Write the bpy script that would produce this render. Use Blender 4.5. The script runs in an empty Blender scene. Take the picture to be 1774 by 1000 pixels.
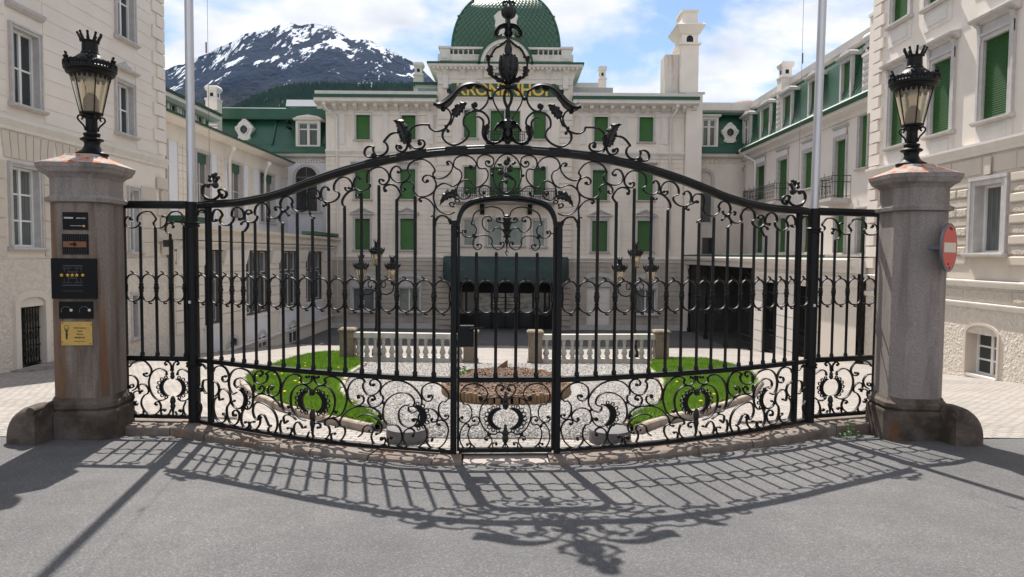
import bpy, math, random
import numpy as np
from mathutils import Vector
random.seed(7)
rng = np.random.default_rng(11)
R = math.radians
scene = bpy.context.scene
col = scene.collection

# ------------------------------------------------------------------ camera
FPX, CX, CY = 1183.0, 887.0, 500.0          # focal length and centre in pixels of the 1774 px wide photograph
PITCH, ROLL, EYE = math.atan(59/1183.0), 0.008, 1.864
cam_d = bpy.data.cameras.new('camera'); cam = bpy.data.objects.new('camera', cam_d); col.objects.link(cam)
cam_d.sensor_width = 36.0; cam_d.lens = FPX/1774.0*36.0
cam_d.clip_start = 0.1; cam_d.clip_end = 30000
cam.location = (0, 0, EYE)
FW = Vector((0, math.cos(PITCH), -math.sin(PITCH))); UP0 = Vector((0, math.sin(PITCH), math.cos(PITCH)))
RT = Vector((1, 0, 0))*math.cos(ROLL) + UP0*math.sin(ROLL); UP = UP0*math.cos(ROLL) - Vector((1, 0, 0))*math.sin(ROLL)
from mathutils import Matrix
cam.rotation_euler = Matrix((RT, UP, -FW)).transposed().to_euler()
scene.camera = cam

# ------------------------------------------------------------------ sun, sky, exposure
SUN_EL, SUN_AZ = R(57.0), R(-13.6)           # azimuth from +Y towards +X: behind the gate, a little to the left
sun_d = bpy.data.lights.new('sun', 'SUN'); sun = bpy.data.objects.new('sun', sun_d); col.objects.link(sun)
sun_d.energy = 4.2; sun_d.angle = R(0.53); sun_d.color = (1.0, 0.95, 0.87)
sv = Vector((math.sin(SUN_AZ)*math.cos(SUN_EL), math.cos(SUN_AZ)*math.cos(SUN_EL), math.sin(SUN_EL)))
sun.rotation_euler = sv.to_track_quat('Z', 'Y').to_euler()
sun.location = (0, 0, 60)
world = bpy.data.worlds.new('World'); scene.world = world; world.use_nodes = True
wt = world.node_tree; wt.nodes.clear()
def wn(t, **k):
    n = wt.nodes.new(t)
    for a, b in k.items(): setattr(n, a, b)
    return n
sky = wn('ShaderNodeTexSky', sky_type='NISHITA', sun_disc=False, sun_elevation=SUN_EL, sun_rotation=SUN_AZ, altitude=1800, air_density=1.0, dust_density=0.6, ozone_density=1.0)
tc = wn('ShaderNodeTexCoord'); sep = wn('ShaderNodeSeparateXYZ'); wt.links.new(tc.outputs['Generated'], sep.inputs[0])
zz = wn('ShaderNodeMath', operation='MAXIMUM'); zz.inputs[1].default_value = 0.02; wt.links.new(sep.outputs[2], zz.inputs[0])
za = wn('ShaderNodeMath', operation='ADD'); za.inputs[1].default_value = 0.22; wt.links.new(zz.outputs[0], za.inputs[0])
dx = wn('ShaderNodeMath', operation='DIVIDE'); dy = wn('ShaderNodeMath', operation='DIVIDE')
wt.links.new(sep.outputs[0], dx.inputs[0]); wt.links.new(za.outputs[0], dx.inputs[1])
wt.links.new(sep.outputs[1], dy.inputs[0]); wt.links.new(za.outputs[0], dy.inputs[1])
cmb = wn('ShaderNodeCombineXYZ'); wt.links.new(dx.outputs[0], cmb.inputs[0]); wt.links.new(dy.outputs[0], cmb.inputs[1])
cmap = wn('ShaderNodeMapping'); cmap.inputs['Location'].default_value = (3.1, 0.75, 0); wt.links.new(cmb.outputs[0], cmap.inputs[0])
nz = wn('ShaderNodeTexNoise'); nz.inputs['Scale'].default_value = 2.1; nz.inputs['Detail'].default_value = 9; nz.inputs['Roughness'].default_value = 0.56; nz.inputs['Distortion'].default_value = 0.25
wt.links.new(cmap.outputs[0], nz.inputs['Vector'])
cr = wn('ShaderNodeValToRGB'); cr.color_ramp.elements[0].position = 0.405; cr.color_ramp.elements[1].position = 0.54
wt.links.new(nz.outputs['Fac'], cr.inputs[0])
nz2 = wn('ShaderNodeTexNoise'); nz2.inputs['Scale'].default_value = 4.5; nz2.inputs['Detail'].default_value = 6
wt.links.new(cmap.outputs[0], nz2.inputs['Vector'])
cc = wn('ShaderNodeValToRGB'); cc.color_ramp.elements[0].position = 0.3; cc.color_ramp.elements[0].color = (4.6, 4.75, 5.1, 1)
cc.color_ramp.elements[1].position = 0.62; cc.color_ramp.elements[1].color = (6.5, 6.5, 6.6, 1)
wt.links.new(nz2.outputs['Fac'], cc.inputs[0])
haze_up = wn('ShaderNodeMix', data_type='RGBA'); haze_up.inputs[0].default_value = 0.06; haze_up.inputs[7].default_value = (6.2, 6.7, 7.3, 1)
wt.links.new(sky.outputs[0], haze_up.inputs[6])
mx = wn('ShaderNodeMix', data_type='RGBA'); wt.links.new(cr.outputs[0], mx.inputs[0]); wt.links.new(haze_up.outputs[2], mx.inputs[6]); wt.links.new(cc.outputs[0], mx.inputs[7])
bg = wn('ShaderNodeBackground'); bg.inputs['Strength'].default_value = 0.1; wt.links.new(mx.outputs[2], bg.inputs['Color'])
wo = wn('ShaderNodeOutputWorld'); wt.links.new(bg.outputs[0], wo.inputs[0])
scene.view_settings.view_transform = 'Standard'; scene.view_settings.look = 'None'
scene.view_settings.exposure = 0.82; scene.view_settings.gamma = 1.0; scene.view_settings.use_curve_mapping = False

# ------------------------------------------------------------------ photograph -> world helpers
def ray(x, y): return FW + RT*((x-CX)/FPX) + UP*(-(y-CY)/FPX)
CO = Vector((0, 0, EYE))
def atY(x, y, Y): d = ray(x, y); return CO + d*(Y/d.y)
def atX(x, y, X): d = ray(x, y); return CO + d*(X/d.x)
KY = [-400, -60, -15, 6.3, 7.6, 10, 14, 21.5, 34, 42, 60, 9000]
KZ = [1.2, 1.2, 1.06, 0, -.07, -.34, -.75, -1.48, -2.70, -2.75, -2.75, -2.75]
def G(y): return float(np.interp(y, KY, KZ))

# ------------------------------------------------------------------ objects
def tag(o, label=None, cat=None, group=None, kind=None):
    if label: o['label'] = label
    if cat: o['category'] = cat
    if group: o['group'] = group
    if kind: o['kind'] = kind
    return o
def thing(name, label, cat, loc=(0, 0, 0), rz=0, group=None):
    o = bpy.data.objects.new(name, None); col.objects.link(o); o.location = loc; o.rotation_euler = (0, 0, rz)
    o.empty_display_size = 0.2
    return tag(o, label, cat, group)
def link(name, me, parent=None):
    o = bpy.data.objects.new(name, me); col.objects.link(o)
    if parent is not None: o.parent = parent; o.matrix_parent_inverse = world_of(parent).inverted()
    return o
def world_of(o):
    m = Matrix.Translation(o.location) @ o.rotation_euler.to_matrix().to_4x4()
    if o.parent is not None: m = world_of(o.parent) @ o.matrix_parent_inverse @ m
    return m
class MB:
    """collects shapes, links them as ONE mesh object"""
    def __init__(s): s.v = []; s.f = []
    def add(s, vs, fs):
        b = len(s.v); s.v += [tuple(v) for v in vs]; s.f += [tuple(i+b for i in f) for f in fs]; return s
    def box(s, x0, x1, y0, y1, z0, z1):
        return s.add([(x0,y0,z0),(x1,y0,z0),(x1,y1,z0),(x0,y1,z0),(x0,y0,z1),(x1,y0,z1),(x1,y1,z1),(x0,y1,z1)],
                     [(0,3,2,1),(4,5,6,7),(0,1,5,4),(1,2,6,5),(2,3,7,6),(3,0,4,7)])
    def fb(s, fr, u0, u1, d0, d1, z0, z1):
        p = fr.pos
        return s.add([p(u0,d0,z0),p(u1,d0,z0),p(u1,d1,z0),p(u0,d1,z0),p(u0,d0,z1),p(u1,d0,z1),p(u1,d1,z1),p(u0,d1,z1)],
                     [(0,3,2,1),(4,5,6,7),(0,1,5,4),(1,2,6,5),(2,3,7,6),(3,0,4,7)])
    def fprism(s, fr, poly, d0, d1):
        """poly of (u, z), pushed out from depth d0 to d1"""
        n = len(poly); vs = [fr.pos(u, d0, z) for u, z in poly] + [fr.pos(u, d1, z) for u, z in poly]
        fs = [tuple(range(n))[::-1], tuple(range(n, 2*n))] + [(i, (i+1) % n, n+(i+1) % n, n+i) for i in range(n)]
        return s.add(vs, fs)
    def fprof(s, fr, prof, u0, u1):
        """profile of (d, z) run along u"""
        n = len(prof); vs = [fr.pos(u0, d, z) for d, z in prof] + [fr.pos(u1, d, z) for d, z in prof]
        fs = [tuple(range(n))[::-1], tuple(range(n, 2*n))] + [(i, (i+1) % n, n+(i+1) % n, n+i) for i in range(n)]
        return s.add(vs, fs)
    def lathe(s, c, prof, n=12, cap=True, sx=1, sy=1):
        vs = []
        for r, z in prof:
            for k in range(n):
                a = 2*math.pi*k/n; vs.append((c[0]+r*math.cos(a)*sx, c[1]+r*math.sin(a)*sy, c[2]+z))
        fs = []
        for i in range(len(prof)-1):
            for k in range(n): fs.append((i*n+k, i*n+(k+1) % n, (i+1)*n+(k+1) % n, (i+1)*n+k))
        if cap: fs.append(tuple(range(n))[::-1]); fs.append(tuple(range((len(prof)-1)*n, len(prof)*n)))
        return s.add(vs, fs)
    def loft(s, rings, cap=True):
        n = len(rings[0]); vs = [p for r in rings for p in r]; fs = []
        for i in range(len(rings)-1):
            for k in range(n): fs.append((i*n+k, i*n+(k+1) % n, (i+1)*n+(k+1) % n, (i+1)*n+k))
        if cap: fs.append(tuple(range(n))[::-1]); fs.append(tuple(range((len(rings)-1)*n, len(rings)*n)))
        return s.add(vs, fs)
    def tube(s, pts, r, n=6, r1=None):
        pts = [Vector(p) for p in pts]; rings = []; ref = None
        for i, p in enumerate(pts):
            t = (pts[min(i+1, len(pts)-1)] - pts[max(i-1, 0)]).normalized()
            if ref is None: ref = Vector((0, 0, 1)) if abs(t.z) < .9 else Vector((1, 0, 0))
            a = t.cross(ref).normalized(); b = t.cross(a).normalized()
            rr = r if r1 is None else r+(r1-r)*i/(len(pts)-1)
            rings.append([p + a*rr*math.cos(2*math.pi*k/n) + b*rr*math.sin(2*math.pi*k/n) for k in range(n)])
        return s.loft(rings)
    def ball(s, c, r, n=8, m=5, sz=1):
        return s.lathe(c, [(max(r*math.sin(math.pi*i/m), r*.02), -r*sz*math.cos(math.pi*i/m)) for i in range(m+1)], n)
    def mesh(s, name, m, smooth=False):
        me = bpy.data.meshes.new(name); me.from_pydata(s.v, [], s.f); me.materials.append(m)
        if smooth:
            me.polygons.foreach_set('use_smooth', [True]*len(me.polygons))
            if smooth == 'a': me.set_sharp_from_angle(angle=R(40))
        me.update(); return me
    def build(s, name, m, parent=None, smooth=False):
        return link(name, s.mesh(name, m, smooth), parent)
class Fr:
    def __init__(s, ox, oy, ux, uy, nx, ny): s.o = (ox, oy); s.u = (ux, uy); s.n = (nx, ny)
    def pos(s, u, d, z): return (s.o[0]+s.u[0]*u+s.n[0]*d, s.o[1]+s.u[1]*u+s.n[1]*d, z)
def front(Y): return Fr(0, Y, 1, 0, 0, -1)
def lwall(X): return Fr(X, 0, 0, 1, 1, 0)     # wall on the left, looks to +X, u = Y
def rwall(X): return Fr(X, 0, 0, 1, -1, 0)    # wall on the right, looks to -X, u = Y

# ------------------------------------------------------------------ materials
def mat(name, base, rough=0.8, var=0.0, vscale=4.0, col2=None, bump=0.0, bscale=60.0, metal=0.0, spec=0.5, coat=0.0, detail=5, bdist=0.01):
    m = bpy.data.materials.new(name); m.use_nodes = True; t = m.node_tree; b = t.nodes['Principled BSDF']
    b.inputs['Base Color'].default_value = (*base, 1); b.inputs['Roughness'].default_value = rough; b.inputs['Metallic'].default_value = metal
    b.inputs['Specular IOR Level'].default_value = spec
    if coat: b.inputs['Coat Weight'].default_value = coat; b.inputs['Coat Roughness'].default_value = 0.08
    co = t.nodes.new('ShaderNodeTexCoord')
    if var or col2:
        n = t.nodes.new('ShaderNodeTexNoise'); n.inputs['Scale'].default_value = vscale; n.inputs['Detail'].default_value = detail
        t.links.new(co.outputs['Object'], n.inputs['Vector'])
        r = t.nodes.new('ShaderNodeValToRGB'); c2 = col2 or tuple(c*(1-var) for c in base); c1 = base if col2 else tuple(min(c*(1+var*.6), 1) for c in base)
        r.color_ramp.elements[0].position = .33; r.color_ramp.elements[1].position = .67
        r.color_ramp.elements[0].color = (*c2, 1); r.color_ramp.elements[1].color = (*c1, 1)
        t.links.new(n.outputs['Fac'], r.inputs[0]); t.links.new(r.outputs[0], b.inputs['Base Color'])
    if bump:
        n = t.nodes.new('ShaderNodeTexNoise'); n.inputs['Scale'].default_value = bscale; n.inputs['Detail'].default_value = 4
        t.links.new(co.outputs['Object'], n.inputs['Vector'])
        bp = t.nodes.new('ShaderNodeBump'); bp.inputs['Strength'].default_value = bump; bp.inputs['Distance'].default_value = bdist
        t.links.new(n.outputs['Fac'], bp.inputs['Height']); t.links.new(bp.outputs[0], b.inputs['Normal'])
    return m
def overlay(m, c, lo, hi, scale, stretch=(1, 1, 1), fac=1.0, noise_detail=6, rough=None):
    """a second noise mask that mixes another own colour (dirt, rust, lichen) over the base colour"""
    t = m.node_tree; b = t.nodes['Principled BSDF']; co = [n for n in t.nodes if n.type == 'TEX_COORD'][0]
    mp = t.nodes.new('ShaderNodeMapping'); mp.inputs['Scale'].default_value = stretch; t.links.new(co.outputs['Object'], mp.inputs[0])
    n = t.nodes.new('ShaderNodeTexNoise'); n.inputs['Scale'].default_value = scale; n.inputs['Detail'].default_value = noise_detail; n.inputs['Roughness'].default_value = .62
    t.links.new(mp.outputs[0], n.inputs['Vector'])
    r = t.nodes.new('ShaderNodeMapRange'); r.inputs[1].default_value = lo; r.inputs[2].default_value = hi; r.inputs[4].default_value = fac
    t.links.new(n.outputs['Fac'], r.inputs[0])
    x = t.nodes.new('ShaderNodeMix'); x.data_type = 'RGBA'; t.links.new(r.outputs[0], x.inputs[0]); x.inputs[7].default_value = (*c, 1)
    src = b.inputs['Base Color'].links
    if src: t.links.new(src[0].from_socket, x.inputs[6])
    else: x.inputs[6].default_value = b.inputs['Base Color'].default_value
    t.links.new(x.outputs[2], b.inputs['Base Color'])
    return m
M = {}
M['iron'] = mat('black_iron_paint', (.0055, .0058, .0064), .48, bump=.25, bscale=90, bdist=.002, spec=.28)
M['iron_rough'] = mat('black_cast_iron', (.006, .006, .0066), .5, bump=.35, bscale=60, bdist=.003)
M['alu'] = mat('brushed_aluminium', (.62, .62, .64), .38, metal=.75, var=.06, vscale=3)
M['granite'] = overlay(mat('granite', (.31, .27, .25), .85, var=.18, vscale=55, bump=.6, bscale=110, bdist=.004), (.12, .105, .095), .47, .68, 2.4, (2.0, 2.0, .25), .75)
M['granite_rust'] = overlay(overlay(mat('granite_stained', (.25, .205, .175), .85, var=.18, vscale=55, bump=.6, bscale=110, bdist=.004), (.085, .065, .045), .44, .62, 2.8, (2.2, 2.2, .22), .85), (.26, .10, .028), .54, .68, 2.2, (2.8, 2.8, .2), .7)
M['granite_base'] = overlay(overlay(mat('granite_weathered_base', (.13, .105, .088), .85, var=.2, vscale=50, bump=.7, bscale=90, bdist=.006), (.040, .028, .020), .42, .60, 3.2, (1, 1, 1.2), .85), (.20, .075, .02), .55, .72, 3, (1, 1, .5), .7)
M['capstone'] = overlay(mat('capstone_lichen', (.36, .315, .28), .9, var=.2, vscale=30, bump=.6, bscale=80, bdist=.006), (.50, .085, .012), .52, .57, 11, (1, 1, 1), .95)
M['stucco'] = mat('stucco_pinkish_white', (.78, .70, .625), .92, var=.05, vscale=1.2, bump=.25, bscale=120, bdist=.003)
M['stucco_main'] = overlay(overlay(mat('stucco_main', (.76, .685, .605), .92, var=.05, vscale=.9, bump=.2, bscale=60, bdist=.004), (.42, .36, .31), .52, .74, 1.1, (1.6, 1.6, .16), .6), (.52, .44, .36), .58, .74, .35, (1, 1, .6), .35)
M['stucco_warm'] = overlay(mat('stucco_warm_base', (.62, .545, .465), .92, var=.07, vscale=1.5, bump=.35, bscale=60, bdist=.006), (.42, .33, .24), .58, .75, .9, (1, 1, .5), .4)
M['stucco_dark'] = overlay(mat('base_stone_dirt_and_shade', (.46, .405, .355), .92, var=.10, vscale=1.5, bump=.35, bscale=60, bdist=.006), (.25, .215, .18), .50, .74, 1.0, (1.4, 1.4, .35), .6)  # darker, dirtier ground floor stone, with some of the shade there put into its colour
M['stucco_cream'] = mat('stucco_cream', (.69, .625, .545), .92, var=.05, vscale=1.2, bump=.2, bscale=80, bdist=.004)
M['roughcast'] = mat('roughcast_plaster', (.68, .61, .53), .95, var=.10, vscale=9, bump=1.0, bscale=14, bdist=.06)
M['rockface'] = mat('rock_faced_stone', (.60, .53, .45), .95, var=.12, vscale=14, bump=1.0, bscale=22, bdist=.05)
M['trim'] = mat('stone_grey_trim', (.52, .49, .475), .85, var=.10, vscale=6, bump=.2, bscale=80, bdist=.003)
M['trim_light'] = overlay(mat('painted_light_trim', (.72, .67, .62), .85, var=.05, vscale=3), (.42, .38, .34), .58, .76, 1.3, (1.5, 1.5, .3), .45)
M['panel_white'] = mat('pale_blue_white_panel', (.70, .70, .74), .8, var=.03, vscale=2)
M['white'] = mat('white_window_paint', (.78, .78, .77), .45)
M['green_shut'] = mat('green_shutter_slats', (.038, .135, .022), .5, var=.10, vscale=2)
M['green_roof'] = mat('green_copper_paint', (.018, .085, .052), .42, var=.12, vscale=1.4)
M['green_tile'] = mat('green_metal_tiles', (.042, .112, .066), .36, var=.15, vscale=9)
M['green_fascia'] = mat('green_fascia_paint', (.015, .07, .035), .5)
M['pale_green'] = mat('pale_green_lead', (.30, .37, .33), .45, var=.12, vscale=2)
M['glass'] = mat('window_glass', (.035, .04, .042), .06, spec=.6)
M['curtain_glass'] = overlay(mat('window_glass_curtain', (.16, .17, .165), .12, spec=.6), (.07, .08, .08), .42, .6, 3, (14, 14, .3), 1.0)
M['glass_green'] = mat('window_glass_green', (.17, .20, .175), .1, var=.25, vscale=1.5, spec=.6)
M['glass_pale'] = overlay(mat('door_glass_painted_reflection', (.42, .42, .39), .15, spec=.6), (.13, .13, .12), .42, .62, 1.6, (1, 1, 2.2), .9)  # pale colour stands in for the bright reflection on the entrance panes
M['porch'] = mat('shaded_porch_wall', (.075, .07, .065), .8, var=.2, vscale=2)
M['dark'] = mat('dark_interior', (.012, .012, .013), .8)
M['grey_frame'] = mat('grey_window_paint', (.10, .10, .105), .5)
M['awning'] = mat('dark_teal_canvas', (.026, .048, .045), .75, var=.18, vscale=2.5, bump=.2, bscale=9, bdist=.03)
M['sign_green'] = mat('sign_green', (.018, .085, .04), .45)
M['gold'] = mat('gold_letters', (.72, .44, .06), .4)
M['lamp_glass'] = bpy.data.materials.new('lamp_glass_amber')
M['lamp_glass'].use_nodes = True
_b = M['lamp_glass'].node_tree.nodes['Principled BSDF']; _b.inputs['Base Color'].default_value = (.95, .85, .66, 1); _b.inputs['Transmission Weight'].default_value = .82; _b.inputs['Roughness'].default_value = .25; _b.inputs['IOR'].default_value = 1.08
M['bulb'] = mat('frosted_bulb', (.80, .72, .60), .3)
M['lamp_core'] = mat('lamp_ballast', (.14, .10, .085), .6)
M['plaque_black'] = mat('black_plaque', (.005, .005, .0055), .4, spec=.2)
M['plaque_brass'] = mat('brass_plaque', (.62, .40, .12), .38, metal=.55, var=.1, vscale=12)
M['white_print'] = mat('white_lettering', (.75, .75, .75), .5)
M['grey_print'] = mat('grey_engraving', (.055, .058, .062), .5)
M['dark_print'] = mat('dark_engraving', (.03, .02, .012), .5)
M['copper_print'] = mat('copper_print', (.21, .085, .03), .45)
M['red'] = mat('sign_red', (.62, .07, .05), .45)
M['sign_white'] = mat('sign_white', (.70, .66, .56), .45)
M['sign_rim'] = mat('galvanised_rim', (.16, .17, .20), .45, metal=.4)
M['wood_log'] = overlay(mat('palisade_wood', (.23, .145, .08), .9, var=.25, vscale=7, bump=.5, bscale=40, bdist=.006), (.11, .065, .035), .5, .7, 5, (6, 6, .7), .8)
M['wood_cut'] = mat('cut_wood', (.62, .36, .16), .8, var=.2, vscale=12)
M['mulch'] = overlay(mat('bark_mulch', (.215, .135, .098), .95, var=.4, vscale=26, bump=1, bscale=35, bdist=.05), (.29, .21, .155), .55, .66, 30, (1, 1, 1), .8)
M['balu'] = overlay(mat('balustrade_stone', (.48, .46, .42), .85, var=.08, vscale=5, bump=.2, bscale=60, bdist=.004), (.27, .26, .24), .52, .72, 2.5, (1, 1, .6), .6)
M['pier'] = overlay(mat('weathered_pier_stone', (.24, .19, .14), .9, var=.2, vscale=14, bump=.5, bscale=40, bdist=.01), (.07, .06, .045), .5, .7, 3, (1, 1, .4), .8)
M['drumstone'] = mat('dark_drum_stone', (.16, .15, .15), .75, var=.15, vscale=20, bump=.4, bscale=60, bdist=.006)
M['sill'] = overlay(overlay(mat('sill_stone', (.20, .165, .14), .85, var=.2, vscale=18, bump=.4, bscale=70, bdist=.005), (.12, .075, .055), .46, .66, 2.6, (1, 1, 1), .7), (.30, .15, .085), .56, .7, 1.5, (1, 1, 1), .55)
M['sill_pale'] = mat('threshold_stone', (.36, .31, .28), .8, var=.08, vscale=8)
M['kerb'] = overlay(mat('lawn_kerb_stone', (.38, .32, .27), .9, var=.15, vscale=10, bump=.4, bscale=60, bdist=.006), (.17, .125, .09), .5, .7, 3, (1, 1, 1), .7)
M['grass'] = mat('grass_blades', (.155, .28, .022), .6, col2=(.095, .195, .015), vscale=1.3)
_t = M['grass'].node_tree; _b = _t.nodes['Principled BSDF']; _tr = _t.nodes.new('ShaderNodeBsdfTranslucent'); _mx = _t.nodes.new('ShaderNodeMixShader'); _mx.inputs[0].default_value = .45
_t.links.new(_b.inputs['Base Color'].links[0].from_socket, _tr.inputs['Color']); _t.links.new(_b.outputs[0], _mx.inputs[1]); _t.links.new(_tr.outputs[0], _mx.inputs[2]); _t.links.new(_mx.outputs[0], _t.nodes['Material Output'].inputs['Surface'])
M['lawn_soil'] = mat('lawn_ground', (.08, .18, .016), .95, var=.3, vscale=8)
M['leafgreen'] = mat('weed_leaves', (.06, .17, .02), .6, var=.3, vscale=12)
M['yellow'] = mat('dandelion_petals', (.85, .60, .01), .6)
M['tree'] = mat('conifer_needles', (.030, .070, .022), .9, col2=(.012, .034, .013), vscale=.012)
M['louvre'] = mat('louvre_grey', (.34, .33, .32), .8)
_t = M['green_shut'].node_tree; _b = _t.nodes['Principled BSDF']; _i = _t.nodes.new('ShaderNodeObjectInfo'); _h = _t.nodes.new('ShaderNodeHueSaturation'); _m = _t.nodes.new('ShaderNodeMapRange'); _m.inputs[3].default_value = .72; _m.inputs[4].default_value = 1.25
_t.links.new(_b.inputs['Base Color'].links[0].from_socket, _h.inputs['Color']); _t.links.new(_i.outputs['Random'], _m.inputs[0]); _t.links.new(_m.outputs[0], _h.inputs['Value']); _t.links.new(_h.outputs[0], _b.inputs['Base Color'])
M['rust_wall'] = overlay(mat('chimney_render', (.66, .60, .55), .9, var=.06, vscale=2), (.45, .20, .05), .50, .64, 1.5, (1.8, 1.8, .16), .9)
def text(body, size, m, parent, loc, u, name='lettering', up=(0, 0, 1), ext=.0008, bold=0.0, align='CENTER', sx=1.0):
    cu = bpy.data.curves.new('t', 'FONT'); cu.body = body; cu.size = size; cu.extrude = ext; cu.offset = bold; cu.align_x = align; cu.align_y = 'CENTER'; cu.resolution_u = 3
    o = bpy.data.objects.new('t', cu); col.objects.link(o); dg = bpy.context.evaluated_depsgraph_get(); me = bpy.data.meshes.new_from_object(o.evaluated_get(dg)); bpy.data.objects.remove(o)
    U = Vector(u).normalized(); V = Vector(up); N = U.cross(V)
    for v in me.vertices: p = v.co.copy(); v.co = Vector(loc)+U*p.x*sx+V*p.y+N*p.z
    me.materials.clear(); me.materials.append(m); me.name = name
    return link(name, me, parent)
# ------------------------------------------------------------------ ground, road, paving (setting)
PHI = math.atan(.055); GC = (-.05, 6.3)                    # gate: turned 3 degrees, door centre at GC
def gv(u):                                                 # plan of the gate: flat door, bowed leaves, straight end panels
    a = abs(u); p, q, e, f, ve, vf, m = (.215, .083, 3.17, 3.38, 1.166, 1.30, .11) if u < 0 else (.18, .067, 3.30, 3.50, 1.033, 1.17, .247)
    if a < .53: return .02
    if a < e: w = a-.53; return .02 + p*w + q*w*w
    return ve + (min(a, f)-e)*(vf-ve)/(f-e) + max(a-f, 0)*m
def MR(a): return float(np.interp(a, [0, .49, 3.114, 3.337, 4.12, 9], [0, .48, 3.235, 3.48, 4.38, 9.26]))   # left half -> right half (the right leaf is a little wider)
def mu_(u, sg):                                            # u traced on the left half (u < 0), wanted on side sg (1 = left)
    return u if sg == 1 else MR(-u) if u <= 0 else -MR(u)
def gslope(u):
    e = .02; return (gv(u+e)-gv(u-e))/(2*e)
def gpos(u, z, off=0.0):
    s = gslope(u); n = math.hypot(1, s); v = gv(u); uu = u + off*s/n; v = v - off/n
    c, si = math.cos(PHI), math.sin(PHI)
    return Vector((GC[0]+uu*c-v*si, GC[1]+uu*si+v*c, z))
def gnorm(u):
    s = gslope(u); n = math.hypot(1, s); nx, ny = s/n, -1/n; c, si = math.cos(PHI), math.sin(PHI)
    return Vector((nx*c-ny*si, nx*si+ny*c, 0))
def gtan(u):
    s = gslope(u); n = math.hypot(1, s); c, si = math.cos(PHI), math.sin(PHI); tx, ty = 1/n, s/n
    return Vector((tx*c-ty*si, tx*si+ty*c, 0))
GU = [-4.15+8.6*i/172 for i in range(173)]
GXY = [(gpos(u, 0).x, gpos(u, 0).y, u) for u in GU]
def edge_y(x):                                             # where the road ends and the paving begins
    if x <= GXY[0][0]: return GXY[0][1]-.55 + max(-.6, (x-GXY[0][0])*.02)
    if x >= GXY[-1][0]: return GXY[-1][1]-.75
    return float(np.interp(x, [g[0] for g in GXY], [g[1] for g in GXY]))
def sheet(name, xs, yrows, m, zoff, kind='structure', wob=0.0, zf=None):
    """yrows(x) gives the list of y for a column x; all columns the same length"""
    vs = []; fs = []; n = None
    for x in xs:
        ys = yrows(x); n = len(ys)
        for y in ys: vs.append((x, y, G(y)+zoff + (zf(x) if zf else 0) + (wob*math.sin(x*1.3+y*.7)*math.sin(y*1.1-x*.4) if wob else 0)))
    for i in range(len(xs)-1):
        for j in range(n-1): fs.append((i*n+j, (i+1)*n+j, (i+1)*n+j+1, i*n+j+1))
    me = bpy.data.meshes.new(name); me.from_pydata(vs, [], fs); me.materials.append(m)
    me.polygons.foreach_set('use_smooth', [True]*len(me.polygons))
    o = link(name, me)
    if kind: o['kind'] = kind
    return o
def ground_mat(name, build):
    m = bpy.data.materials.new(name); m.use_nodes = True; t = m.node_tree; b = t.nodes['Principled BSDF']
    co = t.nodes.new('ShaderNodeTexCoord'); build(t, b, co); return m
def nd(t, ty, **k):
    n = t.nodes.new(ty)
    for a, v in k.items():
        if a in n.inputs: n.inputs[a].default_value = v
        else: setattr(n, a, v)
    return n
def ramp(t, src, stops):
    r = t.nodes.new('ShaderNodeValToRGB'); e = r.color_ramp.elements
    while len(e) < len(stops): e.new(.5)
    for k, (p, c) in enumerate(stops): e[k].position = p; e[k].color = (*c, 1)
    t.links.new(src, r.inputs[0]); return r.outputs[0]
def mixc(t, fac, a, b_, blend='MIX'):
    x = t.nodes.new('ShaderNodeMix'); x.data_type = 'RGBA'; x.blend_type = blend
    for s, i in ((fac, 0), (a, 6), (b_, 7)):
        if hasattr(s, 'is_linked') or isinstance(s, bpy.types.NodeSocket): t.links.new(s, x.inputs[i])
        else: x.inputs[i].default_value = s if i == 0 else (*s, 1)
    return x.outputs[2]
def bumpn(t, b, src, strength, dist):
    bp = nd(t, 'ShaderNodeBump'); bp.inputs['Strength'].default_value = strength; bp.inputs['Distance'].default_value = dist
    t.links.new(src, bp.inputs['Height']); t.links.new(bp.outputs[0], b.inputs['Normal'])
def asphalt(t, b, co):
    v = nd(t, 'ShaderNodeTexVoronoi', Scale=120.0); t.links.new(co.outputs['Object'], v.inputs['Vector'])
    n1 = nd(t, 'ShaderNodeTexNoise', Scale=140.0, Detail=3.0); t.links.new(co.outputs['Object'], n1.inputs['Vector'])
    n2 = nd(t, 'ShaderNodeTexNoise', Scale=.55, Detail=6.0, Roughness=.6); t.links.new(co.outputs['Object'], n2.inputs['Vector'])
    n3 = nd(t, 'ShaderNodeTexNoise', Scale=2.8, Detail=5.0); t.links.new(co.outputs['Object'], n3.inputs['Vector'])
    sepc = nd(t, 'ShaderNodeSeparateColor'); t.links.new(v.outputs['Color'], sepc.inputs[0])
    c = ramp(t, sepc.outputs[0], [(0, (.060, .060, .062)), (.45, (.108, .107, .110)), (.85, (.138, .136, .139)), (1, (.25, .245, .245))])
    c = mixc(t, .45, c, ramp(t, n1.outputs['Fac'], [(.3, (.068, .068, .070)), (.7, (.152, .150, .153))]))
    c = mixc(t, .8, c, ramp(t, n2.outputs['Fac'], [(.34, (.78, .78, .79)), (.64, (1.14, 1.13, 1.12))]), 'MULTIPLY')
    c = mixc(t, .5, c, ramp(t, n3.outputs['Fac'], [(.35, (.84, .84, .85)), (.65, (1.1, 1.1, 1.1))]), 'MULTIPLY')
    t.links.new(c, b.inputs['Base Color']); b.inputs['Roughness'].default_value = .9
    bumpn(t, b, n1.outputs['Fac'], .5, .006)
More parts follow.
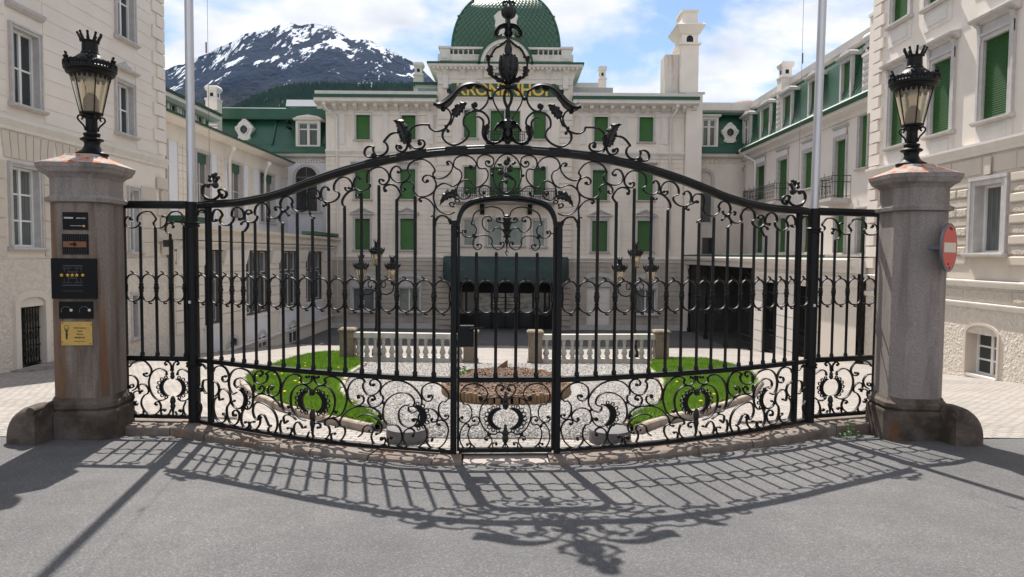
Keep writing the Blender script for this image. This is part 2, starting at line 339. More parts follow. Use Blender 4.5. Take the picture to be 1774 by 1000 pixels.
def setts(t, b, co):
    mp = nd(t, 'ShaderNodeMapping'); t.links.new(co.outputs['Object'], mp.inputs[0]); mp.inputs['Rotation'].default_value = (0, 0, .12)
    nw = nd(t, 'ShaderNodeTexNoise', Scale=1.2); t.links.new(co.outputs['Object'], nw.inputs['Vector'])
    va = nd(t, 'ShaderNodeVectorMath', operation='MULTIPLY_ADD'); t.links.new(nw.outputs['Color'], va.inputs[0]); va.inputs[1].default_value = (.16, .16, 0); t.links.new(mp.outputs[0], va.inputs[2])
    br = nd(t, 'ShaderNodeTexBrick', offset=.5); br.inputs['Scale'].default_value = 1; br.inputs['Brick Width'].default_value = .155; br.inputs['Row Height'].default_value = .105; br.inputs['Mortar Size'].default_value = .010; br.inputs['Mortar Smooth'].default_value = .4
    br.inputs['Color1'].default_value = (.375, .34, .315, 1); br.inputs['Color2'].default_value = (.30, .275, .255, 1); br.inputs['Mortar'].default_value = (.19, .172, .158, 1)
    t.links.new(va.outputs[0], br.inputs['Vector'])
    n2 = nd(t, 'ShaderNodeTexNoise', Scale=.8, Detail=5.0); t.links.new(co.outputs['Object'], n2.inputs['Vector'])
    c = mixc(t, .8, br.outputs['Color'], ramp(t, n2.outputs['Fac'], [(.33, (.84, .83, .82)), (.65, (1.1, 1.08, 1.06))]), 'MULTIPLY')
    n3 = nd(t, 'ShaderNodeTexNoise', Scale=45.0, Detail=3.0); t.links.new(co.outputs['Object'], n3.inputs['Vector'])
    c = mixc(t, .5, c, ramp(t, n3.outputs['Fac'], [(.3, (.8, .8, .8)), (.7, (1.15, 1.15, 1.15))]), 'MULTIPLY')
    t.links.new(c, b.inputs['Base Color']); b.inputs['Roughness'].default_value = .85
    inv = nd(t, 'ShaderNodeMath', operation='SUBTRACT'); inv.inputs[0].default_value = 1; t.links.new(br.outputs['Fac'], inv.inputs[1])
    bumpn(t, b, inv.outputs[0], .7, .02)
def gravel(t, b, co):
    v = nd(t, 'ShaderNodeTexVoronoi', Scale=34.0); t.links.new(co.outputs['Object'], v.inputs['Vector'])
    sepc = nd(t, 'ShaderNodeSeparateColor'); t.links.new(v.outputs['Color'], sepc.inputs[0])
    c = ramp(t, sepc.outputs[0], [(0, (.20, .188, .18)), (.4, (.29, .275, .26)), (.8, (.37, .35, .335)), (1, (.47, .45, .43))])
    t.links.new(c, b.inputs['Base Color']); b.inputs['Roughness'].default_value = .9
    inv = nd(t, 'ShaderNodeMath', operation='SUBTRACT'); inv.inputs[0].default_value = 1; t.links.new(v.outputs['Distance'], inv.inputs[1])
    bumpn(t, b, inv.outputs[0], .9, .03)
M['asphalt'] = ground_mat('worn_asphalt', asphalt); M['setts'] = ground_mat('stone_setts', setts); M['gravel'] = ground_mat('gravel', gravel)
M['earth'] = mat('earth', (.10, .10, .07), .95, var=.3, vscale=.05)
xs = [-9000, -3000, -900, -300, -100, -50] + list(range(-40, 41, 4)) + [50, 100, 300, 900, 3000, 9000]
sheet('ground', xs, lambda x: [-400, -60, -15, -5, 0, 6.3, 7.6, 10, 14, 21.5, 34, 42, 60, 300, 1200, 9000], M['earth'], -.06)
xs = [-40, -30, -22, -16, -12, -9, -7, -6, -5.2] + [g[0] for g in GXY[::2]] + [5.4, 6, 7, 9, 12, 16, 22, 30, 40]
def road_rows(x):
    e = edge_y(x); return [-15 + (e+15)*k/40 for k in range(41)]+[e+.05, e+.35]
sheet('road', xs, road_rows, M['asphalt'], -0.006, wob=.004, zf=lambda x: -.04*max(0, min(1, (4.6-abs(x))/.5)))
def pav_rows(x):
    e = edge_y(x); base = [e, e+.15, e+.4]; ys = [7.6+.4*k for k in range(1, 90)] + [46, 50, 60, 90]
    return base + [y for y in np.linspace(e+.8, 8.0, 3)] + [y for y in ys if y > 8.05]
sheet('courtyard_paving', xs, pav_rows, M['setts'], 0.0)

sheet('forecourt', [-14, -11.3, -8, -4, 0, 4, 8, 10.7, 14], lambda x: [33.9+.25*math.sin(x), 34, 36, 38, 40, 42, 44], M['asphalt'], .006)  # asphalt strip cut to the hotel's shade, deepening that shade by colour
# lawns and gravel: edges as (y, x) polylines
LO = [(7.26,-1.40),(7.35,-1.56),(7.77,-2.05),(8.89,-2.95),(10.31,-3.83),(12.11,-4.74),(13.54,-5.33),(14.98,-5.72),(16.77,-6.0),(20,-6.5),(22.6,-6.65),(24,-6.5)]
LI = [(7.26,-1.38),(8.36,-1.82),(9.56,-2.33),(10.97,-2.79),(13.07,-3.27),(16.03,-3.77),(18.74,-4.05),(20.3,-4.62),(24,-5.6)]
RO_ = [(7.22,1.27),(7.89,1.72),(8.75,2.42),(11.03,3.86),(13.83,5.05),(16.12,5.72),(18,6.0),(21.4,6.15)]
RI = [(7.22,1.25),(7.87,1.45),(9.23,2.01),(10.93,2.47),(13.65,3.08),(15.89,3.37),(17.8,3.6),(20.3,4.2),(21.4,4.3)]
def fx(poly, y): return float(np.interp(y, [p[0] for p in poly], [p[1] for p in poly]))
def strip(name, A, B, y0, y1, m, zoff, nx=8, dy=.12, bulge=0.0, kind='structure'):
    ny = int((y1-y0)/dy)+1; vs = []; fs = []
    for j in range(ny+1):
        y = y0+(y1-y0)*j/ny; a, b_ = fx(A, y), fx(B, y)
        for i in range(nx+1):
            s = i/nx; vs.append((a+(b_-a)*s, y, G(y)+zoff+bulge*4*s*(1-s)))
    w = nx+1
    for j in range(ny):
        for i in range(nx): fs.append((j*w+i, j*w+i+1, (j+1)*w+i+1, (j+1)*w+i))
    me = bpy.data.meshes.new(name); me.from_pydata(vs, [], fs); me.materials.append(m); me.polygons.foreach_set('use_smooth', [True]*len(me.polygons))
    o = link(name, me)
    if kind: o['kind'] = kind
    return o
GLe = [(6.95,-.95),(7.26,-1.36)]+LI[1:7]+[(19.9,-4.4)]
GRe = [(6.95,.95),(7.22,1.25)]+RI[1:7]+[(19.9,4.1)]
strip('gravel_path', GLe, GRe, 6.95, 19.9, M['gravel'], .008, nx=24)
def kerb(name, poly, side, y0, y1, h, w, label, group=None):
    t = thing(name, label, 'kerb', group=group)
    L = y0; k = 0
    pts = []
    y = y0
    while y < y1: pts.append((fx(poly, y), y)); y += .05
    acc = 0; seg = [pts[0]]
    for a, b_ in zip(pts, pts[1:]):
        acc += math.hypot(b_[0]-a[0], b_[1]-a[1]); seg.append(b_)
        if acc > .75 + .25*random.random() or b_ == pts[-1]:
            if len(seg) > 3:
                mb = MB(); top = h + random.uniform(-.012, .012); ss = seg[:-1]; rings = []
                for i, (x, yy) in enumerate(ss):
                    p0, p1 = ss[max(i-1, 0)], ss[min(i+1, len(ss)-1)]; tx, ty = p1[0]-p0[0], p1[1]-p0[1]; l = math.hypot(tx, ty); nx_, ny_ = ty/l*side, -tx/l*side
                    z = G(yy)
                    rings.append([(x, yy, z-.05), (x, yy, z+top-.015), (x+nx_*.015, yy+ny_*.015, z+top), (x+nx_*(w-.015), yy+ny_*(w-.015), z+top), (x+nx_*w, yy+ny_*w, z+top-.015), (x+nx_*w, yy+ny_*w, z-.05)])
                mb.loft(rings); mb.build('kerb_stone', M['kerb'], t)
            seg = [b_]; acc = 0
    return t
kerb('lawn_kerb', LO, -1, 7.3, 22, .10, .09, 'worn stone kerb along the outer edge of the left lawn', 'stone kerbs edging the lawns')
kerb('lawn_kerb', LI, 1, 7.4, 18.7, .08, .08, 'stone kerb between the left lawn and the gravel', 'stone kerbs edging the lawns')
kerb('lawn_kerb', RO_, 1, 7.3, 20, .10, .09, 'worn stone kerb along the outer edge of the right lawn', 'stone kerbs edging the lawns')
kerb('lawn_kerb', RI, -1, 7.4, 20, .08, .08, 'stone kerb between the right lawn and the gravel', 'stone kerbs edging the lawns')
def blades(name, A, B, y0, y1, n, h, zoff):
    ys = y0+(y1-y0)*rng.random(n*3)**1.6; a = np.interp(ys, [p[0] for p in A], [p[1] for p in A]); b_ = np.interp(ys, [p[0] for p in B], [p[1] for p in B])
    keep = rng.random(n*3) < np.abs(b_-a)/np.abs(b_-a).max(); ys, a, b_ = ys[keep][:n], a[keep][:n], b_[keep][:n]; k = len(ys)
    x = a+(b_-a)*(.03+.94*rng.random(k)); z = np.interp(ys, KY, KZ)+zoff
    ang = rng.random(k)*6.283; hh = h*(.5+.8*rng.random(k)); w = .006+.006*rng.random(k)+.0009*(ys-7); lx = rng.normal(0, .5, k)*hh; ly = rng.normal(0, .5, k)*hh
    ca, sa = np.cos(ang)*w, np.sin(ang)*w
    v = np.zeros((k, 3, 3)); v[:, 0] = np.c_[x-ca, ys-sa, z-.02]; v[:, 1] = np.c_[x+ca, ys+sa, z-.02]; v[:, 2] = np.c_[x+lx, ys+ly, z+hh]
    me = bpy.data.meshes.new(name); me.from_pydata(v.reshape(-1, 3).tolist(), [], np.arange(k*3).reshape(-1, 3).tolist()); me.materials.append(M['grass'])
    o = link(name, me); o['kind'] = 'stuff'; return o
for nm, A, B, y1 in (('lawn', LO, LI, 24), ('lawn', RO_, RI, 21.4)):
    strip(nm, A, B, 7.3, y1, M['lawn_soil'], .06, nx=6, bulge=.05)
    blades('grass', A, B, 7.35, y1-.1, 42000, .09, .075)
# loose pebbles over the gravel sheet
def pebbles():
    n = 26000; ys = 6.97+(19.7-6.97)*rng.random(n)**1.9; a = np.interp(ys, [p[0] for p in GLe], [p[1] for p in GLe]); b_ = np.interp(ys, [p[0] for p in GRe], [p[1] for p in GRe])
    x = a+(b_-a)*(.01+.98*rng.random(n)); keep = ((x+.08)/1.35)**2+((ys-12.8)/3.2)**2 > 1; x, ys = x[keep], ys[keep]; n = len(x)
    z = np.interp(ys, KY, KZ)+.012; r = .006+.007*rng.random(n)+.0006*(ys-7)
    base = np.array([(1,0,0),(0,1,0),(-1,0,0),(0,-1,0),(0,0,.75),(0,0,-.6)]); F = np.array([(0,1,4),(1,2,4),(2,3,4),(3,0,4)])
    an = rng.random(n)*6.283; c, s = np.cos(an), np.sin(an); sx = .7+.7*rng.random(n)
    v = base[None]*r[:, None, None]; vx = v[:, :, 0]*sx[:, None]; vy = v[:, :, 1]
    X = x[:, None]+vx*c[:, None]-vy*s[:, None]; Y = ys[:, None]+vx*s[:, None]+vy*c[:, None]; Z = z[:, None]+v[:, :, 2]*(.6+.6*rng.random(n))[:, None]
    V = np.stack([X, Y, Z], -1).reshape(-1, 3); FF = (F[None]+6*np.arange(n)[:, None, None]).reshape(-1, 3)
    me = bpy.data.meshes.new('gravel'); me.from_pydata(V.tolist(), [], FF.tolist()); me.materials.append(M['gravel'])
    o = link('gravel', me); o['kind'] = 'stuff'
pebbles()
# ------------------------------------------------------------------ wrought iron gate, traced on its own bowed surface
def on_gate(x, y):
    """pixel -> (u, z) on the gate's surface"""
    d = ray(x, y); k = d.x/d.y; c, si = math.cos(PHI), math.sin(PHI)
    def f(u):
        v = gv(u); X = GC[0]+u*c-v*si; Y = GC[1]+u*si+v*c; return X-k*Y, Y
    lo, hi = -5.0, 5.0
    for _ in range(48):
        m = (lo+hi)/2
        if f(m)[0] < 0: lo = m
        else: hi = m
    Y = f(lo)[1]; return lo, EYE+d.z/d.y*Y
def crop(ox, oy, sc): return lambda u, v: on_gate(ox+u/sc, oy+v/sc)
cA, cB, cC = crop(620, 140, 6.667), crop(680, 255, 7.145), crop(540, 270, 6.667)
cD, cD2, cE = crop(340, 290, 7.69), crop(330, 290, 7.69), crop(205, 340, 8.335)
cF, cH, cI = crop(210, 610, 7.69), crop(335, 610, 6.25), crop(470, 625, 6.25)
cJ, cK, cL = crop(620, 640, 6.667), crop(780, 650, 6.667), crop(780, 340, 7.69)
cX, cS = crop(800, 0, 6.667), crop(790, 140, 8.333)
UAX = 0.0
def smooth_pts(p, n=4):
    if len(p) < 3: return p
    P = [np.array(a, float) for a in p]; P = [2*P[0]-P[1]]+P+[2*P[-1]-P[-2]]; out = []
    for i in range(1, len(P)-2):
        for k in range(n):
            t = k/n; a, b, c, d = P[i-1], P[i], P[i+1], P[i+2]
            out.append(tuple(.5*((2*b)+(c-a)*t+(2*a-5*b+4*c-d)*t*t+(3*b-a-3*c+d)*t**3)))
    out.append(tuple(P[-2])); return out
def sweep(mb, pts, w, dep, w0=None, w1=None, off=0.0):
    """flat bar of width w in the gate surface, depth dep across it; pts are (u, z)"""
    n = len(pts); rings = []
    for i, (u, z) in enumerate(pts):
        a, b = pts[max(i-1, 0)], pts[min(i+1, n-1)]; du, dz = b[0]-a[0], b[1]-a[1]
        du *= math.hypot(1, gslope(u)); l = math.hypot(du, dz) or 1e-6; du /= l; dz /= l
        s = i/(n-1); ww = w
        if w0 is not None and s < .3: ww = w0+(w-w0)*s/.3
        if w1 is not None and s > .7: ww = w1+(w-w1)*(1-s)/.3
        p = gpos(u, z, off); T = gtan(u); N = gnorm(u); ip = T*(-dz)+Vector((0, 0, du)); h = ww/2; q = dep/2
        rings.append([p+ip*h+N*q*.75, p+ip*h*.7+N*q, p-ip*h*.7+N*q, p-ip*h+N*q*.75, p-ip*h-N*q*.75, p-ip*h*.7-N*q, p+ip*h*.7-N*q, p+ip*h-N*q*.75])
    mb.loft(rings)
def knob(mb, u, z, r, dep):
    p = gpos(u, z); T = gtan(u); N = gnorm(u)
    mb.loft([[p+T*r*k*math.cos(a)+Vector((0, 0, r*k*math.sin(a)))+N*o for a in [2*math.pi*j/8 for j in range(8)]] for k, o in ((.4, -dep*.6), (.95, -dep*.35), (.95, dep*.35), (.4, dep*.6))])
def P2(c, s): return [c(*map(float, q.split(','))) for q in s.split()]
def scroll(parent, c, s, w=.0125, dep=.029, both=True, k=(0, 0), name='scroll', n=4, ax=None, w0=None, w1=None):
    """one traced bar; k = knobs at its start / end; mirrored to the other half"""
    pts = smooth_pts(P2(c, s) if isinstance(s, str) else s, n)
    for sg in ((1, -1) if both else (1,)):
        q = [(mu_(u, sg), z) for u, z in pts]
        mb = MB(); sweep(mb, q, w, dep, w0, w1)
        if k[0]: knob(mb, *q[0], w*1.15*k[0], dep*.9)
        if k[1]: knob(mb, *q[-1], w*1.15*k[1], dep*.9)
        mb.build(name, M['iron'], parent, 'a')
def leaf(parent, c, s, width, both=True, lobes=5, bulge=.03, name='leaf', th=.006, off=0.0, tip=.05):
    sp = smooth_pts(P2(c, s) if isinstance(s, str) else s, 5); n = len(sp)
    for sg in ((1, -1) if both else (1,)):
        mb = MB(); rings = []
        for i, (u, z) in enumerate(sp):
            a, b = sp[max(i-1, 0)], sp[min(i+1, n-1)]; du, dz = b[0]-a[0], b[1]-a[1]; l = math.hypot(du, dz) or 1e-6; du /= l; dz /= l
            t = i/(n-1); env = math.sin(math.pi*min(.12+.88*t, 1)**.8)*.98+.02; saw = 1-.42*((t*lobes) % 1.0)
            h = max(width*.5*env*saw, .003); us = mu_(u, sg); p = gpos(us, z, off); T = gtan(us)*sg; N = gnorm(us); ip = T*(-dz)+Vector((0, 0, du))
            rings.append([p+ip*h+N*bulge*.1, p+ip*h*.5+N*bulge*.7, p+N*bulge*.45, p-ip*h*.5+N*bulge*.7, p-ip*h+N*bulge*.1, p-ip*h*.5-N*th, p-N*th*1.6, p+ip*h*.5-N*th])
        mb.loft(rings); mb.build(name, M['iron_rough'], parent, False)
def gball(mb, u, z, r, n=10, sz=1.0, off=0.0): mb.ball(gpos(u, z, off), r, n, 7, sz)
def glathe(mb, u, prof, n=12, off=0.0): p = gpos(u, 0, off); mb.lathe((p.x, p.y, 0), prof, n)
ZR = .695                                                   # lower rail
gate = thing('ornamental_gate', 'black wrought iron double gate with high scrolled crown between two flagpoles', 'gate', (GC[0], GC[1], 0))
door = thing('wicket_door', 'narrow black iron wicket door with arched top and pine cone in the middle of the gate', 'door', gpos(0, 0))
sideL = thing('iron_railing', 'fixed black iron side panel between the left stone pillar and the left flagpole', 'railing', gpos(-3.7, 0), group='fixed side panels of the gate')
sideR = thing('iron_railing', 'fixed black iron side panel between the right stone pillar and the right flagpole', 'railing', gpos(3.9, 0), group='fixed side panels of the gate')

# the moulded arched top rail
TR = [(347,355.5),(361,354),(405,351.5),(450,344.3),(493,333.0),(540,315),(585,299.5),(639,284),(680,275),(712,269.5),(740,265.5),(778,262),(830,259.5),(874,258.8)]
half = [on_gate(*p) for p in TR]; half[-1] = (0.0, half[-1][1])
arch = smooth_pts(half+[(MR(-u), z) for u, z in half[-2::-1]], 6)
def moulded(mb, pts, w, dep):
    n = len(pts); rings = []
    prof = [(-.5, -.36), (-.42, -.5), (.1, -.5), (.22, -.34), (.40, -.30), (.5, -.16), (.5, .16), (.40, .30), (.22, .34), (.1, .5), (-.42, .5), (-.5, .36)]
    for i, (u, z) in enumerate(pts):
        a, b = pts[max(i-1, 0)], pts[min(i+1, n-1)]; du, dz = (b[0]-a[0])*math.hypot(1, gslope(u)), b[1]-a[1]; l = math.hypot(du, dz) or 1e-6; du /= l; dz /= l
        p = gpos(u, z); T = gtan(u); N = gnorm(u); ip = T*(-dz)+Vector((0, 0, du))
        rings.append([p+ip*w*a_+N*dep*b_ for a_, b_ in prof])
    mb.loft(rings)
mb = MB(); moulded(mb, arch, .080, .085); mb.build('top_rail', M['iron'], gate, 'a')
UHs = {-1: 3.114, 1: 3.235}; UPs = {-1: 3.345, 1: 3.48}; UEs = {-1: 4.12, 1: 4.38}    # hinge post, flagpole, outer end
UD = .485                                                   # door posts
for s, t in ((-1, sideL), (1, sideR)):
    mb = MB(); moulded(mb, [(s*(UPs[s]+.05), 2.372), (s*3.8, 2.372), (s*UEs[s], 2.372)][::s], .085, .075); mb.build('top_rail', M['iron'], t, 'a')
def bar(parent, u, z0, z1, w=.030, foot=True, tip=False):
    mb = MB(); p = gpos(u, 0); T = gtan(u); N = gnorm(u)
    def ring(z, h): return [p+T*h*math.cos(a)+N*h*math.sin(a)+Vector((0, 0, z)) for a in [math.pi/8+math.pi/4*k for k in range(8)]]
    h = w/2*1.04
    rings = [ring(z0, h*1.5), ring(z0+.03, h*1.5), ring(z0+.042, h)] if foot else [ring(z0, h)]
    zc_ = 1.469
    for dz, k in ((-.055, 1), (-.045, 1.55), (-.02, 1.35), (0, 1.95), (.02, 1.4), (.045, 1.55), (.055, 1)): rings.append(ring(zc_+dz, h*k))
    rings += [ring(z1-.02, h), ring(z1, h*.75)]
    mb.loft(rings); mb.build('bar', M['iron'], parent, 'a')
def rect_bar(mb, u, z0, z1, w, dep=None):
    p = gpos(u, 0); T = gtan(u); N = gnorm(u); h = w/2; q = (dep or w)/2; c = w*.12
    sec = [(-h+c, q), (h-c, q), (h, q-c), (h, -q+c), (h-c, -q), (-h+c, -q), (-h, -q+c), (-h, q-c)]
    mb.loft([[p+T*a+N*b+Vector((0, 0, z)) for a, b in sec] for z in (z0, z1)])
def rail(parent, u0, u1, z, w, dep, name='rail', n=24):
    mb = MB(); sweep(mb, [(u0+(u1-u0)*i/n, z) for i in range(n+1)], w, dep); return mb.build(name, M['iron'], parent, 'a')
def ring_at(parent, ua, ub):
    um = (ua+ub)/2; hw = abs(ub-ua)/2*.94; zt = .062; pts = []
    mb = MB()
    loop = [(um+hw*math.cos(math.pi*k/10), 1.469+.062+.088*math.sin(math.pi*k/10)) for k in range(11)]+[(um-hw*.90, 1.469+.03), (um-hw*.90, 1.469-.03)]+[(um-hw*math.cos(math.pi*k/10), 1.469-.062-.088*math.sin(math.pi*k/10)) for k in range(11)]+[(um+hw*.90, 1.469-.03), (um+hw*.90, 1.469+.03), (um+hw, 1.469+.062)]
    sweep(mb, loop, .014, .026)
    for sgn in (1, -1):
        z = 1.469+sgn*.15; sweep(mb, smooth_pts([(um, z), (um+.004, z+sgn*.018), (um+.022, z+sgn*.022), (um+.026, z+sgn*.012)] if sgn < 0 else [(um, z), (um-.004, z+.014), (um-.02, z+.028), (um-.03, z+.03)], 3), .013, .018)
        for e in (-1, 1): knob(mb, um+e*hw*.93, 1.469+sgn*.07, .009, .03)
    mb.build('ring', M['iron'], parent, 'a')
# leaves: hinge post, fifteen bars, rings, rails
BARS = [(384,390),(403.5,388),(423.2,400),(444.5,383.6),(466.9,378),(491.5,387.5),(517,368.7),(543,379),(571,352),(598.2,358),(627,334),(657,321),(687.5,345),(719,340),(751.5,376)]
ul = [abs(on_gate(x, 641)[0]) for x, _ in BARS]
topz = [on_gate(x, y)[1] for x, y in BARS]
for s in (-1, 1):
    UH, UP_ = UHs[s], UPs[s]; g = (lambda a: a) if s < 0 else MR
    mb = MB(); rect_bar(mb, s*UH, .02, 2.33, .055); mb.build('hinge_post', M['iron'], gate, 'a')
    mb = MB(); rect_bar(mb, s*UD, .0, 2.17, .058, .06); mb.build('door_post', M['iron'], gate, 'a')
    for (u, z) in zip(ul, topz): bar(gate, s*g(u), ZR+.03, z)
    uu = [UH-.02]+[g(u) for u in ul]+[UD+.03]
    for a, b in zip(uu, uu[1:]): ring_at(gate, s*a, s*b)
    ring_at(gate, s*(UH+.02), s*(UP_-.05))
    rail(gate, s*(UD+.03), s*(UP_-.05), ZR, .044, .045); rail(gate, s*(UD+.03), s*(UP_-.05), .03, .034, .05, 'bottom_rail')
    rail(gate, s*(UD+.03), s*(UH-.03), ZR+.024, .010, .058, 'rail_cap')
# side panels
SB = [(241,392,247),(267,393,273),(293.2,405,298.5),(317,391.6,322)]
su = [abs(on_gate(xb, 612)[0]) for _, _, xb in SB]; sz = [on_gate(x, y)[1] for x, y, _ in SB]
for s, t in ((-1, sideL), (1, sideR)):
    UH, UP_, UE = UHs[s], UPs[s], UEs[s]; g = (lambda a: a) if s < 0 else MR; su_l = [g(u) for u in su]
    mb = MB(); rect_bar(mb, s*UE, .02, 2.40, .05); mb.build('end_post', M['iron'], t, 'a')
    for u, z in zip(su_l, sz): bar(t, s*u, ZR+.03, z)
    uu = [UE-.02]+su_l
    for a, b in zip(uu, uu[1:]): ring_at(t, s*a, s*b)
    ring_at(t, s*(su_l[-1]), s*(UP_+.05))
    rail(t, s*(UP_+.066), s*UE, ZR, .05, .045, n=4); rail(t, s*(UP_+.066), s*UE, .055, .04, .05, 'bottom_rail', n=4); rail(t, s*(UP_+.066), s*UE, ZR+.027, .010, .058, 'rail_cap', n=4)
class Two:                                                   # a mirrored pair: traced once, left copy to one thing and right copy to the other
    pass
def scroll2(c, s, **k):
    pts = P2(c, s); scroll(sideL, c, pts, both=False, **k); scroll(sideR, c, [(MR(-u), z) for u, z in pts], both=False, **k)
# ---- scrolls above the top rail
S = lambda c, s, **k: scroll(gate, c, s, **k)
S(cA, "185,868 140,885 95,870 76,830 95,780 140,758 188,768", k=(1.6, 0), w=.016)
S(cA, "180,768 178,805 205,848 255,864 310,845 342,800 342,755 325,722 298,710", w=.016)
S(cA, "298,710 335,660 380,618 440,600 490,612 530,650", w=.016)
S(cA, "575,690 572,750 550,800 510,820 465,805 443,770 455,745 490,752 490,770", k=(0, 1.2), w=.016)
S(cA, "580,690 600,740 640,775 690,785 745,775 772,735 760,695 725,682 702,700 715,725", k=(0, 1.2), w=.016)
S(cA, "580,700 585,735 600,775 615,790", w=.012)
S(cA, "575,640 600,585 625,550 670,520 740,507 825,508", w=.016)
S(cA, "820,508 835,550 880,580 940,582 1000,560 1030,530", w=.016)
S(cA, "1030,520 1055,490 1075,440 1075,390 1050,340 1010,315 985,330", w=.016, k=(0, 1.3))
S(cA, "1025,520 1050,508 1080,490 1100,440 1110,400", w=.014)
S(cA, "1025,545 985,590 980,650 1010,700 1070,738 1140,738 1220,700 1275,640 1280,590 1250,540 1225,520", w=.018)
S(cA, "1225,520 1220,480 1228,430 1260,385 1320,355 1390,348 1450,368 1500,420 1515,480 1495,530", w=.018, k=(0, 1.2))
S(cA, "1010,545 1030,560 1050,575 1040,585", w=.013, k=(0, 1))
S(cA, "1350,430 1370,418 1400,418 1435,445 1450,480 1445,540 1440,600 1455,660 1500,705 1570,722 1640,705 1685,670", w=.020, w0=.005)
S(cA, "1450,70 1490,120 1508,190 1490,260 1440,320 1380,342 1340,320 1318,285 1330,268 1352,280", w=.016, k=(0, 1.5))
S(cA, "1700,72 1640,90 1580,140 1562,200 1580,270 1620,340 1665,410 1692,480", w=.013)
leaf(gate, cA, "572,725 552,640 520,560 490,500 455,475 418,470", .13, lobes=5, bulge=.05)
leaf(gate, cA, "565,720 545,690 520,660 500,640 475,625", .09, lobes=3, bulge=.04)
leaf(gate, cA, "590,720 592,660 600,610 590,580", .07, lobes=2, bulge=.04)
leaf(gate, cA, "1112,412 1135,365 1185,305 1232,272 1262,270", .105, lobes=5, bulge=.04)
leaf(gate, cA, "1495,525 1475,580 1470,630 1490,690", .085, lobes=4, bulge=.05)
leaf(gate, cA, "1470,650 1500,700 1560,722 1620,715", .05, lobes=3, bulge=.04)
leaf(gate, cA, "1700,75 1660,75 1625,100 1600,130", .06, lobes=3, bulge=.03)
hood = smooth_pts(P2(cA, "905,262 960,278 1030,245 1085,185 1140,120 1200,72 1270,45 1350,38 1420,58 1480,95 1545,120"), 4)
for sg in (1, -1):                                           # swept iron hoods of the crown
    mb = MB(); n = len(hood); rings = []
    for i, (u, z) in enumerate(hood):
        a, b = hood[max(i-1, 0)], hood[min(i+1, n-1)]; du, dz = b[0]-a[0], b[1]-a[1]; l = math.hypot(du, dz); du /= l; dz /= l
        s = i/(n-1); h = .028*(1-s)**.6+.004; q = .065*(1-s)**.5+.008; us = mu_(u, sg); p = gpos(us, z); T = gtan(us)*sg; N = gnorm(us); ip = T*(-dz)+Vector((0, 0, du))
        rings.append([p+ip*h*a_+N*q*b_ for a_, b_ in ((1, -.5), (1.15, 0), (1, .5), (.3, .75), (-.2, 1), (-1, .8), (-.7, 0), (-1, -.8), (-.2, -1), (.3, -.75))])
    mb.loft(rings); mb.build('hood', M['iron'], gate, 'a')
    leafpts = P2(cA, "1230,70 1290,50 1350,52 1410,70")
mb = MB()
for u, z in P2(cA, "1535,200 1022,525"):
    for sg in (1, -1): gball(mb, mu_(u, sg), z, .019)
mb.build('collar_ball', M['iron'], gate, True)
leaf(gate, cA, "1255,72 1290,85 1318,70 1340,62", .05, lobes=2, bulge=.03)
leaf(gate, cA, "1360,62 1395,80 1415,72 1440,70", .045, lobes=2, bulge=.03)
# ---- central stem and crown
zof = lambda c, u, v: c(u, v)[1]
mb = MB()
for pts in ("735,110 705,160 690,230 700,310 730,380 745,450", "752,110 785,170 798,230 785,310 757,370 742,450"):
    q = [(u-cS(743, 300)[0], z) for u, z in P2(cS, pts)]; sweep(mb, smooth_pts(q, 4), .026, .03)
glathe(mb, 0, [(.022, zof(cS, 743, 905)), (.020, zof(cS, 743, 700)), (.022, zof(cS, 743, 500)), (.024, zof(cS, 743, 430)), (.014, zof(cS, 743, 400))], 10)
glathe(mb, 0, [(.02, zof(cS, 743, 130)), (.035, zof(cS, 743, 110)), (.03, zof(cS, 743, 90)), (.026, zof(cS, 743, 60)), (.04, zof(cS, 743, 45)), (.03, zof(cS, 743, 20)), (.022, zof(cS, 743, -10))], 10)
mb.build('stem', M['iron'], gate, 'a')
mb = MB(); glathe(mb, 0, [(.018, zof(cS, 743, 915)), (.035, zof(cS, 743, 880)), (.05, zof(cS, 743, 800)), (.042, zof(cS, 743, 720)), (.05, zof(cS, 743, 640)), (.055, zof(cS, 743, 590)), (.03, zof(cS, 743, 560)), (.02, zof(cS, 743, 540))], 12)
mb.build('husk', M['iron_rough'], gate, False)
leaf(gate, cS, "725,770 690,690 650,650 600,660 560,720 575,745", .07, lobes=4, bulge=.05)
leaf(gate, cS, "735,640 700,610 660,600 620,620", .06, lobes=3, bulge=.06)
leaf(gate, cS, "735,860 700,810 690,760 720,690", .07, lobes=3, bulge=.08)
leaf(gate, cS, "730,850 680,830 650,860 600,890", .05, lobes=3, bulge=.05)
zx = lambda v: zof(cX, 545, v)
mb = MB(); glathe(mb, 0, [(.020, zx(1000)), (.024, zx(960)), (.040, zx(890)), (.058, zx(810)), (.056, zx(730)), (.042, zx(670)), (.05, zx(640)), (.034, zx(620)), (.036, zx(560)), (.028, zx(530)), (.014, zx(490)), (.014, zx(440)), (.030, zx(400)), (.036, zx(330)), (.032, zx(280)), (.018, zx(260)), (.018, zx(215))], 12)
mb.build('crown_husk', M['iron_rough'], gate, False)
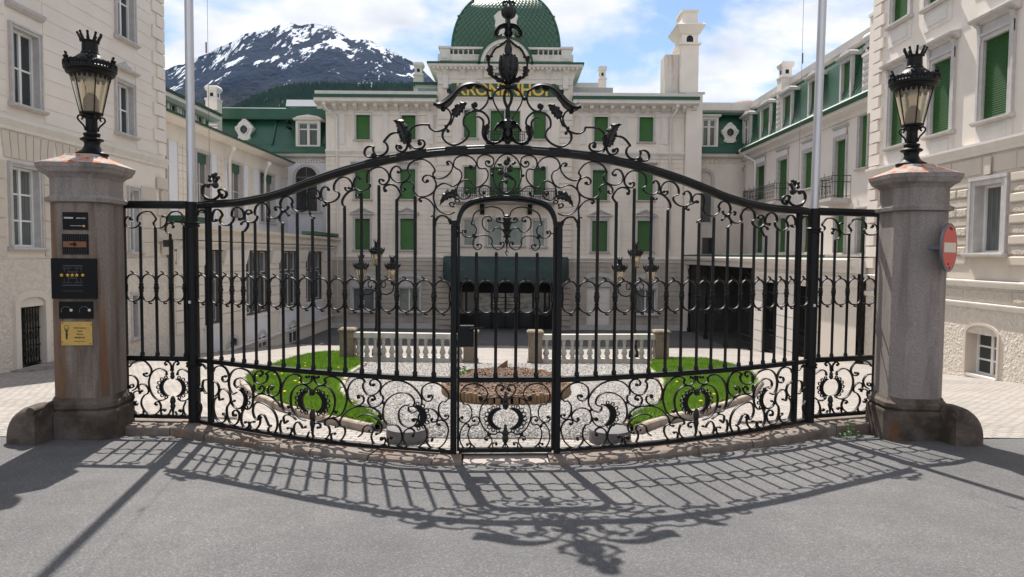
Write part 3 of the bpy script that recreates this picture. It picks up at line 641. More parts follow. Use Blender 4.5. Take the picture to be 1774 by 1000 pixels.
for k, (v0, v1, w) in enumerate(((930, 660, .075), (900, 640, .07), (860, 650, .06))):
    for a in range(7):
        an = a*2*math.pi/7+k*.45; mb = MB(); rings = []
        for i in range(9):
            t = i/8; z = zx(v0+(v1-v0)*t); r = .022+.052*math.sin(math.pi*min(1, .15+.75*t))+.035*t*t-.010*k; h = w*.5*math.sin(math.pi*(.12+.86*t))*(1-.5*((t*4) % 1))+.003
            c0 = gpos(0, z); d = Vector((math.cos(an), math.sin(an), 0)); e = Vector((-math.sin(an), math.cos(an), 0)); p = c0+d*r
            rings.append([p+e*h, p+d*.012, p-e*h, p-d*.008])
        mb.loft(rings); mb.build('crown_leaf', M['iron_rough'], gate, False)
S(cX, "520,470 450,525 390,560 345,630 310,700 320,790 355,870 420,930 510,955", w=.018)
mb = MB()
for u, z in P2(cX, "345,650 415,540"):
    for sg in (1, -1): gball(mb, mu_(u, sg), z, .024 if z < 3.55 else .014)
mb.build('bud', M['iron_rough'], gate, True)
leaf(gate, cX, "330,760 325,810 345,870 390,920", .075, lobes=4, bulge=.04)
leaf(gate, cX, "385,880 420,920 470,945 510,950", .055, lobes=3, bulge=.04)
leaf(gate, cX, "300,640 305,690 315,740", .05, lobes=2, bulge=.03)
for nm, pts, w in (('crown_petal', "525,300 490,300 440,318 400,365 392,410 425,432 465,405", .06), ('crown_petal', "530,330 505,390 510,440", .04)):
    leaf(gate, cX, pts, w, lobes=2, bulge=.06, name=nm, th=.02)
mb = MB(); c0 = gpos(0, zx(140)); rings = []
for i in range(9):
    a = math.pi*i/8; rings.append([(c0.x+.066*math.sin(a)*(1+.10*(k % 2))*math.cos(2*math.pi*k/20)+.0001*k, c0.y+.066*math.sin(a)*(1+.10*(k % 2))*math.sin(2*math.pi*k/20), c0.z-.066*math.cos(a)) for k in range(20)])
mb.loft(rings); mb.build('finial_ball', M['iron_rough'], gate, False)
S(cX, "545,75 525,55 490,65 475,40 495,18 525,25 530,50", w=.014)
scroll(gate, cX, [(0, zx(75)), (.0, zx(30)), (.004, zx(-10)), (.0, zx(-40))], w=.016, both=False, w1=.006)
# ---- scrolls under the top rail
S(cC, "1000,190 1022,195 1033,160 990,122 940,140 908,205 925,265 985,305 1050,303 1105,275 1138,225 1125,190 1108,172", k=(1, 0))
S(cB, "188,295 195,240 235,190 300,160 375,152 450,185 505,245 525,295 500,328")
S(cB, "500,328 505,355 540,385 600,390 670,360 725,300 745,240 730,195 695,175 670,190 685,208", k=(0, 1))
S(cB, "158,520 140,545 112,532 102,490 130,450 180,430 235,440 265,480 255,520", k=(1, 0))
S(cB, "432,420 405,440 375,410 385,370 430,345 480,358 520,400 540,460 525,530 480,580 410,610 330,608 280,570 252,520", k=(1.2, 0))
S(cB, "350,668 330,655 340,635 390,628 450,655 500,710 520,760 515,820 512,870", k=(1, 0))
S(cB, "770,805 700,835 620,815 555,765 520,690 508,610 530,520 590,465 650,450 703,470")
S(cB, "703,470 750,487 810,455 850,390 855,330 830,285 795,268")
S(cB, "795,268 762,240 757,190 785,140 830,112 890,103 960,120 1015,165 1037,215 1010,265 975,280 948,255 962,228 978,245", k=(0, 1))
S(cB, "1192,185 1170,170 1150,195 1165,230 1210,240 1250,205 1250,150 1220,115 1165,97 1100,105 1055,150 1048,210 1065,255 1105,268", k=(1.2, 0))
S(cB, "1105,268 1150,265 1180,310 1180,370 1150,430 1090,480 1030,490 985,460")
S(cB, "985,460 960,415 900,408 840,440 800,500 798,570 830,625 880,645 940,625 965,580 945,540 905,540 895,570 920,575", k=(0, 1))
S(cB, "1130,568 1120,595 1090,590 1072,550 1085,500 1130,478 1180,485 1230,525 1290,565 1350,575", k=(1.2, 0))
S(cB, "770,740 730,735 705,705 730,682 765,700 750,720", w=.013)
S(cB, "790,690 770,660 800,645 830,660 815,690", w=.012)
leaf(gate, cB, "795,610 740,580 680,595 625,650 590,722", .10, lobes=5, bulge=.035)
S(cB, "545,900 570,860 620,848 670,865 705,910 722,955", w=.016)
leaf(gate, cB, "545,890 530,915 530,950 548,972", .04, lobes=2); leaf(gate, cB, "700,890 715,925 705,960", .045, lobes=2); leaf(gate, cB, "500,850 485,858 478,862", .02, lobes=1)
S(cC, "560,265 545,248 515,250 488,300 500,365 560,408 620,400 665,370 675,335 645,312", k=(1, 0))
S(cC, "645,312 640,270 645,210 680,165 740,138 800,135 855,165 890,220 893,275 865,320 820,335 785,310 783,280 805,268 825,285", k=(0, 1))
S(cC, "195,392 185,368 150,360 118,390 108,450 135,510 190,540 250,530 300,495 320,450 305,420 280,412", k=(1, 0))
S(cC, "280,412 258,390 262,330 300,275 360,248 420,262 460,310 470,350 455,395 420,410 390,390 392,365 430,372", k=(0, 1))
S(cC, "500,392 470,398 420,425 375,475 352,530 362,568 388,590", w=.016)
S(cC, "850,402 835,375 860,345 920,332 980,360 1015,410 1028,455 1005,490 988,515", w=.016, k=(1, 0))
S(cC, "135,520 158,540 165,570 140,578", w=.012, k=(0, 1)); S(cC, "520,458 545,468 560,440", w=.012, k=(1, 0))
S(cC, "30,485 60,488 110,515", w=.012, k=(1, 0))
S(cD2, "345,705 310,725 290,690 292,640 315,580 350,560 390,575 425,630 405,670", k=(1.3, 0))
S(cD2, "405,670 392,710 420,755 480,778 535,755 575,700 572,660 550,650")
S(cD2, "550,650 555,590 590,545 640,535 690,570 715,640 700,690 655,690", k=(0, 1.3))
S(cD2, "90,640 110,590 150,570 195,590 205,620", w=.013)
S(cD, "690,622 735,612 725,575 690,570 655,600 645,660 670,715 730,740 790,715 815,660 790,635", k=(1, 0))
S(cD, "790,635 780,600 795,530 840,485 890,475 940,505 970,560 975,600")
S(cD, "975,600 965,640 1000,675 1055,683 1110,650 1140,590 1120,545 1080,525 1050,540 1060,565", k=(0, 1))
S(cD, "1130,560 1120,480 1150,415 1210,390 1260,410 1285,460 1270,490")
S(cD, "1270,490 1290,545 1345,588 1410,590 1470,565 1500,500 1490,430")
S(cD, "1490,430 1490,360 1520,310 1580,295 1630,320 1650,370 1640,402 1590,402", k=(0, 1.3))
S(cD, "1225,530 1215,560 1170,580 1140,560", w=.012, k=(1, 0)); S(cD, "1232,640 1205,610 1180,590", w=.012, k=(1, 0))
S(cD, "585,690 620,680 660,700 690,750 685,790 660,830 642,855", w=.015, k=(1, 0)); S(cD, "600,755 615,735 650,720", w=.012, k=(1, 0))
S(cD, "1180,590 1140,610 1110,660 1115,700 1150,740 1168,752", w=.015); S(cD, "1510,590 1530,640 1570,670 1572,690", w=.015)
# rose finials above the hinge posts
S(cD2, "245,425 200,400 165,350 160,290 190,240 245,232", w=.024); S(cD2, "200,425 300,430 360,400 390,360 375,310 420,295 470,320 480,370 450,405 415,405 425,350", w=.02)
S(cD2, "245,232 285,225 310,235", w=.012); S(cD2, "330,215 310,165 300,120", w=.008); S(cD2, "330,215 350,170 322,110", w=.008); S(cD2, "325,215 285,160 262,150", w=.008); S(cD2, "335,200 352,165 368,140", w=.008)
for sg in (1, -1):
    mb = MB()
    for (u, z), r in zip(P2(cD2, "335,240 300,235 262,170 258,122 300,100 338,90 370,137 235,245"), (.034, .02, .024, .02, .018, .02, .022, .026)): gball(mb, mu_(u, sg), z, r, 7)
    mb.build('rose', M['iron_rough'], gate, False)
# ---- side panels, upper scrolls
scroll2(cE, "190,338 165,330 175,300 140,295 105,330 100,390 140,445 200,460 265,445 310,400 305,375 280,365", k=(1, 0))
scroll2(cE, "280,365 278,310 320,250 390,225 460,225 510,270 545,330 520,370")
scroll2(cE, "520,370 508,400 550,450 610,460 665,430 700,370 695,310 660,285 645,292", k=(0, 1))
scroll2(cE, "700,370 715,300 760,240 830,220 890,235 935,290 950,330 920,350 910,380 950,425 1000,440")
scroll2(cE, "790,380 745,385 700,415 680,470 700,520 737,542", k=(1, 0)); scroll2(cE, "790,450 800,435 775,405 745,388", w=.012, k=(1, 0))
# ---- central oval with roses over the door
oz, orx, orz = zof(crop(820, 250, 10), 585, 520), .130, .183
scroll(gate, cB, [(orx*math.sin(2*math.pi*k/32), oz+orz*math.cos(2*math.pi*k/32)) for k in range(33)], w=.012, both=False, n=2)
c6 = crop(820, 250, 10); ux = c6(585, 500)[0]
def S6(s, **k): scroll(gate, c6, [(u-ux, z) for u, z in P2(c6, s)], both=False, **k)
S6("560,520 640,560 700,610 725,680 690,770 620,830 560,850 490,820 445,750 455,680 500,640 565,655", w=.016, k=(0, 1)); S6("550,520 545,450 560,400", w=.009); S6("555,515 600,470 630,450", w=.009); S6("550,515 500,495 470,490", w=.009)
S6("520,400 480,365 440,355", w=.008); S6("620,370 670,355 710,340", w=.008)
mb = MB()
for q, r in (("570,320", .029), ("640,430", .03), ("470,490", .03), ("560,545", .022)):
    (u, z), = P2(c6, q); gball(mb, u-ux, z, r, 8)
mb.build('rose', M['iron_rough'], gate, False)
for q in ("480,365 450,350 400,352", "670,345 710,325 750,325", "620,310 605,260 575,205", "600,545 660,590 720,650"): leaf(gate, c6, [(u-ux, z) for u, z in P2(c6, q)], .04, both=False, lobes=2, bulge=.02)
mb = MB()
for sg in (-1, 1): gball(mb, sg*.142, oz-.01, .016)
mb.build('collar_ball', M['iron'], gate, True)
# ---- bottom panels
def wreath(parent, cu, cz, rx, rz, th, a0, a1, loops=7, name='wreath', sg=1):
    """crescent plate with a row of little loops along its outer edge"""
    mb = MB(); n = 18; inner = []; outer = []
    for i in range(n+1):
        t = i/n; a = R(a0+(a1-a0)*t); e = max(math.sin(math.pi*t), .0)**.6
        inner.append((cu+sg*rx*math.cos(a), cz+rz*math.sin(a))); outer.append((cu+sg*(rx+th*e+.006)*math.cos(a), cz+(rz+th*e+.006)*math.sin(a)))
    rings = [[gpos(*inner[i], .012), gpos(*outer[i], .012), gpos(*outer[i], -.012), gpos(*inner[i], -.012)] for i in range(n+1)]; mb.loft(rings)
    for k in range(loops):
        t = (k+.6)/(loops+.2); a = R(a0+(a1-a0)*t); e = max(math.sin(math.pi*t), 0)**.6; r = .012+.007*e
        ou, oz_ = cu+sg*(rx+th*e+.006+r*.8)*math.cos(a), cz+(rz+th*e+.006+r*.8)*math.sin(a)
        sweep(mb, [(ou+r*math.cos(b), oz_+r*math.sin(b)) for b in [2*math.pi*j/8 for j in range(9)]], .009, .018)
    mb.build(name, M['iron'], parent, False)
def post_leaf(parent, u, z0, z1, w, off=0.0):
    mb = MB(); p = gpos(u, 0); n = 7; prof = [(.35, 0), (.8, .12), (1, .3), (.7, .42), (.95, .55), (.5, .75), (.3, 1)]
    glathe(mb, u, [(w*r, z0+(z1-z0)*t) for r, t in prof], 8); mb.build('husk', M['iron_rough'], parent, False)
# side panels
for q, k in (("110,200 150,150 210,118 280,112 340,140 390,200 405,250 385,300 345,325 305,310 300,285 340,285", (0, 1)), ("605,295 600,260 540,222 480,225 420,265 380,340 370,430 395,530 440,600 500,640 560,640 620,610", (1, 0)),
             ("750,295 760,255 800,228 850,240 905,280", (1, 0)), ("755,620 800,650 860,645 905,610", (0, 0)), ("660,250 668,200 650,150 610,125 580,150 598,168", (0, 1)), ("690,250 690,200 705,150 740,125 770,150 752,165", (0, 1)),
             ("110,310 170,320 215,370 225,420 200,480 150,515", (0, 0)), ("275,520 240,500 235,450 280,425 330,445 365,500 355,550 310,575", (1, 0)), ("310,575 275,630 270,700 310,780 370,828 440,835 505,790 530,730 510,670 470,665 448,690 470,702", (0, 1)),
             ("580,780 595,768 560,760 530,800 545,830 590,845 640,820 665,760", (1, 0)), ("795,790 770,785 790,765 825,800 800,845 750,835 720,790", (1, 0)), ("500,645 530,720 525,780", (0, 0)), ("860,660 830,740 840,810 880,860", (0, 0)),
             ("250,545 235,520 190,525 150,560", (1, 0)), ("125,690 170,780 230,830 290,820 300,790", (0, 1)), ("110,450 150,430 165,460 135,480 115,470", (0, 1)), ("125,530 145,600 150,660", (0, 0))): scroll2(cF, q, k=k, w=.013)
def SS(s, u): return u if s < 0 else MR(-u)
mu, mz = cF(685, 472)
for s, t in ((-1, sideL), (1, sideR)):
    for sd in (-1, 1): wreath(t, SS(s, mu), mz, .108, .098, .032, 70, -70, 7, sg=sd)
    post_leaf(t, SS(s, mu), mz+.09, mz+.20, .026); post_leaf(t, SS(s, mu), mz-.095, mz-.30, .032)
    mb = MB(); rect_bar(mb, SS(s, mu), .06, mz-.2, .014); mb.build('bar', M['iron'], t)
    for q in ("175,690 195,660 205,650", "180,700 215,690 235,685", "150,640 165,600 175,560"):
        pts = P2(cF, q); leaf(t, cF, [(SS(s, u), z) for u, z in pts], .05, both=False, lobes=2)
# leaf panels
for q, k in (("45,372 90,390 95,430", (0, 0)), ("150,300 110,310 100,380 130,440 150,445", (0, 0)), ("45,130 100,135 145,185", (0, 0)), ("50,520 85,590 75,660 60,680", (0, 1)),
             ("215,215 235,170 290,150 345,170 380,235 385,290 350,325 315,300 320,265 350,262", (0, 1.2)), ("215,310 260,340 280,400 265,450 235,480", (0, 0)), ("320,508 285,520 275,450 300,405 345,405 390,450 405,520 390,560", (1, 0)),
             ("250,490 222,540 222,640 255,730 305,765 345,740 350,700 325,670", (0, 1.2)), ("390,560 365,600 365,680 395,760 440,790 480,760 500,700 490,650 460,630 430,650 435,690 458,685", (0, 1.2)),
             ("475,390 445,350 460,300 520,280 580,310 630,380 650,460 640,560 600,620 560,610 540,615", (0, 0)), ("465,440 430,455 395,400 385,310 410,230 460,185 530,180 600,210 645,260 665,330", (0, 0)),
             ("490,365 530,400 550,460 555,520 535,590 490,615 440,590 415,545 445,528", (0, 1)), ("728,255 745,250 750,215 710,205 670,240 665,290 690,335 740,345 790,320 805,260 785,232", (1.2, 0)),
             ("785,232 850,205 905,235 940,310 945,390 920,455 870,480 820,450 808,400 840,365 868,380 848,400", (0, 1.2)), ("720,395 740,365 770,390 750,440 700,445 665,410 655,350", (1.2, 0)), ("640,520 690,470 760,455 840,480 910,540 950,600", (0, 0)),
             ("700,540 660,570 645,640 665,710 700,735 735,715 720,700", (0, 1)), ("680,545 740,550 810,585 870,640 905,720 910,800 880,870 830,875 810,835 838,800", (0, 1)), ("820,800 790,730 770,690 740,675 710,690 705,720", (0, 1)),
             ("550,610 525,670 520,750 545,810 575,825 605,790 595,755 565,760", (0, 1.2)), ("660,755 625,760 610,790 640,835 685,830 720,780 725,730", (1, 0))): S(cH, q, k=k)
for q, k in (("440,160 440,210 410,245 360,248 320,220 325,180 290,150", (0, 0)), ("380,175 405,185 415,160", (1, 0)), ("490,185 515,185 510,165", (1, 0)), ("290,150 230,150 165,190 120,270 105,370 115,470 145,540 200,565", (0, 1)),
             ("425,375 425,320 390,275 340,258 280,275 230,330 210,410 220,500 255,570 310,625 370,650", (0, 0)), ("465,160 465,200 500,250 550,265 590,240 580,200 620,175 680,175 750,220 800,300 820,400 805,490 770,570 710,610 670,618", (0, 1)),
             ("460,375 465,330 500,285 560,270 620,290 670,350 690,430 680,520 640,600 570,645 510,655 450,640", (0, 0)), ("175,655 150,680 135,640 140,600 190,585 240,610 270,640", (1, 0)), ("180,732 215,730 220,770 190,810 145,805 105,770 95,700 110,640", (1, 0)),
             ("370,718 340,730 325,700 290,662 255,690 245,750 270,810 330,835 385,820 410,770", (1, 0)), ("440,770 470,840 540,855 600,835 635,780 620,710 580,690 590,650 640,625 700,640 740,690 725,715 702,715", (0, 1)),
             ("440,760 445,700 490,675 530,690 530,725 505,725", (0, 1)), ("745,690 790,720 800,780 765,850 710,880 660,860 648,810 665,785 690,790", (0, 1)), ("740,680 755,630 810,560 880,515 960,495 1050,500 1125,505", (0, 0)),
             ("190,500 215,495", (1.4, 0)), ("700,555 680,550", (1.4, 0)), ("945,398 935,380 960,370 1000,400 995,450 950,485 890,470 840,420 825,340 845,265 890,210 950,190 1000,205 1010,235", (1.2, 0))): S(cI, q, k=k)
for q, k in (("85,140 60,170 65,225 100,280 160,300 220,275 262,220 260,160 220,120 170,118 140,150 150,185 182,180", (0, 1.2)), ("170,352 200,350 185,310 140,315 115,360 140,415 200,435 260,405 292,350 285,310 265,295", (1.2, 0)),
             ("265,295 262,240 300,185 370,140 450,128 540,145 630,195 700,270 738,350 725,430 680,480 630,500 590,475 585,440 605,430", (0, 0)), ("605,430 640,420 655,380 630,320 570,278 490,270 410,295 340,350 300,430 290,520 305,590 350,640 380,640", (0, 0)),
             ("380,640 430,640 475,670 505,730 515,790 490,850 430,885 370,870 345,830 355,790 385,788", (0, 1.3)), ("590,412 530,420 482,470 472,540 490,610 530,650 600,670 650,650 685,600 670,570 640,570 628,592 650,592", (0, 1)),
             ("510,740 520,800 560,870 620,905 690,900 760,850 798,780 795,710 765,650 720,630", (0, 0)), ("720,630 698,590 705,530 740,475 800,452 860,460 910,500 930,550 905,595 870,610 845,590 855,575", (0, 1)), ("640,765 655,720 620,685 570,690 530,730 525,790", (1.2, 0)),
             ("822,312 840,295 862,320 845,358 800,368 760,340 738,290 745,220 790,175 850,155 920,165 990,210 1040,270 1050,330 1010,375", (1.3, 0)), ("1010,375 970,375 935,430 935,500 965,560 1010,580 1045,560 1040,530 1012,535", (0, 1)),
             ("940,640 930,645 912,620 930,590 980,590 1020,620 1045,690 1035,770 1000,850 940,905 880,915 820,880 788,820 800,795 835,785 865,800 855,820", (1, 1)), ("0,555 60,525 130,525 200,555 255,610 280,670 260,730 215,745", (0, 1)), ("0,430 80,430 160,440 230,480 275,540", (0, 1)),
             ("5,780 50,740 65,680 110,645 160,650 185,690 170,720 135,710", (0, 1)), ("170,730 155,780 180,850 240,880 300,865 320,820 300,785 275,802", (0, 1.5)), ("245,540 270,575", (1, 1)), ("700,470 720,485", (1, 1)), ("290,385 305,400", (1, 1))): S(cJ, q, k=k)
mu1, mz1 = cI(445, 445); mu2, mz2 = cJ(600, 540); mu3, mz3 = cH(455, 500)
for s in (-1, 1):
    for sd in (-1, 1): wreath(gate, SS(s, mu1), mz1, .108, .098, .040, 72, -72, 8, sg=sd)
    post_leaf(gate, SS(s, mu1), mz1-.07, .06, .032); post_leaf(gate, SS(s, mu1), mz1+.06, mz1+.13, .022)
    wreath(gate, SS(s, mu2), mz2, .10, .098, .055, 110, 245 if True else 0, 7, sg=-s*-1 if s < 0 else -1)
    wreath(gate, SS(s, mu3), mz3, .115, .105, .032, 65, -65, 6, sg=1 if s < 0 else -1)
# ---- wicket door
dz0, dz1 = .03, 0
fr = [(-UD+.01, .03)]+[(-UD+.01, 1.0), (-UD+.01, 2.05)]
archp = P2(cL, "80,420 95,330 112,255 165,155 260,90 400,52 560,32 743,28"); ax0 = archp[-1][0]; archp = [(u-ax0, z) for u, z in archp]
archd = smooth_pts(archp+[(-u, z) for u, z in archp[-2::-1]], 5)
mb = MB(); sweep(mb, [(u, z+.008) for u, z in archd], .034, .085); sweep(mb, [(u*.985, z-.019) for u, z in archd], .02, .05); mb.build('arch', M['iron'], gate, 'a')
for s in (-1, 1):
    mb = MB(); rect_bar(mb, s*(UD-.043), .03, 2.12, .022, .045); mb.build('stile', M['iron'], door, 'a')
    leaf(gate, cL, [(s*(-UD+.03), 2.07), (s*(-UD+.04), 2.02), (s*(-UD+.04), 1.985)], .03, both=False, lobes=1)
rail(door, -UD+.05, UD-.05, ZR, .044, .045, n=6); rail(door, -UD+.05, UD-.05, .035, .045, .05, 'bottom_rail', n=6); rail(door, -UD+.05, UD-.05, ZR+.024, .010, .058, 'rail_cap', n=6)
dbu = [-.285, -.098, .082, .27]
dbx = [on_gate(x, 640)[0]-on_gate(875.5, 640)[0] for x in (823.5, 857.5, 892.3, 928)]
zb = zof(cL, 345, 745)
for u in dbx: bar(door, u, ZR+.03, zb)
uu = [-UD+.055]+dbx+[UD-.055]
for a, b in zip(uu, uu[1:]): ring_at(door, a, b)
axL = cL(743, 400)[0]
def SD(c, s, axu, **k):
    pts = [(u-axu, z) for u, z in P2(c, s)]; scroll(door, c, pts, **k)
for q, k in (("340,200 300,250 285,310 265,375", (0, 0)), ("265,375 310,390 335,440 325,500 280,540 215,548 165,525 145,480 165,450 200,460 185,478", (0, 1)), ("352,650 375,635 400,655 395,690 350,715 305,685 288,630 305,570 350,535 420,522 490,530 535,565 550,605", (1, 0)),
             ("550,605 540,640 570,690 620,712 675,690 705,650 695,615 660,610 660,635", (0, 1)), ("495,325 520,335 540,305 510,270 465,270 425,300 413,360 430,420 480,465 540,472 570,450", (1, 0)), ("570,450 575,430 620,420 670,440 705,485", (0, 0)),
             ("640,305 655,310 645,285 610,295 605,330 640,350 695,345", (1, 0)), ("705,260 690,210 650,170 600,150 540,140 470,150 390,180 340,205", (0, 0)), ("100,485 125,485 145,480", (0, 0)), ("300,525 318,545", (1.3, 1.3))): SD(cL, q, axL, k=k, w=.012, dep=.022)
mb = MB(); zl = lambda v: zof(cL, 743, v)
glathe(mb, 0, [(.006, zl(670)), (.012, zl(640)), (.022, zl(600)), (.012, zl(565)), (.030, zl(550)), (.050, zl(535)), (.026, zl(520)), (.032, zl(470)), (.050, zl(440)), (.028, zl(430)), (.038, zl(385)), (.052, zl(360)), (.030, zl(350)), (.038, zl(310)), (.046, zl(290)), (.026, zl(280)), (.03, zl(262)), (.012, zl(245))], 10); mb.build('pine_cone', M['iron_rough'], door, False)
scroll(door, cL, [(0, zl(670)), (.0, zl(700)), (-.004, zl(735)), (-.010, zl(760)), (0, zl(785)), (.004, zl(795))], both=False, w=.009, name='tail'); scroll(door, cL, [(-.02, zl(742)), (0, zl(738)), (.016, zl(745))], both=False, w=.009, name='tail')
axK = cK(627, 500)[0]
for q, k in (("350,268 340,242 320,260 335,295 375,295 410,260 420,210 395,155 340,115 270,100 195,110 140,150 108,210 110,280 150,340", (1.3, 0)), ("150,340 200,345 235,400 235,470 205,530 155,550 110,535 97,500 125,490", (0, 1.2)), ("270,527 255,535 240,510 265,482 305,485 325,520 310,570 285,575", (1, 0)),
             ("285,575 240,580 205,630 195,700 220,780 280,840 350,860 420,840 465,790 468,740 435,705 395,715 388,745 412,745", (0, 1)), ("200,592 215,600 195,570 160,565 120,620 100,690 105,770 140,835 185,850 225,820 215,792 185,802", (1, 1)),
             ("590,270 530,258 460,262 395,300 345,370 328,460 340,540 380,620 440,670 500,685 540,660", (0, 0)), ("540,660 580,660 600,690", (0, 0)), ("585,168 605,165 605,135 570,112 530,125 512,170 535,220 580,260 615,290", (1.2, 0)),
             ("520,800 530,783 500,780 480,795 485,840 530,860 580,845 612,800 622,765", (1, 0)), ("430,680 440,690", (1.2, 1.2))): SD(cK, q, axK, k=k, w=.012, dep=.022)
mz4 = zof(cK, 627, 503)
for sd in (-1, 1): wreath(door, 0, mz4, .120, .095, .042, 72, -72, 9, sg=sd)
post_leaf(door, 0, zof(cK, 627, 400), zof(cK, 627, 190), .034); post_leaf(door, 0, zof(cK, 627, 790), zof(cK, 627, 570), .034)
mb = MB(); rect_bar(mb, 0, .05, zof(cK, 627, 780), .010); mb.build('bar', M['iron'], door)
# lock case and handle
u0, z0 = on_gate(794, 600); u1, z1 = on_gate(821, 564); f0 = gpos(0, 0)
def gbox(mb, ua, ub, za, zb_, da, db):
    mb.loft([[gpos(ua, z, da), gpos(ub, z, da), gpos(ub, z, db), gpos(ua, z, db)] for z in (za, zb_)])
mb = MB(); gbox(mb, u0, u1, z0, z1, -.04, .045); lock = mb.build('lock_case', M['iron'], door)
mb = MB(); mb.tube([gpos(u1-.035, z1-.03, .045), gpos(u1-.035, z1-.03, .085), gpos(u1-.02, z1-.022, .095), gpos(u1+.09, z1-.012, .09)], .011, 8); gbox(mb, u1-.055, u1-.018, z0+.05, z1-.02, .045, .052); mb.build('handle', M['iron'], lock, 'a')
# ---- flagpoles on the hinge line
for s, lab in ((-1, 'tall silver flagpole with black sleeve beside the left half of the gate'), (1, 'tall silver flagpole with black sleeve beside the right half of the gate')):
    UP_ = UPs[s]; UH = UHs[s]; p = gpos(s*UP_, 0); lean = .006 if s < 0 else .012
    t = thing('flagpole', lab, 'flagpole', (p.x, p.y, 0), group='flagpoles at the gate')
    mb = MB(); mb.lathe((p.x, p.y, 0), [(.064, -.12), (.064, 1.0), (.064, 2.40)], 20); sl = mb.build('sleeve', M['iron'], t, 'a')
    for z in (.64, 2.16): mb = MB(); mb.lathe((p.x, p.y, z), [(.070, -.03), (.082, -.02), (.082, -.01), (.073, -.004), (.073, .004), (.082, .01), (.082, .02), (.070, .03)], 20); mb.build('collar', M['iron'], t, 'a')
    mb = MB(); mb.box(p.x-.012+s*.0, p.x+.012, p.y-.082, p.y-.066, 1.31, 1.34); mb.build('tag_plate', M['alu'], sl)
    mb = MB(); q = lambda z: (p.x+s*.010*(z-2.4)*(1 if s > 0 else -.2), p.y, z)
    mb.tube([q(2.39), q(6), q(11)], .046, 20, .040); mb.build('shaft', M['alu'], t, 'a')
    f = gpos(s*(UH), 0); zf = 2.70
    mb = MB(); mb.tube([(f.x-s*.02, f.y, zf), (f.x-s*.0, f.y+.05, 7), (f.x+s*.01, f.y+.1, 10.5)], .0022, 4); mb.tube([(f.x-.006, f.y+.02, 3.95), (f.x-.006, f.y+.02, 4.06)], .008, 6)
    tag(mb.build('wire', M['sign_rim']), 'thin steel wire rising from the rose finial by the '+('left' if s < 0 else 'right')+' flagpole', 'wire', 'thin wires beside the flagpoles')
# ---- stone sill under the gate, cut into blocks
sill = thing('gate_sill', 'bowed kerb of worn reddish stone blocks under the iron gate', 'kerb', gpos(0, 0))
cuts = [-4.08, -3.5, -2.95, -2.35, -1.75, -1.2, -.62, -.40]; cuts = cuts+[MR(-c) for c in cuts[::-1]]
for a, b in zip(cuts, cuts[1:]):
    if a == -.40:
        continue
    mb = MB(); n = max(2, int((b-a)/.12)); rings = []; dz = random.uniform(-.006, .006); w = .25+random.uniform(-.015, .015)
    for i in range(n+1):
        u = a+.006+(b-a-.012)*i/n; g0, g1 = gpos(u, 0, w), gpos(u, 0, -.12)
        rings.append([gpos(u, -.25, -.12), gpos(u, .004+dz, -.12), gpos(u, .004+dz-.004, w-.035), gpos(u, -.012+dz, w-.008), gpos(u, -.03+dz, w), gpos(u, -.25, w)])
    mb.loft(rings); mb.build('sill_stone', M['sill'], sill)
mb = MB(); mb.loft([[gpos(u, -.2, -.12), gpos(u, -.015, -.12), gpos(u, -.035, .20), gpos(u, -.2, .20)] for u in (-.39, -.2, 0, .2, .39)]); mb.build('threshold', M['sill_pale'], sill)
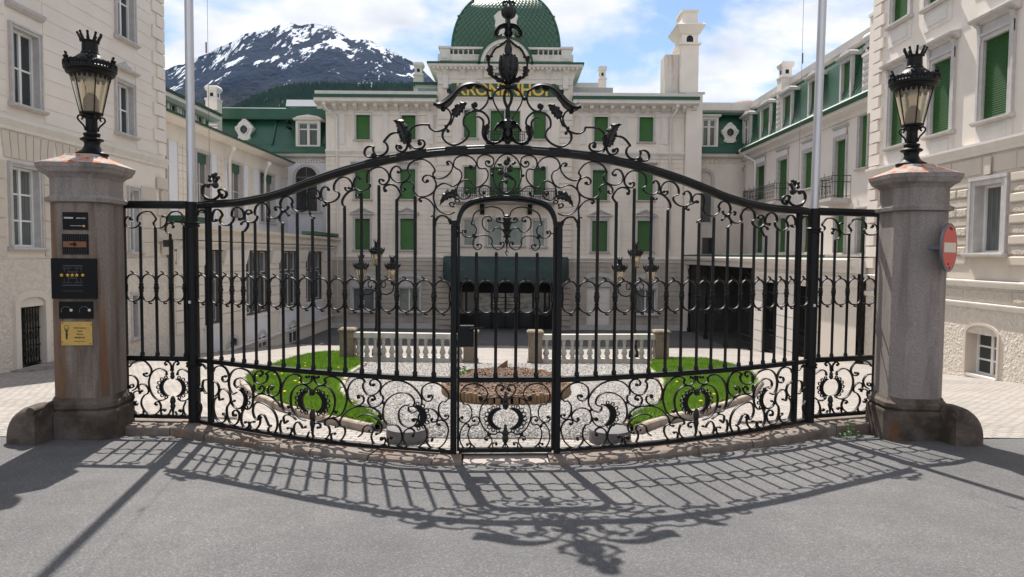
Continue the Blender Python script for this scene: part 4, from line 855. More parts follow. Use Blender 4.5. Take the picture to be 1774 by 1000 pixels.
# ------------------------------------------------------------------ building kit
def wall(parent, fr, u0, u1, z0, z1, holes, m, name='wall', d=0.0):
    us = sorted({u0, u1, *[h[0] for h in holes], *[h[1] for h in holes]}); zs = sorted({z0, z1, *[h[2] for h in holes], *[h[3] for h in holes]})
    us = [u for u in us if u0-1e-6 <= u <= u1+1e-6]; zs = [z for z in zs if z0-1e-6 <= z <= z1+1e-6]; mb = MB()
    for a, b in zip(us, us[1:]):
        for c, e in zip(zs, zs[1:]):
            mu_, mz_ = (a+b)/2, (c+e)/2
            if any(h[0] < mu_ < h[1] and h[2] < mz_ < h[3] for h in holes): continue
            mb.add([fr.pos(a, d, c), fr.pos(b, d, c), fr.pos(b, d, e), fr.pos(a, d, e)], [(0, 1, 2, 3)])
    return mb.build(name, m, parent)
def courses(parent, fr, u0, u1, z0, z1, holes, pitch, gap, proud, m, name='stucco_courses', d=0.0, joint=None, pieces=None):
    """raised bands with recessed joints, cut round the openings; pieces = name makes each block an object"""
    mb = MB(); n = max(1, round((z1-z0)/pitch)); p = (z1-z0)/n
    for k in range(n):
        a, b = z0+k*p+gap/2, z0+(k+1)*p-gap/2; cur = [(u0, u1)]
        for h in holes:
            if h[3] > a+.01 and h[2] < b-.01:
                nxt = []
                for s, e in cur:
                    if h[1] <= s or h[0] >= e: nxt.append((s, e)); continue
                    if h[0] > s: nxt.append((s, h[0]))
                    if h[1] < e: nxt.append((h[1], e))
                cur = nxt
        for s, e in cur:
            if e-s < .04: continue
            if joint:
                j = joint; off = (k % 2)*.5*j; edges = [s]+[x for x in [u0+off+i*j for i in range(1, 200)] if s+.25 < x < e-.25]+[e]
                for q, r in zip(edges, edges[1:]):
                    if pieces:
                        pr_ = proud*(1.0 if (k+int(q*3)) % 2 else .6); b1 = MB(); g = gap/2; c = min(.025, proud*.6)
                        b1.loft([[fr.pos(q+g, d+.002, a), fr.pos(r-g, d+.002, a), fr.pos(r-g, d+.002, b), fr.pos(q+g, d+.002, b)], [fr.pos(q+g, d+pr_-c, a), fr.pos(r-g, d+pr_-c, a), fr.pos(r-g, d+pr_-c, b), fr.pos(q+g, d+pr_-c, b)], [fr.pos(q+g+c, d+pr_, a+c), fr.pos(r-g-c, d+pr_, a+c), fr.pos(r-g-c, d+pr_, b-c), fr.pos(q+g+c, d+pr_, b-c)]])
                        b1.build(pieces, m if not isinstance(m, tuple) else m[(k) % 2], parent)
                    else: mb.fb(fr, q+gap/2, r-gap/2, d+.001, d+proud, a, b)
            else: mb.fb(fr, s, e, d+.001, d+proud, a, b)
    if not pieces: return mb.build(name, m, parent)
def win(parent, fr, u0, u1, z0, z1, kind='shutter', trim=.13, proud=.05, rec=.20, sill=True, hood=None, tm=None, slat=.075, bars=(1, 1), d=0.0, pane='glass', frame='white', sm='green_shut', apron=False, shutd=None):
    """window = stone surround; its shutter, sash, pane, sill and hood are pieces of it. Returns the hole to cut"""
    tm = tm or M['trim']; mb = MB(); e = .004
    mb.fb(fr, u0-trim, u0, d-rec, d+proud, z0, z1); mb.fb(fr, u1, u1+trim, d-rec, d+proud, z0, z1); mb.fb(fr, u0-trim, u1+trim, d-rec, d+proud, z1, z1+trim)
    if trim > .08:
        mb.fb(fr, u0-trim-.0, u0-trim*.6, d+proud+.001, d+proud+.025, z0, z1+trim*.6); mb.fb(fr, u1+trim*.6, u1+trim, d+proud+.001, d+proud+.025, z0, z1+trim*.6); mb.fb(fr, u0-trim, u1+trim, d+proud+.001, d+proud+.03, z1+trim*.6, z1+trim)
    w = mb.build('window', tm, parent)
    if sill:
        mb = MB(); mb.fprof(fr, [(d-rec, z0-.10), (d+.10, z0-.10), (d+.13, z0-.07), (d+.16, z0-.06), (d+.16, z0-.015), (d-rec, z0+.012)], u0-trim-.06, u1+trim+.06); mb.build('sill', tm, w)
        if apron:
            mb = MB(); mb.fb(fr, u0-trim, u1+trim, d+.001, d+.03, z0-.62, z0-.105); mb.fb(fr, u0, u1, d+.031, d+.05, z0-.52, z0-.2); mb.build('apron', M['trim_light'], w)
    if hood == 'ledge':
        mb = MB(); mb.fb(fr, u0-trim, u1+trim, d+.001, d+.045, z1+trim, z1+trim+.20); mb.fprof(fr, [(d, z1+trim+.2), (d+.08, z1+trim+.2), (d+.12, z1+trim+.25), (d+.24, z1+trim+.29), (d+.25, z1+trim+.34), (d, z1+trim+.39)], u0-trim-.12, u1+trim+.12); mb.build('hood', tm, w)
        for uu_ in (u0-trim, u1+trim-.10):
            mb = MB(); mb.fprof(fr, [(d+.046, z1+trim-.25), (d+.075, z1+trim-.25), (d+.10, z1+trim+.10), (d+.15, z1+trim+.198), (d+.046, z1+trim+.198)], uu_, uu_+.10); mb.build('corbel', tm, w)
    if hood == 'thin':
        mb = MB(); mb.fprof(fr, [(d, z1+trim+.30), (d+.05, z1+trim+.30), (d+.12, z1+trim+.36), (d+.14, z1+trim+.43), (d, z1+trim+.46)], u0-trim-.06, u1+trim+.06); mb.build('hood', tm, w)
    if hood == 'pediment':
        mb = MB(); zt = z1+trim+.17; c = (u0+u1)/2; a, b = u0-trim-.18, u1+trim+.18
        mb.fb(fr, u0-trim, u1+trim, d+.001, d+.045, z1+trim, zt); mb.fb(fr, a, b, d+.001, d+.18, zt, zt+.08); mb.fprism(fr, [(a+.05, zt+.081), (b-.05, zt+.081), (c, zt+.36)], d+.001, d+.05)
        for s in (-1, 1): q = a if s < 0 else b; mb.fprism(fr, [(q, zt+.082), (q-s*.12, zt+.082), (c, zt+.35), (c, zt+.43)][::s], d+.001, d+.19)
        mb.build('hood', tm, w)
    if hood == 'shell':
        mb = MB(); zt = z1+trim+.25; mb.fprof(fr, [(d, zt), (d+.16, zt+.02), (d+.18, zt+.07), (d, zt+.10)], u0-trim-.08, u1+trim+.08); c = (u0+u1)/2
        mb.fprism(fr, [(c-.32, zt+.1), (c+.32, zt+.1), (c+.2, zt+.2), (c+.1, zt+.19), (c, zt+.30), (c-.1, zt+.19), (c-.2, zt+.2)], d+.001, d+.08); mb.build('hood', tm, w)
    if kind == 'shutter':
        mb = MB(); dd = d-rec*.55 if shutd is None else d+shutd; n = max(3, int((z1-z0)/slat)); p = (z1-z0)/n
        for k in range(n):
            za = z0+k*p; mb.add([fr.pos(u0, dd+.028, za), fr.pos(u1, dd+.028, za), fr.pos(u1, dd, za+p), fr.pos(u0, dd, za+p), fr.pos(u0, dd, za), fr.pos(u1, dd, za)], [(0, 1, 2, 3), (4, 5, 1, 0)])
        o = mb.build('shutter', M[sm], w); o['kind'] = 'stuff'
    else:
        dd = d-rec; mb = MB(); mb.fb(fr, u0, u1, dd-.02, dd, z0, z1); mb.build('pane', M[pane], w); mb = MB(); f = .05
        mb.fb(fr, u0, u0+f, dd+.001, dd+.05, z0, z1); mb.fb(fr, u1-f, u1, dd+.001, dd+.05, z0, z1); mb.fb(fr, u0+f, u1-f, dd+.001, dd+.05, z0, z0+f); mb.fb(fr, u0+f, u1-f, dd+.001, dd+.05, z1-f, z1)
        nx, nz_ = bars
        for i in range(1, nx+1): x = u0+(u1-u0)*i/(nx+1); mb.fb(fr, x-.035, x+.035, dd+.001, dd+.045, z0+f, z1-f)
        for i in range(1, nz_+1):
            z = z0+(z1-z0)*i/(nz_+1)
            mb.fb(fr, u0+f, u1-f, dd+.001, dd+.03, z-.02, z+.02)
        mb.build('sash', M[frame], w)
    return (u0-trim+.002 if False else u0, u1, z0, z1), w
def hole(u0, u1, z0, z1, t=.0): return (u0-t, u1+t, z0, z1+t)
def hbox(parent, name, m, fr, *a): mb = MB(); mb.fb(fr, *a); return mb.build(name, m, parent)
def profile(parent, name, m, fr, prof, u0, u1): mb = MB(); mb.fprof(fr, prof, u0, u1); return mb.build(name, m, parent)
def cornice(parent, fr, u0, u1, z, h, dep, m, name='string_course', d=0.0):
    return profile(parent, name, m, fr, [(d, z), (d+dep*.35, z), (d+dep*.4, z+h*.25), (d+dep*.8, z+h*.55), (d+dep, z+h*.7), (d+dep, z+h*.9), (d, z+h)], u0, u1)
def chimney(parent, x, y, w, dpt, z0, z1, m=None, cap=True):
    m = m or M['stucco']; mb = MB(); mb.box(x-w/2, x+w/2, y-dpt/2, y+dpt/2, z0, z1-.9); c = mb.build('chimney', m, parent)
    mb = MB(); a, b = w/2, dpt/2
    mb.loft([[(x-a*k, y-b*k, z), (x+a*k, y-b*k, z), (x+a*k, y+b*k, z), (x-a*k, y+b*k, z)] for k, z in ((1.12, z1-.899), (1.12, z1-.80), (.8, z1-.74), (.8, z1-.36), (1.0, z1-.30), (1.12, z1-.16), (1.12, z1-.1), (.9, z1))]); o = mb.build('chimney_cap', M['trim_light'], c)
    mb = MB(); mb.box(x-a*.3, x+a*.3, y-b*.805, y-b*.79, z1-.66, z1-.44); mb.box(x-a*.81, x-a*.79, y-b*.3, y+b*.3, z1-.66, z1-.44); mb.box(x+a*.79, x+a*.81, y-b*.3, y+b*.3, z1-.66, z1-.44); mb.build('vent', M['dark'], c)
    return c
def louvres(parent, fr, u0, u1, d, z0, z1, n):
    for k in range(n): z = z0+(z1-z0)*k/n; hbox(parent, 'louvre', M['louvre'], fr, u0, u1, d, d+.02, z, z+(z1-z0)/n*.5)
def pipe(parent, pts, r=.055): mb = MB(); mb.tube(pts, r, 8); p = pts[0]; mb.ball(pts[0], r*1.9, 8, 5); mb.build('drain_pipe', M['trim_light'], parent, True)
def tiles(parent, quad, nx, nz, m, name='roof_tiles', tilt=.03, th=.0):
    """overlapping diamond tiles over the quad (a,b,c,d), each one a small tilted plate"""
    a, b, c, d = [Vector(q) for q in quad]; N = (b-a).cross(d-a).normalized(); vs = []; fs = []
    def P(s, t): return (a*(1-s)+b*s)*(1-t)+(d*(1-s)+c*s)*t
    for j in range(nz*2):
        for i in range(nx+1):
            s = (i+(.5 if j % 2 else 0))/nx; t = j/(nz*2)
            if s > 1.001: continue
            h = .5/nx; v = 1.0/(2*nz); q = []
            for ds, dt, o in ((0, -v*1.25, tilt), (h, 0, tilt*.5), (0, v*1.1, 0.004), (-h, 0, tilt*.5)):
                q.append(P(min(max(s+ds, 0), 1), min(max(t+dt, 0), 1))+N*(o+.004))
            k = len(vs); vs += [tuple(x) for x in q]; fs.append((k, k+1, k+2, k+3))
    me = bpy.data.meshes.new(name); me.from_pydata(vs, [], fs); me.materials.append(m); o = link(name, me, parent); o['kind'] = 'stuff'; return o
def balcony(parent, fr, u0, u1, z, dep, h=1.0, d=0.0):
    mb = MB(); mb.fprof(fr, [(d, z-.22), (d+dep*.8, z-.18), (d+dep, z-.12), (d+dep, z), (d, z)], u0, u1); b = mb.build('balcony', M['trim'], parent)
    mb = MB(); e = d+dep-.06
    def rod(p, q, r=.016): mb.tube([fr.pos(*p), fr.pos(*q)], r, 4)
    for zz_ in (z+.08, z+h*.72, z+h):
        rod((u0+.05, e, zz_), (u1-.05, e, zz_)); rod((u0+.05, d, zz_), (u0+.05, e, zz_)); rod((u1-.05, d, zz_), (u1-.05, e, zz_))
    n = max(4, int((u1-u0)/.13))
    for k in range(n+1): u = u0+.05+(u1-u0-.1)*k/n; rod((u, e, z+.0), (u, e, z+h+(.16 if k % 6 == 0 else 0)), .011)
    for k in range(n):
        u = u0+.05+(u1-u0-.1)*(k+.5)/n; mb.tube([fr.pos(u+.05*math.cos(a), e, z+h*.86+.05*math.sin(a)) for a in [2*math.pi*j/6 for j in range(7)]], .008, 4)
        if k % 2: mb.tube([fr.pos(u+.055*math.cos(a), e, z+h*.4+.16*math.sin(a)) for a in [2*math.pi*j/8 for j in range(9)]], .009, 4)
    for k in range(5): rod((u0+.05, d+dep*k/5, z), (u0+.05, d+dep*k/5, z+h), .011); rod((u1-.05, d+dep*k/5, z), (u1-.05, d+dep*k/5, z+h), .011)
    o = mb.build('railing', M['iron_rough'], b); o['kind'] = 'stuff'; return b
def arc_poly(c, r, z, n=12, sz=1.0, a0=0, a1=180): return [(c+r*math.cos(R(a0+(a1-a0)*k/n)), z+sz*r*math.sin(R(a0+(a1-a0)*k/n))) for k in range(n+1)]
def arch_band(mb, fr, c, r0, r1, z, d0, d1, n=14, sz=1.0):
    pin = arc_poly(c, r0, z, n, sz); po = arc_poly(c, r1, z, n, sz*(1 if sz == 1 else (sz*r0+(r1-r0))/(sz*r1)))
    mb.loft([[fr.pos(a[0], d0, a[1]), fr.pos(a[0], d1, a[1]), fr.pos(b[0], d1, b[1]), fr.pos(b[0], d0, b[1])] for a, b in zip(pin, po)])

# ------------------------------------------------------------------ main hotel block
YF = 42.0; FF = front(YF)
def f2(x, y): p = atY(x, y, YF); return p.x, p.z
def frect(x0, x1, yt, yb):
    xm = (x0+x1)/2; return f2(x0, (yt+yb)/2)[0], f2(x1, (yt+yb)/2)[0], f2(xm, yb)[1], f2(xm, yt)[1]
ZG = -2.75
hotel = thing('grand_hotel', 'main cream hotel block with green dome and gold sign across the courtyard', 'hotel', (0, YF, ZG))
XL, XR = f2(565, 300)[0], f2(1184, 300)[0]
ZE = f2(700, 187)[1]; zs1 = f2(700, 264)[1]; zs2 = f2(700, 449)[1]
holes = []; ho2 = []
def fwin(x0, x1, yt, yb, lab=None, **k):
    u0, u1, z0, z1 = frect(x0, x1, yt, yb); h, w = win(hotel, FF, u0, u1, z0, z1, **k); holes.append((u0, u1, z0, z1)); t = k.get('trim', .13); ho2.append((u0-t-.05, u1+t+.05, z0-.12, z1+t+(.6 if k.get('hood') else .02))); return u0, u1, z0, z1
for x0, x1 in ((617, 641), (696, 720), (1029.5, 1053), (1107.5, 1131.5)): fwin(x0, x1, 198+(.004*(x0-877)*1.5 if 0 else (4 if x0 > 900 else 0)), 242+(4 if x0 > 900 else 0), slat=.09, trim=.11)
for x0, x1 in ((615, 641.5), (693.5, 719.5), (1026.5, 1052.5), (1105, 1131)): fwin(x0, x1, 293.5+(1.5 if x0 > 900 else 0), 345+(2 if x0 > 900 else 0), hood='ledge', slat=.09, trim=.11)
for x0, x1 in ((615, 641), (693.5, 718.5), (1025.5, 1052), (1104, 1130)): fwin(x0, x1, 379+(4 if x0 > 900 else 0), 433+(3 if x0 > 900 else 0), hood='pediment', slat=.09, trim=.11)
# ground floor, segment headed
for x0, x1, yt, yb, pn in ((610, 648, 499, 540, 'curtain_glass'), (690, 727, 499, 541, 'glass_green'), (1101, 1136, 502, 545, 'curtain_glass')):
    u0, u1, z0, z1 = fwin(x0, x1, yt, yb, kind='sash', bars=(1, 0), trim=.12, pane=pn, frame='white'); mb = MB(); c = (u0+u1)/2; mb.fprism(FF, [(u0-.12, z1+.125), (u1+.12, z1+.125)]+arc_poly(c, (u1-u0)/2+.12, z1+.42, 8, .35), .002, .05); arch_band(mb, FF, c, (u1-u0)/2+.12, (u1-u0)/2+.34, z1+.42, .002, .16, 10, .35); mb.build('arched_head', M['trim'], hotel)
u0, u1, z0, z1 = frect(1016, 1057, 497, 568); holes.append((u0, u1, ZG, z1)); ho2.append((u0-.15, u1+.15, ZG, z1+.2)); mb = MB(); mb.fb(FF, u0, u1, -.16, -.10, ZG, z1)
d_ = mb.build('side_door', M['trim_light'], hotel); mb = MB()
for a in range(2):
    for b in range(3): mb.fb(FF, u0+.08+a*(u1-u0)/2, u0-.08+(a+1)*(u1-u0)/2, -.099, -.075, ZG+.2+b*.72, ZG+.8+b*.72)
mb.build('door_panel', M['trim_light'], d_)
mb = MB(); c = (u0+u1)/2; arch_band(mb, FF, c, (u1-u0)/2, (u1-u0)/2+.25, z1+.35, .002, .16, 10, .4); mb.fprism(FF, [(u0, z1), (u1, z1)]+arc_poly(c, (u1-u0)/2, z1+.35, 8, .4), .001, .03); mb.build('arched_head', M['trim'], hotel)
# centre bay windows
CB0, CB1 = f2(759, 300)[0], f2(990, 300)[0]; DC = .35
FC = front(YF-DC); hc = []
def crect(x0, x1, yt, yb):
    a = atY(x0, (yt+yb)/2, YF-DC).x; b = atY(x1, (yt+yb)/2, YF-DC).x; return a, b, atY((x0+x1)/2, yb, YF-DC).z, atY((x0+x1)/2, yt, YF-DC).z
def cwin(x0, x1, yt, yb, **k): u0, u1, z0, z1 = crect(x0, x1, yt, yb); win(hotel, FC, u0, u1, z0, z1, **k); hc.append((u0, u1, z0, z1))
cwin(804, 825.5, 191, 239, trim=.10, slat=.09); cwin(924, 945.5, 194, 241, trim=.10, slat=.09); cwin(850, 873.5, 192, 249, trim=.10, slat=.09, sill=False); cwin(876.5, 900.5, 192.5, 250, trim=.04, slat=.09, sill=False)
cwin(804, 825.5, 289, 336, trim=.10, slat=.09); cwin(924, 945.5, 291, 338, trim=.10, slat=.09); cwin(849, 872.5, 290, 345, trim=.10, slat=.09, sill=False); cwin(877.5, 901, 290.5, 346, trim=.10, slat=.09, sill=False)
for x0, x1 in ((803, 825), (844, 870), (880, 907), (922, 944)): cwin(x0, x1, 380+(x0 > 900)*1.5, 426+(x0 > 900)*1.5, kind='sash', bars=(0, 0), trim=.13, pane='glass_green', frame='trim_light', rec=.12)
u0, u1, z0, z1 = crect(789, 962, 488, 588); ENT = (u0, u1, ZG, z1)
wall(hotel, FF, XL, CB0, zs2, ZE, [h for h in holes if h[1] < 0], M['stucco_main']); wall(hotel, FF, CB1, XR, zs2, ZE, [h for h in holes if h[0] > 0], M['stucco_main'])
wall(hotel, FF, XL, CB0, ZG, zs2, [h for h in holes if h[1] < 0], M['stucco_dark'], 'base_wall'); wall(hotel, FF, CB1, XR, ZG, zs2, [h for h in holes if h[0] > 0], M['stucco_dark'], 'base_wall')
ZT = atY(877, 112, YF-DC).z
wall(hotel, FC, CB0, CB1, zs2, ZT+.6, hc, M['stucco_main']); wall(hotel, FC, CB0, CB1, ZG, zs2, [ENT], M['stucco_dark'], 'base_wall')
mb = MB()
for u in (CB0, CB1): mb.add([(u, YF-DC, ZG), (u, YF+.3, ZG), (u, YF+.3, ZT), (u, YF-DC, ZT)], [(0, 1, 2, 3)])
mb.build('bay_return', M['stucco_main'], hotel)
for a, b in ((XL, CB0), (CB1, XR)):
    hh = [h for h in ho2]
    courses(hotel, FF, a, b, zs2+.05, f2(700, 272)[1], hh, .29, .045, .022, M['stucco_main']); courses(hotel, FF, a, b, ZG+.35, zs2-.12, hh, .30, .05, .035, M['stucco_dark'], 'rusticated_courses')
    cornice(hotel, FF, a-.0, b, zs2-.10, .30, .16, M['trim_light']); cornice(hotel, FF, a, b, zs1-.28, .42, .22, M['trim_light'])
    hbox(hotel, 'plinth', M['trim'], FF, a, b, .002, .09, ZG-.2, ZG+.34)
    mb = MB()
    for px in ((592, 668, 745) if a < 0 else (1010, 1080.5, 1152)):
        mb = MB(); u = f2(px, 220)[0]; zb, zt = f2(px, 250)[1], f2(px, 194)[1]; mb.fb(FF, u-.19, u+.19, .002, .05, zb, zt); mb.fb(FF, u-.10, u+.10, .051, .07, zb+.25, zt-.35); mb.fprof(FF, [(.051, zt-.12), (.09, zt-.08), (.14, zt), (.051, zt)], u-.25, u+.25); mb.build('pilaster', M['trim_light'], hotel)
# quoin strips of the centre bay
for (xa, xb) in ((759, 783), (968, 990)):
    ua, ub = f2(xa, 300)[0], f2(xb, 300)[0]
    z = zs2+.1; k = 0
    while z < zs1-.5:
        mb = MB(); w = .0 if k % 2 else .08; mb.fb(FC, ua+w*(xa > 900), ub-w*(xa < 900), .002, .07, z, z+.30); mb.build('quoin', M['stucco_cream'], hotel); z += .35; k += 1
    z = zs1+.2
    while z < ZE-.5:
        mb = MB(); mb.fb(FC, ua, ub, .002, .06, z, z+.30); mb.build('quoin', M['stucco_cream'], hotel); z += .35
    z = ZG+.3
    while z < zs2-.3:
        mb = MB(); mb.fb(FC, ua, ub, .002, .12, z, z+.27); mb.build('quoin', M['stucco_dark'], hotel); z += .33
cornice(hotel, FC, CB0, CB1, zs2-.10, .30, .2, M['trim_light']); cornice(hotel, FC, CB0, CB1, zs1-.28, .40, .2, M['trim_light'])
courses(hotel, FC, CB0+.9, CB1-.9, zs2+.6, zs1-.4, [(a-.18, b+.18, c-.15, d+.2) for a, b, c, d in hc], .32, .045, .02, M['stucco_main'])
# eaves: gutter board, soffit, brackets
for a, b, lo, hi in ((XL-.5, CB0, 547, 760), (CB1, f2(1206, 170)[0], 1000, 1206)):
    profile(hotel, 'eaves', M['trim_light'], FF, [(0, ZE-.1), (.12, ZE-.1), (.16, ZE+.05), (.75, ZE+.16), (.85, ZE+.22), (.85, ZE+.42), (0, ZE+.42)], a, b)
    hbox(hotel, 'gutter', M['green_fascia'], FF, a-.05, b, .30, .93, ZE+.421, ZE+.60); hbox(hotel, 'parapet', M['trim_light'], FF, a, b, -.3, .62, ZE+.601, ZE+.86)
    n = int((b-a)/.62)
    for k in range(n): u = a+.4+k*.62; mb = MB(); mb.fprof(FF, [(.12, ZE-.22), (.22, ZE-.18), (.55, ZE-.02), (.60, ZE+.13), (.12, ZE+.05)], u, u+.22); mb.build('bracket', M['trim_light'], hotel)
    hbox(hotel, 'frieze', M['trim_light'], FF, a+.5 if a < 0 else a, b-.5 if a > 0 else b, .002, .06, ZE-.45, ZE-.101)
mb = MB(); mb.box(XL, XR, YF+.5, YF+13, ZG-.3, ZE+.55); mb.build('block_core', M['stucco_main'], hotel)
mb = MB(); mb.box(XL-.3, XR+.3, YF-.2, YF+13.2, ZE+.86, ZE+.95); mb.build('roof', M['green_roof'], hotel)
# right pier with the tall flue
pu0, pu1 = f2(1184.5, 300)[0], f2(1212, 300)[0]
hbox(hotel, 'flue_pier', M['stucco'], FF, pu0, pu1, -2.2, .35, ZG, f2(1198, 166)[1]); cornice(hotel, FF, pu0-.1, pu1+.12, f2(1198, 166)[1], .14, .12, M['trim_light'], d=.30)
zc0, zc1, zc2, zc3 = f2(1190, 165)[1], f2(1190, 80)[1], f2(1190, 47)[1], f2(1190, 22)[1]; ca_, cb_ = f2(1178, 100)[0], f2(1209, 100)[0]
fl = hbox(hotel, 'tall_flue', M['stucco'], FF, ca_, cb_, -1.6, .2, zc0+.1, zc1)
mb = MB()
def cring(k, z, dz=0): return [FF.pos(ca_-k, .2+k, z), FF.pos(cb_+k, .2+k, z), FF.pos(cb_+k, -1.6-k, z), FF.pos(ca_-k, -1.6-k, z)]
mb.loft([cring(.0, zc1), cring(.12, zc1+.03), cring(.12, zc1+.12), cring(-.05, zc1+.16), cring(-.05, zc1+.62), cring(.05, zc1+.68), cring(.30, zc2-.05), cring(.34, zc2), cring(.22, zc2+.12), cring(-.06, zc2+.22), cring(-.10, zc3), cring(-.02, zc3+.02), cring(-.02, zc3+.12)]); mb.build('flue_head', M['stucco'], fl)
mb = MB(); c = (ca_+cb_)/2; mb.fprism(FF, [(c-.2, zc1+.2), (c+.2, zc1+.2)]+arc_poly(c, .2, zc1+.40, 8), .13, .152); mb.build('flue_opening', M['dark'], fl)
hbox(fl, 'flue_side', M['rust_wall'], FF, f2(1154, 100)[0], ca_-.02, -1.5, -.2, zc0, f2(1165, 93)[1])
# drain pipes
for xa, xb, yt in ((561, 583, 180), (1174, 1163, 184)):
    a = atY(xa, yt, YF-.7); b = atY(xb, yt+22, YF-.16); pipe(hotel, [tuple(a), (a.x+(b.x-a.x)*.15, YF-.6, a.z-.25), (b.x, YF-.14, b.z), (b.x, YF-.12, b.z-.4), (b.x, YF-.12, ZG+.3 if xa < 800 else f2(xb, 430)[1])], .07)
# roof clutter
cp = f2(710, 130); chimney(hotel, cp[0], YF+4, .62, .6, ZE+.9, atY(710, 109, YF+4).z)
cp = atY(1043, 140, YF+5); chimney(hotel, cp.x, YF+5, .52, .5, ZE+.9, atY(1043, 116, YF+5).z)
mb = MB(); a = atY(719, 165, YF+3); b = atY(775, 147, YF+3); mb.box(a.x, b.x, YF+3, YF+8, ZE+.9, b.z); o = mb.build('attic_storey', M['trim_light'], hotel); mb = MB(); mb.box(a.x-.15, b.x, YF+2.8, YF+8.2, b.z, b.z+.12); mb.build('attic_roof', M['green_fascia'], o); mb = MB(); mb.box(a.x+.2, b.x, YF+2.96, YF+2.99, ZE+.95, b.z-.25); mb.build('attic_band', M['pale_green'], o)
a = atY(985, 165, YF+3); b = atY(1062, 152, YF+3); mb = MB(); mb.box(a.x, b.x, YF+3, YF+8, ZE+.9, b.z); o = mb.build('attic_storey', M['trim'], hotel); mb = MB(); mb.box(a.x-.1, b.x-.9, YF+3.2, YF+8.2, b.z, b.z+.35); mb.build('attic_roof', M['trim_light'], o)
p = atY(1052, 130, YF+5); mb = MB(); mb.tube([(p.x, YF+5, ZE+.9), (p.x, YF+5, ZE+2.4)], .025, 5); 
for k, w in ((1.3, .35), (1.7, .5), (2.1, .25)): mb.tube([(p.x-w*.3, YF+5, ZE+k), (p.x+w, YF+5, ZE+k)], .015, 4); mb.ball((p.x+w, YF+5, ZE+k), .05, 6, 4)
mb.build('aerial', M['sign_rim'], hotel)
mb = MB(); a = atY(495, 184, 44.2); b = atY(548, 172, 44.2); mb.loft([[(x, 44.2, a.z), (x, 46.5, a.z+.3), (x, 46.5, b.z+.35), (x, 44.4, b.z)] for x in (a.x, b.x)]); SKYL = mb
# ---- tower
tw = hotel; TX0, TX1 = atY(762, 120, YF-DC).x, atY(990, 120, YF-DC).x; TC = (TX0+TX1)/2; TD0, TD1 = YF-DC, YF-DC+(TX1-TX0)
zk0, zk1 = atY(877, 136, YF-1).z, atY(877, 110, YF-1).z
mb = MB(); mb.box(TX0, TX1, TD0+.02, TD1, ZE+.4, zk1+.2); mb.build('tower_body', M['stucco_main'], hotel)
def tring(k, z): return [(TX0-k, TD0-k, z), (TX1+k, TD0-k, z), (TX1+k, TD1+k, z), (TX0-k, TD1+k, z)]
mb = MB(); mb.loft([tring(.0, zk0-.25), tring(.08, zk0-.22), tring(.10, zk0+.05), tring(.14, zk0+.1), tring(.22, zk0+.52), tring(.34, zk0+.60), tring(.60, zk1-.18), tring(.64, zk1-.12), tring(.64, zk1-.02)]); mb.build('tower_cornice', M['trim_light'], hotel)
mb = MB(); mb.loft([tring(.62, zk1-.019), tring(.70, zk1-.01), tring(.70, zk1+.09), tring(.4, zk1+.11)]); mb.build('tower_gutter', M['green_fascia'], hotel)
FT = front(TD0)
for k in range(34): u = TX0-.3+(TX1-TX0+.6)*k/33; hbox(hotel, 'dentil', M['trim_light'], FT, u-.06, u+.06, .3, .56, zk1-.30, zk1-.20)
for u in [TX0+.35]+[TX0+.35+(TX1-TX0-.7)*k/7 for k in range(1, 7)]+[TX1-.35]:
    big = u < TX0+.5 or u > TX1-.5
    mb = MB(); mb.fprof(FT, [(.10, zk0-(.5 if big else -.05)), (.16, zk0-(.45 if big else -.08)), (.24, zk0+.3), (.42, zk0+.52), (.42, zk0+.62), (.10, zk0+.6)], u-.16, u+.16); mb.build('bracket', M['trim_light'], hotel)
zb0, zb1 = atY(877, 105, YF-.5).z, atY(877, 80.5, YF-.5).z
for s in (0, 1):
    a, b = (TX0-.0, TX0+.62) if s == 0 else (TX1-.62, TX1); pmb = MB(); pmb.box(a, b, TD0-.1, TD0+.5, zb0, zb1-.12); pmb.box(a-.08, b+.08, TD0-.18, TD0+.58, zb1-.119, zb1); o = pmb.build('parapet_pier', M['trim_light'], hotel); hbox(o, 'panel', M['trim_light'], FT, a+.14, b-.14, .101, .13, zb0+.12, zb1-.25)
hbox(hotel, 'parapet_rail', M['trim_light'], FT, TX0+.62, TX1-.62, -.25, .06, zb1-.14, zb1-.01); hbox(hotel, 'parapet_plinth', M['trim_light'], FT, TX0+.62, TX1-.62, -.25, .06, zb0, zb0+.14)
hb = zb1-zb0-.28; tb = MB(); tb.lathe((0, 0, 0), [(r*1.25, hb*t) for r, t in [(.055, 0), (.05, .08), (.035, .12), (.065, .3), (.05, .45), (.03, .7), (.05, .9), (.055, 1)]], 8); tbm = tb.mesh('parapet_baluster', M['trim_light'], 'a')
for k in range(22):
    u = TX0+.8+(TX1-TX0-1.6)*k/21
    if abs(u-TC) < 1.75: continue
    o = link('parapet_baluster', tbm, hotel); o.location = (u, TD0+.08, zb0+.14)
